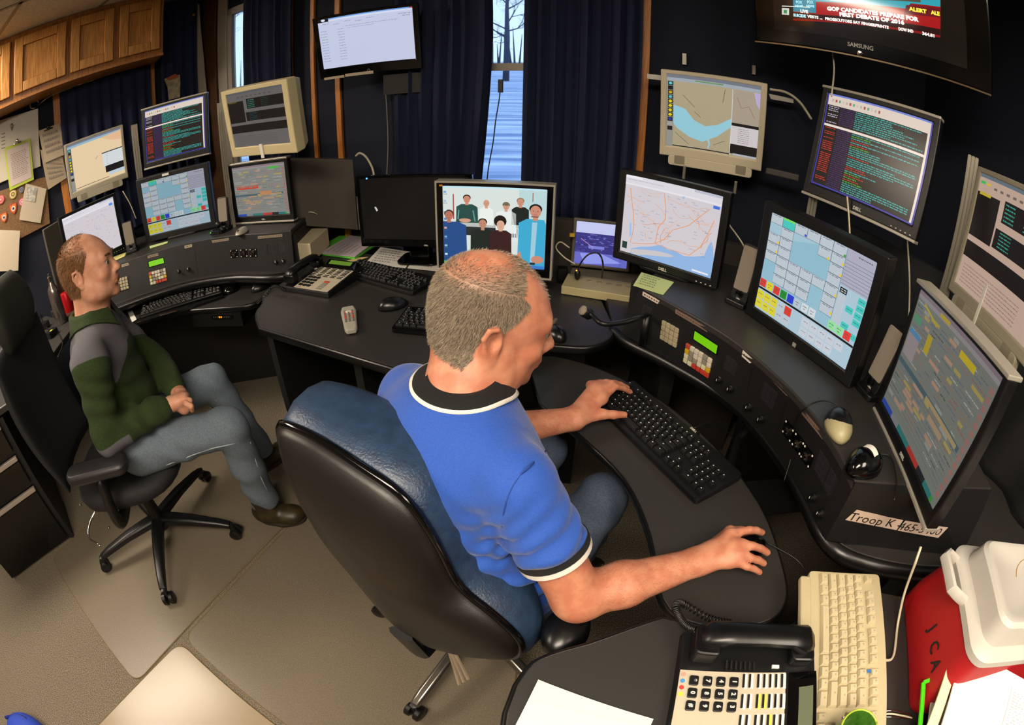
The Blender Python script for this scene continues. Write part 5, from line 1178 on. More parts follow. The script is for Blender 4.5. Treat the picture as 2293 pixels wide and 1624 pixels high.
# neck opening
S2.cap(nb+np.array([.0, .01, .0]), nb+np.array([-.01, -.01, .12]), .058, .066, .01, sub=True)
V2, F2 = S2.mesh(); V2 = smooth_mesh(V2, F2, 1, .5)
sh = sdf_obj('polo_shirt', V2, F2, [M_polo], pB); sh['label'] = 'royal blue polo shirt'
M_cw = mat('white_knit', '#dcd8d0', .85, bump=.3, bscale=900); M_ck = mat('black_knit', '#0c0c0e', .9, bump=.3, bscale=900)
band("sleeve_hem", hemR+nR*.000, nR, .0600, .0605, .010, M_ck, pB); band('sleeve_hem', hemR+nR*.010, nR, .0605, .0595, .011, M_cw, pB)
band('sleeve_hem', hemL+nLv*.006, nLv, .059, .058, .012, M_cw, pB)
# armhole seam: traced on the shirt's own surface
def hit(S_, px, py, t0=.45, t1=1.4):
    v = ray(px, py); ts = np.arange(t0, t1, .002); P_ = np.array([0, 0, CH])+v*ts[:, None]; d = S_.val(P_); k = np.argmax(d < 0); return Vector((P_[k]-v*.0005).tolist())
mb = MB(); mb.tube(smoothpath([hit(S2, *p_) for p_ in ((1222, 1010), (1195, 1035), (1165, 1065), (1143, 1100), (1130, 1140), (1124, 1180))], 5), .0016, 6)
o = mb.build('shoulder_seam', mat('navy_seam', '#123a86', .8), None, smooth=True); o.parent = pB; o.matrix_parent_inverse = pB.matrix_basis.inverted()
# collar: stand and fall, laid on the shoulders
def collar(pt, c, rv, fv, prof, S_, mats_, gap=.35, a=1., lift=.004):
    rv, fv = np.array(rv), np.array(fv); rings = []
    n_ = 60
    for k in range(n_+1):
        ph = gap+(2*PI-2*gap)*k/n_; d = fv*math.cos(ph)+rv*math.sin(ph); rg = []
        for j, (ra, rb, dz, fall) in enumerate(prof):
            rr = math.hypot(ra*math.sin(ph), rb*math.cos(ph)); p_ = np.array(c)+d*rr+np.array([0, 0, dz])+fall*fv*max(0, math.cos(ph))**2
            if S_ is not None:
                for _ in range(14):
                    v_ = float(S_.val(p_[None])[0])
                    if v_ > lift+.001*j and dz <= prof[-2][2]: p_ = p_-np.array([0, 0, 1])*min(.006, v_-lift)
                    elif v_ < lift*.8: p_ = p_+np.array([0, 0, .003])+d*.0005
                    else: break
            rg.append(Vector(p_.tolist()))
        rings.append(rg)
    for _ in range(5): rings = [[(rings[max(i-1, 0)][j]+rings[i][j]*2+rings[min(i+1, n_)][j])/4 for j in range(len(prof))] for i in range(n_+1)]
    mb = MB(); k = len(prof)
    for j in range(k-1):
        for i in range(n_):
            q = [rings[i][j], rings[i+1][j], rings[i+1][j+1], rings[i][j+1]]; mb.add(q, [(0, 1, 2, 3)], 1 if j == k-2 and len(mats_) > 1 else 0)
    o = mb.build('collar', mats_, None, smooth=True, weld=True); md = o.modifiers.new('thickness', 'SOLIDIFY'); md.thickness = .0035; md.offset = 1
    o.parent = pt; o.matrix_parent_inverse = pt.matrix_basis.inverted(); return o
rB, fB = (.647, -.762, 0), (.762, .647, 0)
cc = nb+np.array([.004, .006, .004])
collar(pB, cc, rB, fB, [(.055, .053, .038, 0), (.059, .057, .045, 0), (.064, .062, .036, .004), (.071, .069, .014, .008), (.079, .077, -.006, .014), (.084, .082, -.010, .016)], S2, [M_ck, M_cw], gap=.14)
# jeans and shoes
M_jean = mat('blue_denim', '#414e60', .85, col2='#505e74', sscale=260, bump=.4, bscale=800)
M_jeand = mat('dark_denim', '#1c2530', .85, col2='#2a3644', sscale=60, bump=.4, bscale=800)
S3 = SDF((-.30, .40, .0), (.55, 1.35, .72), .0055)
S3.ell((-.035, .65, .53), (.180, .16, .085), RT_, .05)
kR, kL = np.array([.235, .855, .545]), np.array([.09, 1.06, .54])
S3.cap((.03, .61, .54), kR, .088, .066, .04); S3.cap((-.11, .77, .54), kL, .088, .066, .04)
S3.cap(kR, (.17, .90, .11), .064, .052, .02); S3.cap(kL, (.05, 1.10, .11), .064, .052, .02)
S3.warp(lambda x, y, z: -.003*fold(x, y, z, 20, 30, 55))
S3.plane((0, 0, .085), (0, 0, -1))
V3, F3 = S3.mesh(); V3 = smooth_mesh(V3, F3, 2); sdf_obj('jeans', V3, F3, [M_jean], pB)
def shoe(parent, heel, toe, m, h=.10):
    heel, toe = np.array(heel), np.array(toe); heel[2] = toe[2] = 0; d = (toe-heel); L_ = np.linalg.norm(d); d /= L_; s_ = np.array([d[1], -d[0], 0]); Rm = np.stack([s_, d, [0, 0, 1]], 1)
    def w_(x, y, z): return heel+Rm@np.array([x, y, z])
    lo = np.minimum(heel, toe)-.08; hi = np.maximum(heel, toe)+.08; lo[2] = -.01; hi[2] = .2
    S_ = SDF(lo, hi, .0045); S_.ell(w_(0, L_*.2, .05), (.040, .065, .05), Rm, 0); S_.cap(w_(0, L_*.3, .045), w_(0, L_-.05, .035), .040, .036, .02, flat=((0, 0, 1), 1.1)); S_.ell(w_(0, L_-.06, .035), (.046, .06, .034), Rm, .02)
    S_.cap(w_(0, .05, .06), w_(0, .045, .13), .046, .048, .03); S_.plane((0, 0, .014), (0, 0, -1)); S_.plane((0, 0, .14), (0, 0, 1))
    V_, F_ = S_.mesh(); V_ = smooth_mesh(V_, F_, 2); o = sdf_obj('shoe', V_, F_, [m], parent)
    mb = MB(); pts = []
    for k in range(28):
        a = 2*PI*k/28; x, y = math.cos(a), math.sin(a); wd = .046 if y > -.2 else .040; pts.append(Vector(w_(x*wd, L_/2+y*(L_/2+.004), .0).tolist()))
    mb.prism([p+Vector((0, 0, .002)) for p in pts], (0, 0, .018)); so_ = mb.build('sole', mat('rubber_sole', '#2a2118', .7), None, bevel=.004); so_.parent = o; return o
M_boot = mat('brown_leather_boot', '#2c2417', .5, col2='#3f3523', sscale=25, bump=.3, bscale=120)
shoe(pB, (.13, .86, 0), (.33, 1.02, 0), M_boot); shoe(pB, (.02, 1.05, 0), (.18, 1.25, 0), M_boot)

# ------------------------------------------------------------------ the man in the green fleece
pG = thing('person', 'person in a green fleece with grey shoulders and jeans, looking up at the left monitors', 'person', (-1.40, .98, 0))
hg, HG = np.array([-1.335, 1.060, 1.142]), headR(61, -1, 0)
gRs, gLs = np.array([-1.23, .865, .925]), np.array([-1.49, 1.18, .925]); gRe, gRw = np.array([-1.255, .825, .675]), A3(383, 905, .66); gLe = np.array([-1.36, 1.28, .67]); gLw = np.array([-1.13, 1.12, .64])
S = SDF((-1.58, .72, .52), (-.98, 1.4, 1.30), .0044)
w = head(S, hg, HG, fat=.003); nbg = np.array([-1.375, 1.035, .955])
S.cap(w(0, -.026, -.045), nbg, .056, .064, .03); S.cap(w(0, .012, -.07), nbg+np.array([.02, .015, 0]), .042, .055, .03)
RG = np.array([[.66, .75, 0], [-.75, .66, 0], [0, 0, 1]])
S.ell((-1.37, 1.03, .86), (.14, .09, .09), RG, .05); S.cap(nbg, gRs, .05, .045, .04); S.cap(nbg, gLs, .05, .045, .04)
S.cap(gRs, gRe, .045, .038, .02); S.cap(gRe, gRw, .038, .027, .02); S.cap(gLs, gLe, .045, .038, .02); S.cap(gLe, gLw, .038, .027, .02)
dh = np.array([.50, .80, -.25]); dh /= np.linalg.norm(dh); sh_ = np.array([.80, -.5, -.2]); sh_ /= np.linalg.norm(sh_)
pk = A3(408, 893, .665); S.cap(gRw, pk, .026, .026, .015, flat=((0, 0, 1), 1.2))
for i, (px, py) in enumerate(((402, 880), (412, 886), (418, 897), (421, 910))):
    a = pk+(A3(px, py, .672)-pk)*.6; b = A3(px+7, py, .662); c_ = A3(px+9, py+9, .640); finger(S, [a, b, c_], .0105, .009, .004, first=.008)
finger(S, [pk, A3(398, 876, .668), A3(412, 876, .660)], .012, .009, .006)
S.cap(gLw, gLw+np.array([.05, -.05, -.01]), .026, .028, .02)
V, F = S.mesh(); V = smooth_mesh(V, F, 1, .4); Lc = loc_of(hg, HG, V[F].mean(1)); mi = np.zeros(len(F), int)
M_stubG = mat('cropped_blond_brown_hair', '#6a4526', .8, col2='#8a5d35', sscale=300, bump=.4, bscale=600); M_beard = mat('light_stubble_skin', '#be8366', .6, col2='#b0785a', sscale=500)
def hairG(L):
    x, y, z = L[:, 0], L[:, 1], L[:, 2]; ax = np.abs(x)
    d = ((z > -.060+np.clip(y+.03, 0, .2)*1.9) & (y < .058-.55*np.clip(z-.03, 0, 1)) & (z > np.where(y > -.004, .008+.5*np.clip(y, 0, 1), -.2))).astype(float)
    tp = np.clip((z-.062)/.035, 0, 1)*np.clip((y+.085)/.06, 0, 1); d = d*(1-.62*tp)*np.clip((.058-.55*np.clip(z-.03, 0, 1)-y)/.012, 0, 1); return d*(np.linalg.norm(L, axis=1) < .16)
ear = (abs(Lc[:, 0]) > .0785) & (Lc[:, 1] > -.036) & (Lc[:, 1] < .012) & (Lc[:, 2] < .034) & (Lc[:, 2] > -.04); mi[ear] = 0
Lv = loc_of(hg, HG, V); hv = hairG(Lv); ev = (abs(Lv[:, 0]) > .0785) & (Lv[:, 1] > -.036) & (Lv[:, 1] < .012) & (Lv[:, 2] < .034) & (Lv[:, 2] > -.04); hv[ev] = 0
def jaw(L): return np.clip((-.060-L[:, 2])/.015, 0, 1)*np.clip((L[:, 2]+.135)/.02, 0, 1)*np.clip((L[:, 1]+.005)/.03, 0, 1)*(np.linalg.norm(L, axis=1) < .17)
o = sdf_obj('body', V, F, [masked('fair_head_skin', M_skinG, [('hair', '#6f4a2a', '#8d6038', .15, .95, 300), ('lip', '#b0695a', '#a86252', 0, .5, 100)])], pG); mask_attr(o, 'hair', hv); mask_attr(o, 'lip', lipmask(Lv)); o['label'] = 'bare head and hands with fair skin'
strands('beard', V, F, lambda c: jaw(loc_of(hg, HG, c)), .0022, lambda p_: np.tile([0, 0, -1.], (len(p_), 1)), [mat('light_brown_stubble', '#8a5f40', .6)], pG, 3500, .00022, 11)
eyes(w, pG, HG)
def dG(cen): L = loc_of(hg, HG, cen); d = hairG(L); e = (abs(L[:, 0]) > .0785) & (L[:, 1] > -.036) & (L[:, 1] < .012) & (L[:, 2] < .034); d[e] = 0; return d
M_g1 = mat('sandy_hair', '#8f6538', .55); M_g2 = mat('brown_hair', '#5a3b20', .6)
strands('hair', V, F, dG, .009, downback(hg, HG), [M_g1, M_g2, M_g1], pG, 12000, .0005, 8)
for sx in (-1, 1):
    mb = MB(); mb.tube([w(sx*x, y, z) for x, y, z in ((.014, .1, .030), (.026, .100, .035), (.038, .092, .035), (.047, .080, .031))], [.0028, .0035, .0032, .0015], 6)
    o = mb.build('eyebrow', M_g2, None, smooth=True); o.parent = pG; o.matrix_parent_inverse = pG.matrix_basis.inverted()
M_flee = mat('olive_green_fleece', '#1f2d0b', .95, col2='#2a3c11', sscale=240, bump=.5, bscale=450); M_yoke = mat('grey_nylon_yoke', '#56545a', .6, col2='#615f65', sscale=300, bump=.2, bscale=500)
S2 = SDF((-1.66, .70, .46), (-1.0, 1.46, 1.05), .005)
S2.ell((-1.37, 1.03, .84), (.185, .13, .15), RG, .05); S2.ell((-1.36, 1.03, .68), (.17, .145, .16), RG, .07); S2.ell((-1.35, 1.02, .56), (.18, .155, .09), RG, .05)
S2.cap(nbg+np.array([0, 0, -.035]), gRs, .068, .066, .05); S2.cap(nbg+np.array([0, 0, -.035]), gLs, .068, .066, .05)
S2.cap(gRs, gRe, .066, .058, .03); S2.cap(gRe, gRe+(gRw-gRe)*.84, .058, .046, .025); S2.cap(gLs, gLe, .066, .058, .03); S2.cap(gLe, gLe+(gLw-gLe)*.84, .058, .046, .025)
S2.warp(lambda x, y, z: -.0050*fold(x, y, z, 70, 55, 20)*np.exp(-(((z-.68)/.07)**2))-.004*fold(x, y, z, 10, 25, 85, 2.)*np.exp(-(((z-.80)/.12)**2))-.002*fold(x, y, z, 25, 40, 30))
S2.plane((0, 0, .50), (0, 0, -1)); S2.cap(nbg+np.array([.0, .0, .0]), nbg+np.array([.0, 0, .12]), .062, .072, .01, sub=True)
V2, F2 = S2.mesh(); V2 = smooth_mesh(V2, F2, 2); cF = V2[F2].mean(1); q = (cF-np.array([-1.36, 1.02, 0]))
rr = q[:, 0]*.66-q[:, 1]*.75; ff = q[:, 0]*.75+q[:, 1]*.66
dsl = np.minimum(np.linalg.norm(cF-(gRs+np.array([.015, -.015, -.05])), axis=1), np.linalg.norm(cF-(gLs+np.array([-.015, .015, -.05])), axis=1))

def yoke(P_):
    q = P_-np.array([-1.36, 1.02, 0]); rr = q[:, 0]*.66-q[:, 1]*.75; ff = q[:, 0]*.75+q[:, 1]*.66
    a = P_[:, 2]-(.885-.10*np.clip(ff*20, 0, 1)*np.clip((np.abs(rr)-.04)*6, 0, 1)-.05*np.clip(-ff*20, 0, 1))
    b = np.minimum(np.linalg.norm(P_-(gRs+np.array([.03, -.035, -.065])), axis=1), np.linalg.norm(P_-(gLs+np.array([-.03, .035, -.065])), axis=1))-.100
    e = np.minimum(.078-np.linalg.norm(P_-(gRe+np.array([.02, -.01, -.02])), axis=1), gRe[2]-P_[:, 2]); return np.maximum(np.minimum(a, b), e)
fl = sdf_obj('fleece_jacket', V2, F2, [masked('two_tone_fleece', M_flee, [('yoke', '#56545a', '#615f65', -.0012, .0012, 300)])], pG); mask_attr(fl, 'yoke', yoke(V2)); fl['label'] = 'olive green fleece with grey shoulder yoke'
collar(pG, nbg+np.array([0, 0, 0.]), (.66, -.75, 0), (.75, .66, 0), [(.062, .060, .055, 0), (.069, .067, .068, 0), (.080, .078, .060, .01), (.092, .092, .032, .02), (.100, .100, .010, .025)], S2, [M_flee], gap=.35)
mb = MB(); mb.tube([Vector((nbg+np.array([.75, .66, 0])*y+np.array([0, 0, z])).tolist()) for y, z in ((.075, .03), (.10, -.02), (.122, -.08))], .004, 6); o = mb.build('zip', mat('zip_dark', '#1b2230', .5), None); o.parent = pG; o.matrix_parent_inverse = pG.matrix_basis.inverted()
S3 = SDF((-1.60, .80, .0), (-.78, 1.62, .70), .0055)
kR, kL = np.array([-.955, 1.125, .515]), np.array([-1.175, 1.375, .525]); aR, aL = A3(592, 1118, .11), np.array([-1.10, 1.46, .11])
S3.ell((-1.35, 1.02, .535), (.175, .16, .08), RG, .05); S3.cap((-1.26, .93, .53), kR, .086, .068, .04); S3.cap((-1.42, 1.12, .53), kL, .086, .068, .04)
S3.cap(kR, kR+(aR-kR)*.5, .068, .064, .02); S3.cap(kR+(aR-kR)*.5, aR, .062, .060, .02); S3.cap(kL, aL, .068, .058, .02)
S3.warp(lambda x, y, z: -.0035*fold(x, y, z, 30, 30, 50)-.003*fold(x, y, z, 60, -40, 60)*np.exp(-(((x+.97)/.06)**2+((y-1.13)/.08)**2+((z-.42)/.07)**2)))
S3.plane((0, 0, .095), (0, 0, -1)); V3, F3 = S3.mesh(); V3 = smooth_mesh(V3, F3, 2)
M_jeanG = mat('faded_denim', '#58636f', .85, col2='#69757f', sscale=260, bump=.4, bscale=700); sdf_obj('jeans', V3, F3, [M_jeanG], pG)
for k, pts in enumerate(([(372, 1042), (420, 1024), (470, 1006), (515, 996), (545, 986)], [(560, 990), (572, 1030), (585, 1070), (600, 1100)])):
    mb = MB(); mb.tube(smoothpath([hit(S3, *p_, .9, 2.4) for p_ in pts], 5), .0022, 5); o = mb.build('jean_seam', mat('pale_seam', '#9aa3ad', .9), None, smooth=True); o.parent = pG; o.matrix_parent_inverse = pG.matrix_basis.inverted()
M_bootG = mat('olive_brown_boot', '#241d10', .45, col2='#3b3018', sscale=25, bump=.3, bscale=120)
shoe(pG, A3(578, 1150, .04)*np.array([1, 1, 0]), A3(680, 1150, .04)*np.array([1, 1, 0]), M_bootG); shoe(pG, (-1.15, 1.38, 0), (-1.03, 1.60, 0), M_bootG)
# ================================================================== THINGS ON THE DESKS
def PDr(px, py, r):
    v = ray(px, py); t = r/math.hypot(v[0], v[1]); return Vector((v[0]*t, v[1]*t, CH+v[2]*t))
def keylayout():
    """(x, row, width) in key units, rows 0 (space bar) to 5 (function row)"""
    L_ = []
    L_ += [(0, 0, 1.5), (1.5, 0, 1.25), (2.75, 0, 1.25), (4, 0, 5.5), (9.5, 0, 1.25), (10.75, 0, 1.25), (12, 0, 1.25), (13.25, 0, 1.75)]
    L_ += [(0, 1, 2.25)]+[(2.25+i, 1, 1) for i in range(10)]+[(12.25, 1, 2.75)]
    L_ += [(0, 2, 1.75)]+[(1.75+i, 2, 1) for i in range(11)]+[(12.75, 2, 2.25)]
    L_ += [(0, 3, 1.5)]+[(1.5+i, 3, 1) for i in range(12)]+[(13.5, 3, 1.5)]
    L_ += [(i, 4, 1) for i in range(13)]+[(13, 4, 2)]
    L_ += [(0, 5.35, 1)]+[(2+i, 5.35, 1) for i in range(4)]+[(6.5+i, 5.35, 1) for i in range(4)]+[(11+i, 5.35, 1) for i in range(4)]
    L_ += [(15.4+i, r, 1) for i in range(3) for r in (3, 4, 5.35)]+[(16.4, 1, 1)]+[(15.4+i, 0, 1) for i in range(3)]
    L_ += [(18.8+i, r, 1) for i in range(4) for r in (1, 2, 3, 4) if not (i == 3 and r in (1, 3))]+[(18.8, 0, 2), (20.8, 0, 1), (21.8, 0, 1)]
    return L_
def keyboard(name, label, c, rot, z, W_, D_k, m, mk, mleg, slope=.05, palm=.012, extra=None, indiv=True, cat='keyboard', pitch=None):
    t = thing(name, label, cat, (c[0], c[1], z), rot)
    u = pitch or (W_-.016)/22.9; th = .016
    def zt(y): return th+(y+D_k/2)*slope
    mb = MB(); P_ = poly_round([(-W_/2, -D_k/2), (W_/2, -D_k/2), (W_/2, D_k/2), (-W_/2, D_k/2)], .010, 3)
    mb.loft([[(x, y, .002) for x, y in P_], [(x, y, zt(y)) for x, y in P_]]); mb.build('case', m, t, bevel=.002)
    y0 = -D_k/2+palm+.004; x0 = -W_/2+.008; cache = {}
    for x, r, w_ in keylayout():
        wk = w_*u-.0022; yk = y0+(r+.5)*u; xk = x0+(x+w_/2)*u; key = round(wk, 4)
        if key not in cache:
            mb = MB(); rings = []
            for s, zz in ((1, 0), (.96, .004), (.73, .0098), (.67, .0101)): rings.append([(a*wk/2*(1-(1-s)*u/max(wk, .001)), b*(u-.0022)/2*s+.0006*(1-s)*5, zz) for a, b in ((-1, -1), (1, -1), (1, 1), (-1, 1))])
            mb.loft(rings); mb.box(-u*.15, u*.03, u*.04, u*.19, .0100, .0104, m=1); o = mb.build('key', [mk, mleg], t, bevel=.0006, bseg=1); cache[key] = o
        else: o = copyof(cache[key], t)
        o.location = (xk, yk, zt(yk)-.001); o.rotation_euler = (math.atan(slope), 0, 0)
    if extra: extra(t, zt)
    return t
M_leg = mat('white_legend', '#c9c9c4', .6); M_legb = mat('faint_legend', '#9b9079', .6)
def k1(t, zt):
    lettering('logo', 'DELL', .010, M_logo, t, Matrix.Translation((.035, .078, zt(.078)+.001)), bold=.0005)
    mb = MB(); mb.rbox(.02, .05, .082, .092, .004, .020, .004); mb.build('cable_grommet', M_blk, t)
keyboard('keyboard', 'black keyboard on the curved tray under the left hand of the man in blue', (.378, .925), math.radians(-63.4), .6915, .445, .155, M_blk, M_key, M_leg, extra=k1)
mb = MB(); mb.tube(smoothpath([(.475, .95, .705), (.53, .975, .70), (.60, .98, .66), (.66, .97, .60)]), .0022, 6); tag(mb.build('keyboard_cable', M_wire, smooth=True), 'thin black cable leaving the back of the keyboard on the tray', 'cable')
keyboard('keyboard', 'black keyboard on the centre worktop in front of the switched-off monitor', (-.525, 1.835), math.radians(-31), .741, .45, .150, M_blk, M_key, M_leg)
keyboard('keyboard', 'black keyboard half hidden behind the head of the man in blue', (-.157, 1.405), math.radians(-10), .741, .44, .155, M_blkg, M_key, M_leg)
f0, f1 = at(312, 704, .70), at(491, 648, .70); kx = (f1-f0).normalized(); kc = (f0+f1)/2+Vector((-kx.y, kx.x, 0))*.085
def k3(t, zt):
    mb = MB(); mb.loft([[(x, y, z) for y, z in ((-.125-.02*math.cos(x*6), .0), (-.128-.02*math.cos(x*6), .012), (-.10, .018), (-.07, .010))] for x in [-.235+.047*k for k in range(11)]]); mb.build('palm_rest', M_blkg, t, smooth=50)
    mb = MB(); mb.box(-.09, -.01, .062, .076, zt(.07), zt(.07)+.004); mb.build('label_strip', M_wht, t)
keyboard('keyboard', 'black ergonomic keyboard with curved palm rest on the left tray', (kc.x, kc.y), math.atan2(kx.y, kx.x), .666, .46, .16, M_blk, M_key, M_leg, extra=k3)
M_bk = mat('cream_keycap', '#bfb290', .5)
def k4(t, zt):
    mb = MB(); mb.rbox(-.215, -.01, -.104, -.08, .002, .018, .006); mb.build('palm_rest', M_beik, t, bevel=.004)
    lettering('key_mark', 'K', .011, mat('blue_ink', '#2f6fb8', .6), t, Matrix.Translation((.0, .036, zt(.036)+.0095))@Matrix.Rotation(0, 4, 'Z'), bold=.0008)
    mb = MB(); mb.box(.085, .105, -.01, .004, zt(0), zt(0)+.0012); mb.build('label_tag', M_wht, t)
M_beik = mat('cream_keyboard_plastic', '#b9ad8a', .45, bump=.04)
keyboard('keyboard', 'beige keyboard turned sideways on the near desk, right of the phone', (.569, .190), math.radians(-111), .741, .462, .166, M_beik, M_bk, M_legb, slope=.10, palm=.016, extra=k4)
mb = MB(); mb.tube(smoothpath([at(1978, 1480, .765), at(2000, 1470, .75), at(2010, 1400, .75), at(2025, 1330, .80), at(2050, 1260, .88), at(2062, 1225, .90)]), .003, 6); tag(mb.build('keyboard_cable', M_wirew, smooth=True), 'cream cable running from the beige keyboard up over the console end', 'cable')
mb = MB(); mb.tube([at(2016, 1310, .80), at(2024, 1290, .82)], .004, 6)
# ---- telephones
def phone(label, o_, rot, z, big=True):
    t = thing('desk_phone', label, 'phone', (o_[0], o_[1], z), rot)
    mb = MB(); mb.loft([[(x, y, .0) for x, y in ((0, 0), (.27, 0), (.27, .235), (0, .235))], [(x*.985+.002, y, zz) for x, y, zz in ((0, 0.002, .022), (.27, .002, .022), (.27, .235, .048), (0, .235, .048))]]); mb.build('base', M_blk, t, bevel=.004)
    def zz(y): return .0225+y*.1105
    mb = MB(); mb.add([(.078, .004, zz(.004)), (.262, .004, zz(.004)), (.262, .180, zz(.18)), (.078, .180, zz(.18))], [(0, 1, 2, 3)]); mb.prism([(.078, .004, zz(.004)), (.262, .004, zz(.004)), (.262, .180, zz(.18)), (.078, .180, zz(.18))], (0, 0, .0015)); mb.build('face_plate', mat('cream_face_plate', '#b5ac97', .5), t)
    # handset
    mb = MB(); pth = [(.030, .018, .050), (.030, .035, .064), (.030, .075, .078), (.030, .125, .082), (.030, .175, .082), (.030, .205, .072), (.030, .222, .060)]
    rings = []
    for (x, y, z_), (a, b) in zip(pth, ((.016, .012), (.024, .018), (.020, .011), (.019, .010), (.020, .011), (.025, .018), (.017, .012))): rings.append([(x+a*sx, y, z_+b*sz) for sx, sz in ((-1, -.6), (-.7, -1), (.7, -1), (1, -.6), (1, .5), (.6, 1), (-.6, 1), (-1, .5))])
    mb.loft(rings); o = mb.build('handset', mat('handset_black', '#09090a', .33), t, smooth=50)
    for yy in (.035, .203):
        mb = MB(); mb.rbox(.008, .066, yy-.022, yy+.022, .028+yy*.08, .066, .01); mb.build('ear_cup', MATS['handset_black'], o, bevel=.004)
    mb = MB()
    for k in range(7): mb.box(.058, .074, .075+k*.008, .078+k*.008, zz(.08)+.0002, zz(.12)+.002)
    mb.build('speaker_slots', M_void, t)
    mb = MB(); mb.box(.064, .070, .155, .168, zz(.16), zz(.16)+.003); mb.build('hook_light', M_wht, t)
    digs = ['123', '456', '789', '*0#']; rz90 = Matrix.Identity(4)
    for r in range(4):
        for c_ in range(3):
            x, y = .097+c_*.0225, .092-r*.0215; mb = MB(); mb.rbox(x-.0088, x+.0088, y-.0075, y+.0075, zz(y), zz(y)+.005, .003); o = mb.build('digit_key', M_key, t, bevel=.001)
            if big: lettering('digit', digs[r][c_], .010, M_leg, o, Matrix.Translation((x, y, zz(y)+.0052)), bold=.0004)
    for c_ in range(5):
        for r in range(7):
            x, y = .094+c_*.037, .112+r*.0102-(.004 if r < 2 else 0); mb = MB(); mb.box(x-.012, x+.012, y-.0018, y+.0014, zz(y)+.001, zz(y)+.0042); mb.box(x-.014, x+.014, y+.0016, y+.0075, zz(y)+.001, zz(y)+.0022, m=2 if (c_, r) in ((1, 2), (1, 3), (2, 4)) else 1); mb.build('line_button', [M_key, M_wht, mat('yellow_slip', '#cfd24a', .6)], t)
    for k in range(5):
        y = .016+k*.0135; mb = MB(); mb.box(.195, .220, y-.0045, y+.0045, zz(y), zz(y)+.0045); mb.build('feature_button', mat('red_button', '#c4452e', .5) if k == 4 else mat('grey_button', '#8a857a', .5), t)
    for k, cc in enumerate(('#c98a80', '#3f86c0', '#b03a30', '#c9c43a')):
        mb = MB(); mb.lathe([(.004, 0), (.004, .0006), (.0005, .0007)], (.086+k*.012, .010, zz(.01)+.0014), 12); mb.build('sticker_dot', mat('dot_'+cc[1:], cc, .6), t)
    mb = MB(); mb.loft([[(.078, .186, zz(.186)), (.262, .186, zz(.186)), (.262, .234, zz(.234)+.004), (.078, .234, zz(.234)+.004)], [(.095, .196, zz(.196)+.008), (.245, .196, zz(.196)+.008), (.245, .228, zz(.228)+.016), (.095, .228, zz(.228)+.016)]]); o = mb.build('display_hood', M_blkg, t)
    mb = MB(); mb.add([(.11, .200, zz(.2)+.0095), (.23, .200, zz(.2)+.0095), (.23, .222, zz(.222)+.0155), (.11, .222, zz(.222)+.0155)], [(0, 1, 2, 3)]); mb.build('lcd', mat('grey_lcd', '#5c6450', .3) if big else mat('green_lcd_dim', '#5a7a2c', .3, emis='#5a8a2a', estr=.25), o)
    return t
phone('black multi-line desk phone with cream face plate on the near desk', (.283, .352), math.atan2(-.957, -.29), .741)
phone('black and cream desk phone at the left end of the centre worktop', (-.955, 1.735), math.radians(-20), .741, False)
def coil(path, r=.006, turns=60, w_=.0018):
    P_ = smoothpath(path, 12); n_ = len(P_); out = []
    for i in range(turns*8):
        s = i/(turns*8)*(n_-1); k = min(int(s), n_-2); p_ = P_[k]+(P_[k+1]-P_[k])*(s-k); d = (P_[k+1]-P_[k]).normalized(); a = d.orthogonal().normalized(); b = d.cross(a); th_ = 2*PI*i/8; out.append(p_+a*math.cos(th_)*r+b*math.sin(th_)*r)
    mb = MB(); mb.tube(out, w_, 5); return mb
mb = coil([at(1560, 1412, .79), at(1535, 1400, .785), at(1520, 1380, .785), at(1513, 1358, .79), at(1530, 1352, .77), at(1590, 1385, .76), at(1640, 1396, .752)], .006, 46); tag(mb.build('phone_cord', M_wire, smooth=True), 'coiled black cord of the near desk phone hanging over the tray edge', 'cord')
mb = coil([at(640, 650, .76), at(620, 640, .77), at(608, 645, .75), at(590, 665, .74), at(575, 680, .70)], .005, 22); tag(mb.build('phone_cord', M_wire, smooth=True), 'coiled black cord hanging from the phone on the centre worktop', 'cord')
# ---- mice
def mouse(label, x, y, z, rot, m, m2=None, cable=None, tagm=None, s=1.0):
    t = thing('computer_mouse', label, 'computer mouse', (x, y, z), rot)
    def fn(v): return Vector((v.x*(1+.12*math.cos(v.y*40)), v.y, max(v.z, 0)*(1+.25*(-v.y/.055))+.0))
    mb = MB(); mb.ell((0, 0, .001), (.031*s, .056*s, .034*s), None, 24, 14, fn=fn); mb.build('shell', m, t, smooth=True)
    if m2: mb = MB(); mb.ell((0, .009*s, .003), (.0300*s, .050*s, .0385*s), None, 24, 14, fn=fn); mb.build('top_cover', m2, t, smooth=True)
    mb = MB(); mb.lathe([(.001, -.003), (.009, -.003), (.009, .003), (.001, .003)], (0, .030*s, .019*s), 14, R=Matrix.Rotation(PI/2, 3, 'Y')); mb.build('scroll_wheel', M_dark, t, smooth=30)
    if tagm: mb = MB(); mb.loft([[((-.015+.003*k)*s, dy*s, (.0425-.00025*(k-5)**2)*s) for k in range(11)] for dy in (-.014, .002)], close=False); mb.build('label_tag', tagm, t)
    if cable: mb = MB(); Mi = t.matrix_basis.inverted(); mb.tube([Mi@p_ for p_ in smoothpath([Vector((x, y, z+.008))+Matrix.Rotation(rot, 3, 'Z')@Vector((0, .05*s, 0))]+[Vector(q) for q in cable])], .0018, 6); mb.build('cable', M_wire, t, smooth=True)
    return t
M_mouse = mat('satin_black_mouse', '#101012', .28)
q = at(880, 676, .76); mouse('black mouse between the two keyboards on the centre worktop', q.x, q.y, .741, math.radians(-55), M_mouse, s=1.05)
q = at(1243, 742, .755); mouse('black mouse right of the forehead of the man in blue', q.x, q.y, .741, math.radians(20), M_mouse)
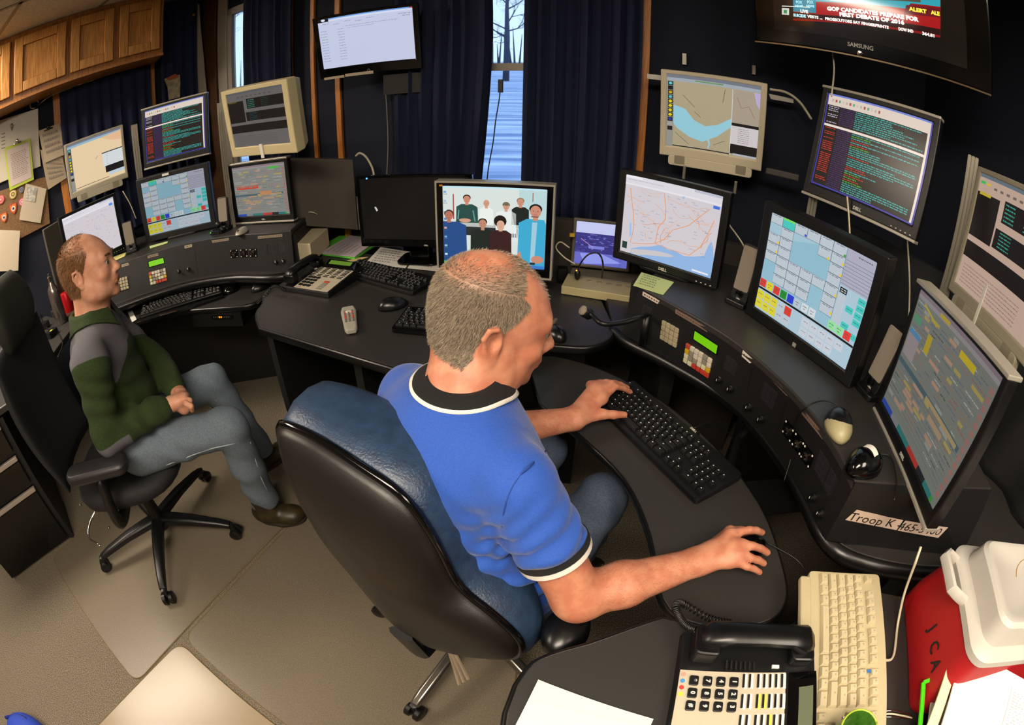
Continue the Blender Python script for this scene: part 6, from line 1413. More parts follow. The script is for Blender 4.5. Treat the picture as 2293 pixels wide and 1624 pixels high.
q = at(518, 641, .69); mouse('black mouse with cable on the left tray, nearest the ergonomic keyboard', q.x, q.y, .666, math.radians(-15), M_blkg, cable=[at(525, 622, .69), at(527, 612, .70)])
q = at(582, 636, .69); mouse('black mouse at the right end of the left tray', q.x, q.y, .666, math.radians(-30), M_mouse)
q = at(541, 516, .945); mouse('small silver mouse on top of the left console', q.x, q.y, .931, math.radians(170), M_sil, s=.8)
a_, b_ = at(1885, 985, .945), at(1876, 915, .945); q = (a_+b_)/2; mouse('grey and cream mouse on top of the right console', q.x, q.y, .931, math.atan2(b_.y-a_.y, b_.x-a_.x)-PI/2, mat('cream_mouse', '#a89f78', .4), M_mouse, cable=[at(1872, 905, .95), at(1840, 898, .95), at(1805, 912, .94), at(1782, 945, .88), at(1775, 1010, .80), at(1755, 1080, .74)])
a_, b_ = at(1912, 1050, .945), at(1968, 1012, .945); q = (a_+b_)/2; mouse('black mouse with a white sticker on top of the right console', q.x, q.y, .931, math.atan2(b_.y-a_.y, b_.x-a_.x)-PI/2, M_blkg, cable=[at(1995, 1025, .945), at(2008, 1080, .94), at(2002, 1120, .935)], tagm=M_wht, s=1.1)
mouse('black mouse under the right hand of the man in blue', .492, .555, .691, math.radians(-75), M_blkg, cable=[(.60, .50, .70), (.64, .46, .66)], s=.95)
# ---- speakers
def speaker(label, x, y, z, yaw, grey=True, h=.185):
    t = thing('desk_speaker', label, 'speaker', (x, y, z), yaw, 'small desk speakers')
    T = Matrix.Rotation(-.16, 4, 'X'); mb = MB(); mb.rbox(-.030, .030, .0, .085, .012, h, .010, ax='y'); xf(mb, T).build('cabinet', M_blk, t, bevel=.003)
    mb = MB(); mb.rbox(-.026, .026, -.004, .002, .045, h-.006, .006, ax='y'); xf(mb, T).build('grill', mat('taupe_grill', '#8b8072', .8, bump=.4, bscale=900), t, bevel=.002)
    mb = MB(); mb.lathe([(.010, 0), (.010, .008), (.0005, .009)], (0, -.002, .036), 16, R=Matrix.Rotation(PI/2, 3, 'X')); xf(mb, T).build('volume_knob', M_blkg, t, smooth=40)
    mb = MB(); mb.rbox(-.036, .036, -.02, .09, 0, .016, .01); mb.build('foot', M_blk, t, bevel=.003)
    lettering('logo', 'DELL', .006, M_logo, t, T@Matrix.Translation((0, -.0005, .020))@RX, bold=.0003); return t
speaker('slim black speaker with taupe grill beside the road map monitor', .655, 1.235, .931, math.radians(-55))
speaker('slim black speaker with taupe grill between the touch monitor and the sideways monitor', .845, .775, .931, math.radians(-88))
q = at(295, 562, .94); speaker('slim speaker between the map monitor and touch monitor on the left console', q.x, q.y, .931, math.radians(40), h=.17)
q = at(497, 515, .94); speaker('slim speaker right of the left touch monitor', q.x, q.y+.02, .931, math.radians(5), h=.17)
# webcam-like puck with a green light
q = at(493, 505, .95); t = thing('desk_microphone', 'black desk microphone with green light in front of the left speaker', 'microphone', (q.x+.03, q.y-.07, .931))
mb = MB(); mb.rbox(-.04, .04, -.03, .03, 0, .018, .015); mb.build('base', M_blkg, t, bevel=.004); mb = MB(); mb.ell((0, .01, .04), (.016, .016, .018), None, 14, 8); mb.build('head', M_blk, t, smooth=True)
mb = MB(); mb.ell((-.03, -.028, .012), (.003, .003, .003), None, 8, 6); mb.build('green_light', mat('green_led', '#3aff30', .4, emis='#3aff30', estr=3), t)
# gooseneck microphone
t = thing('gooseneck_microphone', 'black gooseneck microphone with round pale head reaching over the centre worktop', 'microphone', (.40, 1.26, .752))
P_ = [(.395, 1.285, .86), at(1430, 712, .88), at(1395, 722, .875), at(1350, 725, .88), at(1325, 705, .885), at(1308, 697, .89)]
P_ = [Vector(p_)-Vector((.40, 1.26, .752)) for p_ in P_]; mb = MB(); mb.tube(smoothpath(P_, 6), .0075, 10); mb.build('gooseneck', M_blk, t, smooth=True)
mb = MB(); mb.tube([P_[0]+Vector((0, 0, -.10)), P_[0]], .012, 10); mb.build('socket', M_blk, t, smooth=True)
d = (P_[-1]-P_[-3]).normalized(); d = (d*.6+(Vector((0, 0, 1.48))-Vector((.2, 1.25, .9))).normalized()*.7).normalized(); Rm = d.to_track_quat('Z', 'Y').to_matrix()
mb = MB(); mb.lathe([(.010, -.03), (.016, -.022), (.017, 0), (.015, .004)], P_[-1], 20, R=Rm); mb.build('capsule', M_blk, t, smooth=40); mb = MB(); mb.lathe([(.0155, .002), (.013, .009), (.0005, .011)], P_[-1], 20, R=Rm); mb.build('foam_tip', mat('grey_foam', '#8d8272', .8, bump=.5, bscale=900), t, smooth=True)
# remote control
a, b = at(779, 689, .755), at(787, 742, .755); t = thing('remote_control', 'grey remote control with red buttons lying on the centre worktop', 'remote control', ((a.x+b.x)/2, (a.y+b.y)/2, .741), math.atan2(a.y-b.y, a.x-b.x)-PI/2)
L_ = (a-b).length/2; mb = MB(); mb.loft([[(sx*w_*.5, y*L_, z_) for sx, z_ in ((-1, .004), (1, .004), (1, .015), (.8, .02), (-.8, .02), (-1, .015))] for y, w_ in ((-1, .030), (-.8, .044), (0, .050), (.7, .056), (1, .046))]); mb.build('body', mat('grey_remote', '#a39f92', .4), t, bevel=.003)
mb = MB(); rr = random.Random(2)
for r in range(7):
    for c_ in range(3): mb.lathe([(.004, .020), (.004, .023), (.0005, .0235)], ((c_-1)*.013, .05-r*.0135, 0), 8, m=1 if r in (1, 3, 4) and c_ != 1 else 0)
mb.build('buttons', [mat('grey_rubber', '#6b675e', .6), mat('red_rubber', '#b8433a', .6)], t)
mb = MB(); mb.ell((0, .045, .021), (.014, .012, .003), None, 14, 6); mb.build('ring_button', mat('pale_rubber', '#c9c2b2', .5), t, smooth=True)
# ---- papers
def sheet(name, label, pts, z, m, th=.0012, cat='paper', lines=0, lc='#8f8a88', parent=None, group=None, seed=1, l0=.1):
    P_ = [at(px, py, z) for px, py in pts]; mb = MB(); mb.prism(P_, (0, 0, th), 0, None); o = mb.build(name, m, parent)
    if lines:
        rnd = random.Random(seed); pr = MB()
        def uv(u, v): a = P_[0]+(P_[1]-P_[0])*u; b = P_[3]+(P_[2]-P_[3])*u; p_ = a+(b-a)*v; return p_+Vector((0, 0, th+.0004))
        for k in range(lines):
            v = l0+(.9-l0)*k/lines; u = .1; ue = rnd.uniform(.5, .9)
            while u < ue: l_ = rnd.uniform(.02, .08); pr.add([uv(u, v), uv(u+l_, v), uv(u+l_, v+.35/lines), uv(u, v+.35/lines)], [(0, 1, 2, 3)], 0, lc); u += l_+.02
        pr.build('print', M_prt, o)
    return o if parent is not None else tag(o, label, cat, group)
M_gf = mat('lime_plastic', '#5fc440', .4); M_ylw = mat('pale_green_note', '#b9c886', .8)
t = thing('clip_folder', 'lime green framed clip folder with papers on the centre worktop', 'folder', (0, 0, 0))
sheet('frame', '', [(697, 568), (779, 520), (852, 545), (795, 581)], .742, M_gf, .008, parent=t)
sheet('paper_stack', '', [(716, 568), (785, 528), (842, 542), (795, 576)], .752, mat('greyish_paper', '#b5a9b0', .8), .004, parent=t, lines=6)
sheet('paper', 'pale manila sheet poking out beside the desk phone', [(760, 590), (800, 577), (825, 576), (768, 597)], .7425, mat('manila', '#c9b27c', .8), .001)
sheet('paper', 'white sheet with small print under the switched-off monitor, left one', [(852, 554), (933, 567), (908, 601), (818, 590)], .742, M_pap, lines=6, seed=4)
sheet('paper', 'white sheet tucked under the group photo monitor', [(936, 565), (990, 580), (992, 609), (912, 601)], .7435, M_pap, lines=5, seed=7)
sheet('sticky_note', 'pale green sticky note at the front of the right console top', [(1436, 611), (1509, 633), (1485, 661), (1418, 640)], .931, M_ylw, .002, 'note', lines=5, lc='#7d8a5c')
sheet('sticky_note', 'pale green sticky note under the left touch monitor', [(335, 552), (376, 541), (375, 545), (336, 557)], .932, M_ylw, .002, 'note')
sheet('sticky_note', 'yellow note under the map monitor beside the fleece man', [(250, 577), (283, 566), (279, 575), (250, 588)], .932, mat('yellow_note', '#cfc878', .8), .002, 'note')
sheet('paper', 'white sheet with faint red lines at the bottom edge of the near desk', [(1205, 1524), (1462, 1612), (1440, 1660), (1120, 1690)], .742, M_pap, .004)
q4 = [at(px, py, .7465) for px, py in ((1205, 1524), (1462, 1612), (1440, 1660), (1120, 1690))]; pr = MB()
for k in range(7):
    v = .12+k*.12; a = q4[0].lerp(q4[3], v); b = q4[1].lerp(q4[2], v); d = (q4[3]-q4[0]).normalized()*.0005; pr.add([a, b, b+d, a+d], [(0, 1, 2, 3)], 0, '#e0b4ac' if k == 1 else '#cdcbd2')
pr.build('print', M_prt, bpy.data.objects['paper.003'] if 'paper.003' in bpy.data.objects else None)
sheet('paper', 'white sheet under the left end of the ergonomic keyboard', [(281, 688), (290, 683), (306, 716), (296, 722)], .668, M_pap)
# beige box behind the phone, with its arc of cable
t = thing('modem_box', 'flat beige box against the grey divider beside the left console', 'box', at(690, 528, .752))
mb = MB(); q = [at(664, 503, .85), at(734, 510, .85), at(694, 546, .85), at(665, 545, .85)]; mb.prism([p_-t.location for p_ in q], (0, 0, -.095)); mb.build('case', M_bei, t, bevel=.004)
mb = MB(); mb.tube(smoothpath([p_-t.location for p_ in (at(662, 486, .85), PDr(690, 475, 2.42), PDr(712, 482, 2.42), at(718, 500, .85))]), .003, 6); mb.build('cable', M_wirew, t, smooth=True)
def quadp(name, label, px, r, th, m, cat, back=(0, 0), **k):
    """upright panel from four picture corners, standing at horizontal distance r (left, right)"""
    P_ = [PDr(x, y, r[0] if i in (0, 3) else r[1]) for i, (x, y) in enumerate(px)]
    P_[3].x, P_[3].y = P_[0].x, P_[0].y; P_[2].x, P_[2].y = P_[1].x, P_[1].y
    n_ = (P_[1]-P_[0]).cross(Vector((0, 0, 1))).normalized()
    if n_.dot(P_[0]) < 0: n_ = -n_
    mb = MB(); mb.prism(P_, tuple(n_*th)); return tag(mb.build(name, m, bevel=.004, **k), label, cat)
M_grp = mat('grey_divider_face', '#3b362f', .6, col2='#4a443a', sscale=500)
quadp('desk_divider', 'grey divider panel between the left console and the switched-off monitor', [(640, 356), (791, 358), (799, 516), (640, 508)], (2.42, 2.40), .05, M_grp, 'divider')
quadp('metal_strip', 'narrow taupe strip left of the switched-off monitor', [(798, 441), (812, 441), (814, 516), (801, 516)], (2.20, 2.20), .02, mat('taupe_strip', '#5b5146', .6), 'strip')
quadp('desk_divider', 'tall grey divider behind the head of the fleece man', [(97, 515), (132, 494), (150, 690), (128, 700)], (2.86, 2.9), .03, M_grp, 'divider')
# wall cord and cream cable behind the dark monitor
mb = MB(); mb.tube(smoothpath([onwall('W', 862, 178, .02), onwall('W', 866, 240, .02), onwall('W', 869, 320, .02), onwall('W', 866, 400, .02)]), .003, 6); tag(mb.build('wall_cable', mat('grey_cable', '#77746c', .5), smooth=True), 'thin grey cable hanging down the wall below the high wall screen', 'cable')
mb = MB(); mb.tube(smoothpath([PDr(797, 349, 2.3), PDr(806, 343, 2.28), PDr(820, 352, 2.25), PDr(833, 375, 2.22), PDr(838, 396, 2.2)]), .005, 8); tag(mb.build('cream_cable', M_wirew, smooth=True), 'thick cream cable arching behind the switched-off monitor', 'cable')
mb = MB(); q = PDr(821, 400, 2.02); mb.cbox(q, (.006, .004, .006)); tag(mb.build('indicator_light', mat('blue_led', '#4f9bff', .4, emis='#4f9bff', estr=2)), 'tiny blue light at the corner of the switched-off monitor', 'light')
# ---- lit photo frame and power strip
t = thing('power_strip', 'cream power strip tray lying left of the road map monitor', 'power strip', (0, 0, 0))
q = [at(1257, 640, .775), at(1412, 664, .775), at(1424, 634, .775), at(1272, 612, .775)]; mb = MB(); mb.prism(q, (0, 0, -.033)); mb.build('body', mat('cream_strip', '#b4a97e', .5), t, bevel=.003)
q = [at(1275, 614, .78), at(1424, 636, .78), at(1436, 612, .80), at(1288, 585, .80)]; mb = MB(); mb.prism(q, (0, 0, -.02)); mb.build('clear_tray', mat('grey_clear_plastic', '#6f695c', .2), t, bevel=.003)
for k in range(5):
    mb = MB(); c_ = at(1320+k*22, 629+k*3.4, .777); mb.cbox(c_, (.018, .012, .004)); mb.build('socket', M_beid, t)
def scene_photo(S):
    S.r(0, 0, 1, 1, '#5a58b8'); S.r(0, 0, 1, .30, '#c3c8f0', 2); S.r(0, .26, 1, .72, '#38347e', 3); rnd = random.Random(6)
    for k in range(90): x, y = rnd.uniform(0, 1), rnd.uniform(.28, .7); S.r(x, y, x+rnd.uniform(.02, .08), y+rnd.uniform(.01, .03), rnd.choice(['#4a48a0', '#2a2866', '#6f70c8']), 4)
    S.r(.25, .55, .55, .62, '#7a80d8', 5); S.r(.85, .3, .9, 1, '#5f62c0', 5); S.r(0, .72, 1, 1, '#6668c4', 4); S.poly([(.1, .75), (.5, .72), (.9, .9), (.2, 1)], '#8f98e8', 5); S.line([(.1, .4), (.35, .6)], .006, '#c090c8', 6)
monitor('small lit tablet showing a bluish street scene, left of the road map monitor', (.335, 1.80, .905), -12, .23, .19, .205, .165, .0, scene_photo, pitch=-10, base_z=.755, depth=.018, fm=mat('grey_tablet_frame', '#5d5548', .4), neck=False, name='tablet', group=None)
t = thing('ear_headset', 'small black headset with wire loop on the power strip', 'headset', (0, 0, 0)); mb = MB(); mb.tube(smoothpath([at(1293, 612, .79), PDr(1300, 590, 1.62), PDr(1318, 570, 1.62), PDr(1340, 568, 1.62), PDr(1350, 590, 1.6), at(1348, 622, .785)]), .003, 6); mb.build('band', M_wire, t, smooth=True)
mb = MB(); mb.ell(at(1293, 615, .80), (.012, .012, .022), None, 14, 8); mb.build('ear_piece', M_blk, t, smooth=True); mb = MB(); mb.ell(at(1291, 606, .822), (.003, .003, .003), None, 8, 6); mb.build('amber_light', mat('amber_led', '#ffb050', .4, emis='#ff9a30', estr=2), t)
mb = MB(); mb.rbox(-.02, .02, -.02, .02, 0, .05, .006); o = tag(mb.build('power_adapter', M_blk), 'black power adapter beside the cream power strip', 'power adapter'); o.location = at(1258, 625, .741); o.location.z = .741
mb = MB(); mb.tube(smoothpath([PDr(1288, 592, 1.68), PDr(1262, 575, 1.7), PDr(1245, 555, 1.72), PDr(1255, 542, 1.74), PDr(1275, 555, 1.72)]), .0025, 6); tag(mb.build('loose_wire', M_wirew, smooth=True), 'thin looped wire left of the lit tablet', 'wire')
mb = MB(); mb.cbox(PDr(1281, 526, 1.80), (.018, .012, .012)); tag(mb.build('wire_connector', mat('yellow_connector', '#c9a82a', .5)), 'small yellow connector left of the lit tablet', 'connector')
# ---- bottle and cup behind the man in the fleece
q = at(140, 722, .742); t = thing('steel_bottle', 'tall brushed steel bottle with cap behind the man in the fleece', 'bottle', q)
mb = MB(); mb.lathe([(.034, 0), (.036, .004), (.036, .17), (.030, .195), (.016, .215), (.013, .235)], (0, 0, 0), 28); mb.build('body', M_steel, t, smooth=40); mb = MB(); mb.lathe([(.015, .232), (.015, .255), (.008, .26), (.008, .272), (.001, .275)], (0, 0, 0), 20); mb.build('cap', M_chr, t, smooth=40)
q = at(158, 700, .742); t = thing('drink_can', 'red drink can beside the steel bottle', 'can', q); mb = MB(); mb.lathe([(.026, 0), (.033, .008), (.033, .112), (.027, .122)], (0, 0, 0), 24); mb.build('body', mat('red_can', '#b3151c', .3, .3), t, smooth=40); mb = MB(); mb.lathe([(.027, .121), (.026, .1215), (.0005, .119)], (0, 0, 0), 24); mb.build('lid', M_sil, t)
for i, (px, py, lb) in enumerate(((100, 735, 'black power adapter on the side worktop beside the bottle'), (118, 752, 'black power adapter with yellow sticker on the side worktop'))):
    q = at(px, py, .742); mb = MB(); mb.rbox(-.035, .035, -.025, .025, 0, .03, .006); 
    if i: mb.box(-.012, .008, -.012, .0, .030, .031, m=1)
    o = tag(mb.build('power_adapter', [M_blk, mat('yellow_sticker', '#c9c43a', .6)]), lb, 'power adapter'); o.location = q; o.rotation_euler = (0, 0, .6+i)
mb = MB(); mb.tube(smoothpath([at(95, 640, .80), at(78, 660, .80), at(85, 690, .745), at(100, 730, .75), at(128, 745, .745), at(140, 770, .745), at(130, 800, .745)]), .003, 6); tag(mb.build('loose_wire', M_wire, smooth=True), 'black wire looping over the side worktop', 'wire')
sheet('paper', 'pale strip of paper on the side worktop behind the headrest', [(82, 676), (105, 665), (108, 675), (84, 688)], .743, mat('cream_card', '#c9bd8c', .8))
# ---- caddy, papers, glass on the near desk
def rr(hw, hd, r, z, cx=0, cy=0, n=6):
    out = []
    for sx, sy, a0 in ((1, 1, 0), (-1, 1, PI/2), (-1, -1, PI), (1, -1, 1.5*PI)):
        for k in range(n+1): a = a0+PI/2*k/n; out.append((cx+sx*(hw-r)+r*math.cos(a), cy+sy*(hd-r)+r*math.sin(a), z))
    return out
ang = math.radians(-22); t = thing('cooler_box', 'red lunch cooler with white lid and handle on the near desk', 'cooler', (.915, .125, .741), ang)
M_red = mat('red_plastic', '#a3141a', .42, bump=.15, bscale=300); M_lid = mat('cooler_white', '#b9b5ad', .4)
mb = MB(); mb.loft([rr(.180, .140, .03, 0), rr(.186, .146, .035, .012), rr(.184, .144, .035, .06), rr(.166, .126, .04, .165), rr(.16, .12, .04, .17)]); mb.build('body', M_red, t, smooth=40)
mb = MB(); mb.loft([rr(.166, .128, .045, .155), rr(.172, .134, .045, .16), rr(.172, .134, .045, .175), rr(.163, .125, .04, .182), rr(.146, .108, .035, .185), rr(.138, .100, .035, .226), rr(.130, .092, .03, .233), rr(.118, .08, .03, .233), rr(.114, .076, .03, .230), rr(.02, .01, .01, .230)]); mb.build('lid', M_lid, t, smooth=35)
mb = MB(); hp = [(-.192, .02, .215), (-.235, .03, .235), (-.245, .04, .238), (-.245, .11, .238), (-.235, .12, .235), (-.192, .13, .215)]
mb.tube([(-.166, .0, .170), (-.200, .0, .186), (-.214, .01, .188), (-.214, .085, .188), (-.200, .095, .186), (-.166, .095, .170)], .009, 8, flat=1.3); mb.build('handle', M_lid, t, smooth=40)
mb = MB(); mb.tube([(.02+.08*math.cos(a), .0+.06*math.sin(a), .2305) for a in [1.2+k*.16 for k in range(12)]], .0011, 5); mb.build('stain', mat('tan_stain', '#b08a55', .8), t)
for k, (ch, yy) in enumerate((('J', .03), ('C', -.012), ('A', -.05))): lettering('marker_letter', ch, .034, M_ink, t, Matrix.Translation((-.1815, yy-.03, .085))@Matrix.Rotation(-PI/2, 4, 'Z')@Matrix.Rotation(-.16, 4, 'X')@RX, bold=.0006)
M_cl = mat('clear_sheet_paper', '#dcd9d2', .7)
t = thing('document_folder', 'stack of papers in a lime edged folder leaning on the red cooler', 'folder', (0, 0, 0))
A_, B_, C__, D__ = Vector((.735, .125, .745)), Vector((.80, .10, .745)), Vector((.62, -.15, .745)), Vector((.55, -.12, .745))
def strip(parts_): 
    mb = MB()
    for a, b, w_ in parts_: d_ = (b-a).normalized(); s_ = d_.cross(Vector((0, 0, 1)))*w_; mb.prism([a-s_, a+s_, b+s_, b-s_], (0, 0, .004))
    return mb
g0, g1, g2 = at(2067, 1530, .80), at(2113, 1512, .82), at(2056, 1650, .79)
strip([(g0, g1, .0045), (g0+Vector((0, 0, -.001)), g2, .0045)]).build('lime_edge', mat('lime_edge_plastic', '#4fd11c', .4), t)
P_ = [at(2087, 1534, .79), at(2130, 1500, .80), at(2210, 1640, .80), at(2070, 1660, .785)]; mb = MB(); mb.prism(P_, (0, 0, .004)); mb.build('back_sheet', M_cl, t)
P_ = [at(2134, 1446, .865), at(2152, 1450, .868), at(2085, 1660, .80), at(2062, 1655, .80)]; mb = MB(); mb.prism(P_, (0, 0, .003)); mb.build('tinted_sheet', mat('tinted_paper', '#cfd2a4', .8), t)
P_ = [at(2154, 1447, .87), at(2330, 1545, .885), None, at(2080, 1700, .80)]; P_[2] = P_[1]+P_[3]-P_[0]; mb = MB(); mb.prism(P_, (0, 0, .003)); fs = mb.build('top_sheet', M_pap, t)
pr = MB(); rnd = random.Random(9)
def uv(u, v): a = P_[0]+(P_[1]-P_[0])*u; b = P_[3]+(P_[2]-P_[3])*u; return a+(b-a)*v+Vector((0, 0, .0034))
pr.add([uv(.62, .12), uv(.625, .12), uv(.625, .6), uv(.62, .6)], [(0, 1, 2, 3)], 0, '#8c8886')
for k in range(16):
    u = .66
    while u < .98: l_ = rnd.uniform(.01, .04); v = .15+k*.026; pr.add([uv(u, v), uv(u+l_, v), uv(u+l_, v+.007), uv(u, v+.007)], [(0, 1, 2, 3)], 0, '#9a9694'); u += l_+rnd.uniform(.01, .05)
pr.build('print', M_prt, fs)
q = at(1885, 1632, .80); t = thing('glass_tumbler', 'green patterned glass at the bottom edge in front of the beige keyboard', 'glass', (q.x, q.y-.02, .742))
mb = MB(); mb.lathe([(.026, 0), (.030, .004), (.036, .10), (.034, .10), (.028, .008), (.0005, .006)], (0, 0, 0), 28); mb.build('glass', mat('green_glass', '#5aa03a', .08, trans=.7), t, smooth=40)
mb = MB(); mb.tube([(.0355*math.cos(a), .0355*math.sin(a), .10) for a in [k*2*PI/28 for k in range(29)]], .0018, 6); mb.build('rim', mat('yellow_green_rim', '#a5b83a', .2), t, smooth=True)
mb = MB()
for k in range(3): mb.tube(smoothpath([at(1970, 1596+k*6, .745), at(1995, 1592+k*7, .75), at(2030, 1600+k*5, .745), at(2042, 1606+k*3, .745)]), .002, 6, m=k % 2)
tag(mb.build('key_ring', [M_chr, M_wirew], smooth=True), 'silver clips and wire bits beside the beige keyboard', 'key ring', None)
# blue fabric at the lower left corner
t = thing('blue_bag', 'edge of a bright blue bag on the carpet in the lower left corner', 'bag', (-1.86, -.10, 0)); mb = MB(); q = at(45, 1640, .12); mb.ell(Vector((q.x, q.y, .05))-Vector((-1.86, -.10, 0)), (.16, .10, .08), None, 24, 12); mb.build('body', mat('bright_blue_cloth', '#1d3fae', .7, bump=.4, bscale=200), t, smooth=True)
mb = MB(); mb.tube([Vector((q.x-.14+.04*k, q.y+.07*math.sin(k*.5), .10))-Vector((-1.86, -.10, 0)) for k in range(8)], .008, 6); mb.build('piping', mat('deep_blue_piping', '#12267c', .6), t, smooth=True)
# ================================================================== TELEVISION, RAILS, WALL THINGS
TVL = Vector(PDr(1692, 92, 1.80)); zb = TVL.z
TVR = at(2220, 213, zb) if zb > CH else None
tvw = (TVR-TVL).length; yaw = math.atan2(TVR.y-TVL.y, TVR.x-TVL.x); pit = 0.10
t = thing('television', 'large glossy black television showing a news banner in the upper right corner', 'television', (TVL+TVR)/2, yaw)
TT = Matrix.Rotation(pit, 4, 'X'); hh = tvw*.60
TTi = (t.matrix_basis@TT).inverted()
def tvp(px, py):
    o_ = TTi@Vector((0, 0, CH)); v_ = TTi.to_3x3()@Vector(ray(px, py).tolist()); s = -o_.y/v_.y; q = o_+v_*s; return q.x, q.z
mb = MB(); mb.loft([[(x, y, z) for x, z in ((-tvw/2, 0), (tvw/2, 0), (tvw/2, hh), (-tvw/2, hh))] for y in (0, .035)]+[[(x*.7, .075, hh/2+(z-hh/2)*.7) for x, z in ((-tvw/2, 0), (tvw/2, 0), (tvw/2, hh), (-tvw/2, hh))]]); xf(mb, TT).build('cabinet', M_blkg, t, bevel=.006)
mb = MB(); mb.box(-tvw/2, tvw/2, -.004, .006, -.004, .001); xf(mb, TT).build('chrome_edge', mat('amber_chrome', '#b09a78', .2, .9), t)
x0_, z0_ = tvp(1735, 56); x1_, z1_ = tvp(2166, 168); sx0, sz0 = x0_, (z0_+z1_)/2; sw_, sh2 = x1_-x0_, hh-sz0-.03
S = Scr(sw_, sh2, -.002, (x0_+x1_)/2, sz0+sh2/2)
def tuv(px, py): x, z = tvp(px, py); return (x-x0_)/sw_, 1-(z-sz0)/sh2
def tq(pts, col, l): S.poly([tuv(*p_) for p_ in pts], col, l)
S.r(0, 0, 1, 1, '#120d0a')
tq([(1777, -30), (2106, -10), (2106, 85), (1777, 46)], '#8c1214', 2)
tq([(1777, -30), (2106, -10), (2106, 16), (2040, 8), (2028, 20), (1828, 4), (1828, 28), (1777, 24)], '#2fa3b3', 3); tq([(1880, -30), (2062, -20), (2062, 6), (1960, 0)], '#54503c', 4); tq([(1850, -10), (1900, -8), (1905, 4), (1860, 2)], '#7fd0d8', 4)
tq([(1828, 4), (2028, 20), (2024, 32), (2106, 40), (2106, 66), (1828, 33)], '#a8161a', 5); tq([(2030, 12), (2106, 20), (2106, 40), (2024, 32)], '#6a1420', 6)
tq([(1777, 28), (1828, 33), (2106, 66), (2106, 80), (1777, 42)], '#2a1010', 6); tq([(1752, 18), (1768, 19), (1768, 34), (1752, 33)], '#d8d8d0', 6); tq([(1756, 22), (1764, 23), (1763, 31), (1756, 30)], '#3f8f5a', 7); tq([(1752, 13), (1815, 16), (1815, 18), (1752, 15)], '#e8e8e0', 7)
tq([(1777, 0), (1828, 2), (1828, 30), (1777, 26)], '#2a8aa0', 5)
xf(S, TT).build('screen', mat_attr('tv_display', 1.0, .08), t)
M_tw = mat('tv_white', '#f4f4f0', .5, emis='#f4f4ee', estr=1.1); M_ty = mat('tv_yellow', '#f0e64a', .5, emis='#f0e040', estr=1.0); M_tb = mat('tv_blue', '#bfe6f0', .5, emis='#9fd8ea', estr=1)
def tvtext(s, a, b, cap, m, bold=.0008):
    """lettering fitted between two points of the screen, cap height in picture units there"""
    xa, za = tvp(*a); xb, zb_ = tvp(*b); mx_, mz_ = tvp((a[0]+b[0])/2, (a[1]+b[1])/2); _, zc = tvp((a[0]+b[0])/2, (a[1]+b[1])/2-cap)
    hcap = zc-mz_; me = text_mesh(s, hcap/.70, bold=bold, extr=.0002); xs = [v.co.x for v in me.vertices]; ys = [v.co.y for v in me.vertices]; sc_ = (xb-xa)/(max(xs)-min(xs)); cy_ = (max(ys)+min(ys))/2; cx_ = (max(xs)+min(xs))/2
    me.transform(TT@Matrix.Translation(((xa+xb)/2, -.0048, mz_))@Matrix.Rotation(-math.atan2(zb_-za, xb-xa)*1.0, 4, 'Y')@RX@Matrix.Diagonal((sc_, 1, 1, 1))@Matrix.Translation((-cx_, -cy_, 0))); me.materials.clear(); me.materials.append(m)
    o = bpy.data.objects.new('screen_lettering', me); C.objects.link(o); o.parent = t
tvtext('GOP CANDIDATES PREPARE FOR', (1853, 17), (2058, 42), 8.5, M_tw, .001); tvtext('FIRST DEBATE OF 2016', (1881, 31), (2026, 50), 8.5, M_tw, .001); tvtext('ALERT', (2036, 20), (2076, 27), 8, M_ty); tvtext('ALE', (2085, 28), (2105, 32), 8, M_ty)
tvtext('SUICIDE', (1778, 34), (1806, 37), 6, M_tb); tvtext('VESTS ...', (1809, 37), (1843, 41), 6, M_tw, .0005); tvtext('PROSECUTORS SAY FINGERPRINTS', (1849, 41), (1991, 61), 6, M_tw, .0005)
tvtext('DOW IND', (2013, 65), (2046, 71), 6.5, M_tw, .0005); tvtext('364.81', (2066, 75), (2093, 81), 6.5, M_tw, .0005); tvtext('LIVE', (1794, 25), (1811, 27), 7, M_tw, .0005)
for xx in (1784, 1809): tvtext('FOX', (xx, 5), (xx+14, 6), 6, M_tb, .0005); tvtext('NEWS', (xx-2, 14), (xx+16, 15), 5, M_tb, .0005)
x, z = tvp(1927, 104); lettering('logo', 'SAMSUNG', .020, M_logo, t, TT@Matrix.Translation((x, -.002, z))@RX, bold=.0004)
x, z = tvp(1926, 120); mb = MB(); mb.lathe([(.009, 0), (.009, .004), (.0005, .005)], (x, 0, z), 20, R=Matrix.Rotation(PI/2, 3, 'X')); xf(mb, TT).build('power_ring', M_chr, t, smooth=40)
mb = MB(); q = t.matrix_basis.inverted()@Vector((1.745, 1.55, zb+.25)); mb.tube([TT@Vector((0, .07, hh/2)), q], .03, 8); mb.build('wall_mount', M_blk, t)
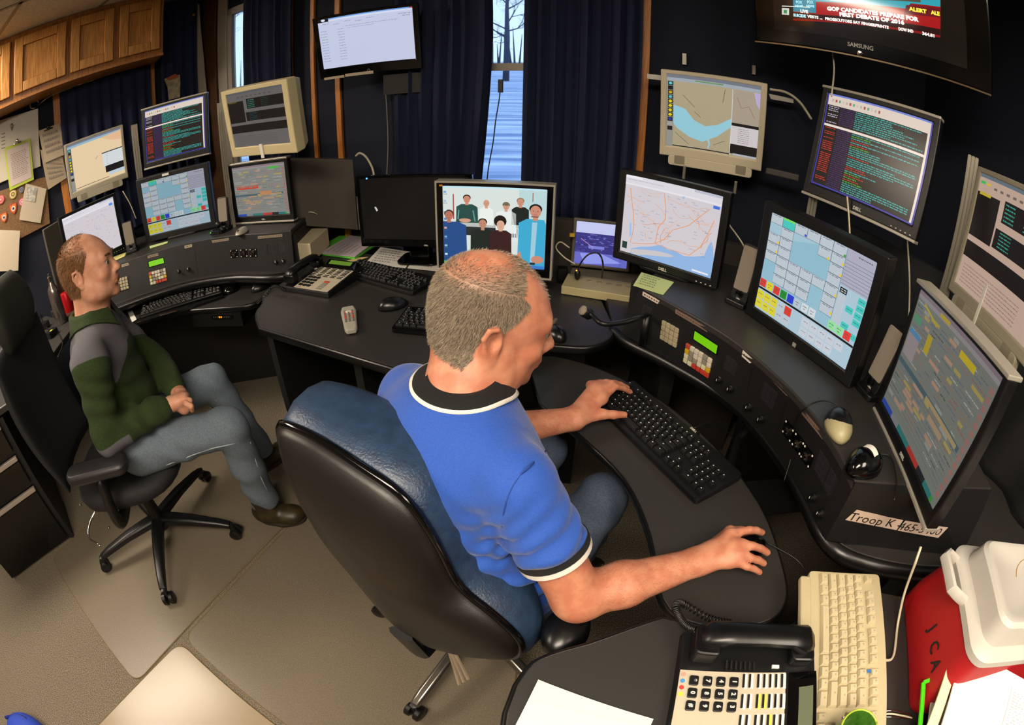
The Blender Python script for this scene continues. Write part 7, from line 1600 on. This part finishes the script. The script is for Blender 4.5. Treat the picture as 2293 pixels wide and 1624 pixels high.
# aluminium rails that carry the upper monitors
def rail(label, top, bot, r, z0, w_=.034):
    a = PDr(*top, r); mb = MB(); d = Vector((a.x, a.y, 0)).normalized(); s = Vector((d.y, -d.x, 0))
    for k in (-1, 0, 1): mb.prism([Vector((a.x, a.y, z0))+s*(k*w_/3-w_*.13)+d*q_ for q_ in (0,)]+[Vector((a.x, a.y, z0))+s*(k*w_/3+w_*.13), Vector((a.x, a.y, z0))+s*(k*w_/3+w_*.13)+d*.03, Vector((a.x, a.y, z0))+s*(k*w_/3-w_*.13)+d*.03], (0, 0, a.z-z0))
    mb.prism([Vector((a.x, a.y, z0))+d*.008+s*(-w_*.5), Vector((a.x, a.y, z0))+d*.008+s*(w_*.5), Vector((a.x, a.y, z0))+d*.034+s*(w_*.5), Vector((a.x, a.y, z0))+d*.034+s*(-w_*.5)], (0, 0, a.z-z0-.002)); o = mb.build('monitor_rail', M_alu); return tag(o, label, 'rail', 'upright aluminium monitor rails')
rail('upright aluminium rail behind the sideways monitor at the right', (2180, 350), None, 1.42, .80)
rail('upright aluminium rail left of the terminal text monitor on the left', (300, 279), None, 2.93, .93, .04)
rail('upright aluminium rail left of the chunky beige monitor', (492, 230), None, 2.55, .93, .03)
rail('upright aluminium rail below the terminal text monitor on the right', (1822, 440), None, 1.55, .93, .03)
# horizontal arm bits and small brackets by the river map monitor
def wslab(w, px, off, th, m, name, label, cat, group=None, **k):
    P_ = [onwall(w, x, y, off) for x, y in px]; n_ = NWi if w == 'W' else NLi; mb = MB(); mb.prism(P_, tuple(n_*-th)); return tag(mb.build(name, m, **k), label, cat, group)
wslab('W', [(1528, 119), (1537, 120), (1537, 145), (1528, 144)], .02, .018, M_sil, 'wall_bracket', 'small pale slotted bracket above the left side of the river map monitor', 'bracket')
wslab('W', [(1685, 146), (1692, 147), (1692, 167), (1685, 166)], .02, .018, M_sil, 'wall_bracket', 'small pale slotted bracket above the right side of the river map monitor', 'bracket')
wslab('W', [(1449, 165), (1482, 169), (1482, 180), (1449, 176)], .14, .012, M_sil, 'mount_plate', 'pale metal plate left of the river map monitor', 'mount plate')
wslab('W', [(1722, 210), (1777, 222), (1777, 231), (1726, 222)], .10, .012, M_sil, 'mount_plate', 'pale metal plate right of the river map monitor', 'mount plate')
mb = MB(); mb.tube(smoothpath([onwall('W', 1724, 200, .12), onwall('W', 1760, 207, .12), onwall('W', 1790, 228, .12), onwall('W', 1817, 267, .12)]), .006, 6); tag(mb.build('cream_cable', M_wirew, smooth=True), 'cream cable curving right from the river map monitor', 'cable')
for i, (a, b, rr_, rb_, m, lb) in enumerate((((1861, 95), (1862, 215), 1.80, 1.53, M_wirew, 'pale cord hanging above the right terminal text monitor'), ((1897, 440), (1893, 640), 1.45, 1.40, M_bei, 'cream cord hanging below the right terminal text monitor'), ((2028, 500), (2026, 800), 1.5, 1.5, M_wirew, 'thin cord hanging below the right corner of the terminal text monitor'), ((2253, 745), (2200, 800), 1.25, 1.25, M_wirew, 'thin grey cord between the sideways monitor and the right edge monitor'), ((1630, 500), (1683, 590), 1.75, 1.72, M_wirew, 'thin cord right of the road map monitor'), ((275, 428), (305, 490), 2.95, 2.95, M_wirew, 'thin cord between the left map monitor and the left touch monitor'))):
    mb = MB(); mb.tube(smoothpath([PDr(*a, rr_), (PDr(*a, rr_)+PDr(*b, rb_))/2+Vector((.01, 0, 0)), PDr(*b, rb_)]), .003, 6); tag(mb.build('hanging_cable', m, smooth=True), lb, 'cable')
quadp('wall_shelf', 'dark shelf bracket below the river map monitor', [(1715, 375), (1790, 392), (1800, 410), (1725, 392)], (1.95, 1.93), .03, mat('grey_metal', '#4a4640', .5), 'shelf')
for i, (p4, lb) in enumerate((([(1530, 370), (1537, 371), (1531, 402), (1524, 401)], 'left'), ([(1645, 405), (1652, 407), (1648, 436), (1641, 434)], 'right'))): quadp('slotted_strut', 'slotted metal strut below the river map monitor, '+lb+' one', p4, (1.93, 1.93), .01, M_alu, 'strut')
# black backing panels behind the right console
M_bp = mat('charcoal_partition', '#0f1013', .75, col2='#15161a', sscale=400, bump=.2, bscale=600)
mb = MB(); q = [Vector((1.22, 1.52, .753)), Vector((1.50, .72, .753)), Vector((1.54, .74, .753)), Vector((1.26, 1.54, .753))]; mb.prism(q, (0, 0, .42)); tag(mb.build('desk_divider', M_bp, bevel=.004), 'dark upholstered partition behind the touch monitor', 'divider')
t = thing('desk_area_cloth', 'dark cloth standing in for the dark grey curved desk area at the right edge', 'draped_cloth', (1.42, .50, .752)); mb = MB(); rg = []  # draped cloth stands in for a dark grey curved desk area
for j in range(13):
    z_ = j/12*.36; rg.append([(.05*math.sin(k*1.3+z_*7)*.4+(.06 if k >= 12 else 0)*(1-j/14), -.26+.045*(k if k < 12 else 23-k), z_) for k in range(24)])
mb.loft(rg); mb.build('cloth', mat('black_cloth', '#121212', .9, bump=.3, bscale=300), t, smooth=True)
# ---- left wall: whiteboard, boards, clipboards, corkboard
M_wb = mat('whiteboard_white', '#b3aa98', .35)
wslab('L', [(-60, 292), (85, 243), (91, 372), (-60, 438)], .015, .012, M_wb, 'whiteboard', 'whiteboard on the left wall, cut by the photo edge', 'whiteboard')
pr = MB()
for k in range(5):
    a, b = onwall('L', 3, 300+k*8, .017), onwall('L', 12, 297+k*8, .017); c_ = onwall('L', 12, 299+k*8, .017); d = onwall('L', 3, 302+k*8, .017); pr.add([a, b, c_, d], [(0, 1, 2, 3)], 0, '#6f675c')
o = pr.build('marker_writing', M_prt, bpy.data.objects['whiteboard'])
def clipb(px, off, label, m, frame=None, clip=None, n=0, seed=1):
    o = wslab('L', px, off, .006, m, 'clipboard', label, 'clipboard', None); P_ = [onwall('L', x, y, off) for x, y in px]
    if frame:
        I = [P_[0].lerp(P_[2], .07), P_[1].lerp(P_[3], .07), P_[2].lerp(P_[0], .07), P_[3].lerp(P_[1], .07)]; mb = MB(); mb.prism([p_+NLi*.001 for p_ in I], tuple(NLi*.0012)); mb.build('sheet', M_pap2, o); P_ = I
    pr = MB(); rnd = random.Random(seed)
    def uv(u, v): a = P_[0]+(P_[1]-P_[0])*u; b = P_[3]+(P_[2]-P_[3])*u; return a+(b-a)*v+NLi*.0032
    for k in range(n):
        v = .16+.7*k/n; u = .15
        while u < .85: l_ = rnd.uniform(.03, .10); pr.add([uv(u, v), uv(u+l_, v), uv(u+l_, v+.3/n), uv(u, v+.3/n)], [(0, 1, 2, 3)], 0, '#8a8078'); u += l_+.03
    if n: pr.build('print', M_prt, o)
    if clip:
        c_ = onwall('L', *clip, off+.012); mb = MB(); mb.ell(c_, (.018, .010, .014), None, 12, 8); mb.tube([c_-TL*.03+Vector((0, 0, -.012)), c_+TL*.03+Vector((0, 0, -.012))], .004, 6); mb.build('clip', M_chr if frame else M_blkg, o, smooth=True)
    return o
M_pap2 = mat('pale_printed_paper', '#b9a9a4', .8)
clipb([(10, 332), (68, 309), (76, 402), (22, 427)], .03, 'lime framed sheet with a table clipped on the whiteboard', mat('lime_frame', '#a9b93a', .5), True, (38, 316), 14, 2)
clipb([(86, 293), (134, 276), (148, 345), (101, 365)], .045, 'clipboard with black clip, upper one of the two left of the beige monitor', mat('cream_sheet', '#b8a890', .8), None, (108, 285), 4, 3)
clipb([(90, 335), (140, 352), (150, 398), (108, 425)], .035, 'clipboard with handwritten note, lower one of the two left of the beige monitor', mat('tan_sheet', '#a89880', .8), None, None, 5, 5)
c_ = onwall('L', 26, 281, .03); t = thing('binder_clip', 'silver binder clip stuck on the whiteboard', 'binder clip', c_); mb = MB(); mb.ell((0, 0, 0), (.014, .008, .012), None, 12, 8); mb.build('body', M_chr, t, smooth=True); mb = MB(); mb.tube([(-.01, 0, -.01), (0, 0, -.03), (.01, 0, -.01)], .002, 5); mb.build('wire_handle', M_chr, t)
wslab('L', [(-60, 470), (0, 428), (105, 395), (112, 500), (0, 560), (-60, 590)], .02, .015, mat('cork', '#7a5c3a', .85, col2='#66492c', sscale=120, bump=.3, bscale=200), 'corkboard', 'corkboard with shoulder patches and notes at the left edge', 'corkboard')
def patch(px, py, r, cols, label, shield=True):
    c_ = onwall('L', px, py, .024); t = thing('cloth_patch', label, 'patch', c_, group='cloth patches on the corkboard')
    sh = [(0, 1), (.45, .9), (.85, .95), (.9, .3), (.7, -.5), (0, -1.1), (-.7, -.5), (-.9, .3), (-.85, .95), (-.45, .9)] if shield else [(math.cos(a), math.sin(a)) for a in [2*PI*k/18 for k in range(18)]]
    for k, (s, cc) in enumerate(zip((1, .8, .5, .25), cols)):
        pts = sh if k < 2 else [(math.cos(a), math.sin(a)) for a in [2*PI*k_/16 for k_ in range(16)]]
        mb = MB(); mb.prism([TL*(x*r*s)+Vector((0, 0, z*r*s))+NLi*(.001*k) for x, z in pts], tuple(NLi*.0012)); mb.build(('backing', 'ring', 'field', 'centre')[k], mat('patch_'+cc[1:], cc, .8), t)
patch(30, 467, .030, ['#b03a20', '#c96a2a', '#d8c8b8', '#2a2a4a'], 'orange shield patch, the upper right one on the corkboard'); patch(9, 487, .028, ['#a8401c', '#d07a30', '#b8b8c0', '#4a2a20'], 'orange shield patch, the lower left one on the corkboard')
patch(2, 447, .026, ['#b84a50', '#d88a88', '#c84a50', '#d8a8a0'], 'round pink patch at the photo edge on the corkboard', False); patch(29, 435, .026, ['#b89a4a', '#c8b890', '#6a5a3a', '#c9b45a'], 'yellow star patch on the corkboard', False); patch(48, 425, .018, ['#5a5a66', '#8a8a98', '#44444e', '#8a8a98'], 'small grey patch on the corkboard', False); patch(49, 452, .022, ['#b84a6a', '#d8a0b0', '#c06080', '#e0c0c8'], 'pink rimmed patch behind the pinned card', False)
o = wslab('L', [(58, 411), (104, 423), (91, 500), (43, 492)], .03, .003, mat('pale_card', '#b9ab96', .8), 'pinned_card', 'tilted card with a small photo pinned on the corkboard', 'card')
mb = MB(); mb.prism([onwall('L', x, y, .032) for x, y in ((62, 416), (83, 421), (78, 453), (57, 449))], tuple(NLi*.001)); mb.build('photo_square', mat('grey_photo', '#8f8c86', .5, col2='#c9c6bc', sscale=70), o)
wslab('L', [(-40, 520), (0, 515), (45, 517), (41, 606), (0, 608), (-40, 610)], .05, .003, mat('white_notice', '#c0b29b', .8), 'wall_notice', 'white notice sheets hanging below the corkboard at the left edge', 'notice')
c_ = onwall('L', 386, 185, .10); t = thing('wall_pouch', 'clear pouch of papers hanging beside the corner curtain', 'pouch', c_); mb = MB(); mb.prism([onwall('L', x, y, .12)-c_ for x, y in ((367, 178), (384, 170), (402, 168), (403, 185), (402, 218), (378, 224), (375, 196))], tuple(NLi*.012)); mb.build('pouch', mat('yellowish_pouch', '#8a8068', .3, col2='#a8a080', sscale=40), t)
mb = MB(); mb.prism([onwall('L', x, y, .135)-c_ for x, y in ((372, 176), (392, 165), (400, 172), (380, 180))], tuple(NLi*.003)); mb.build('orange_paper', mat('orange_paper', '#a8502a', .7), t)
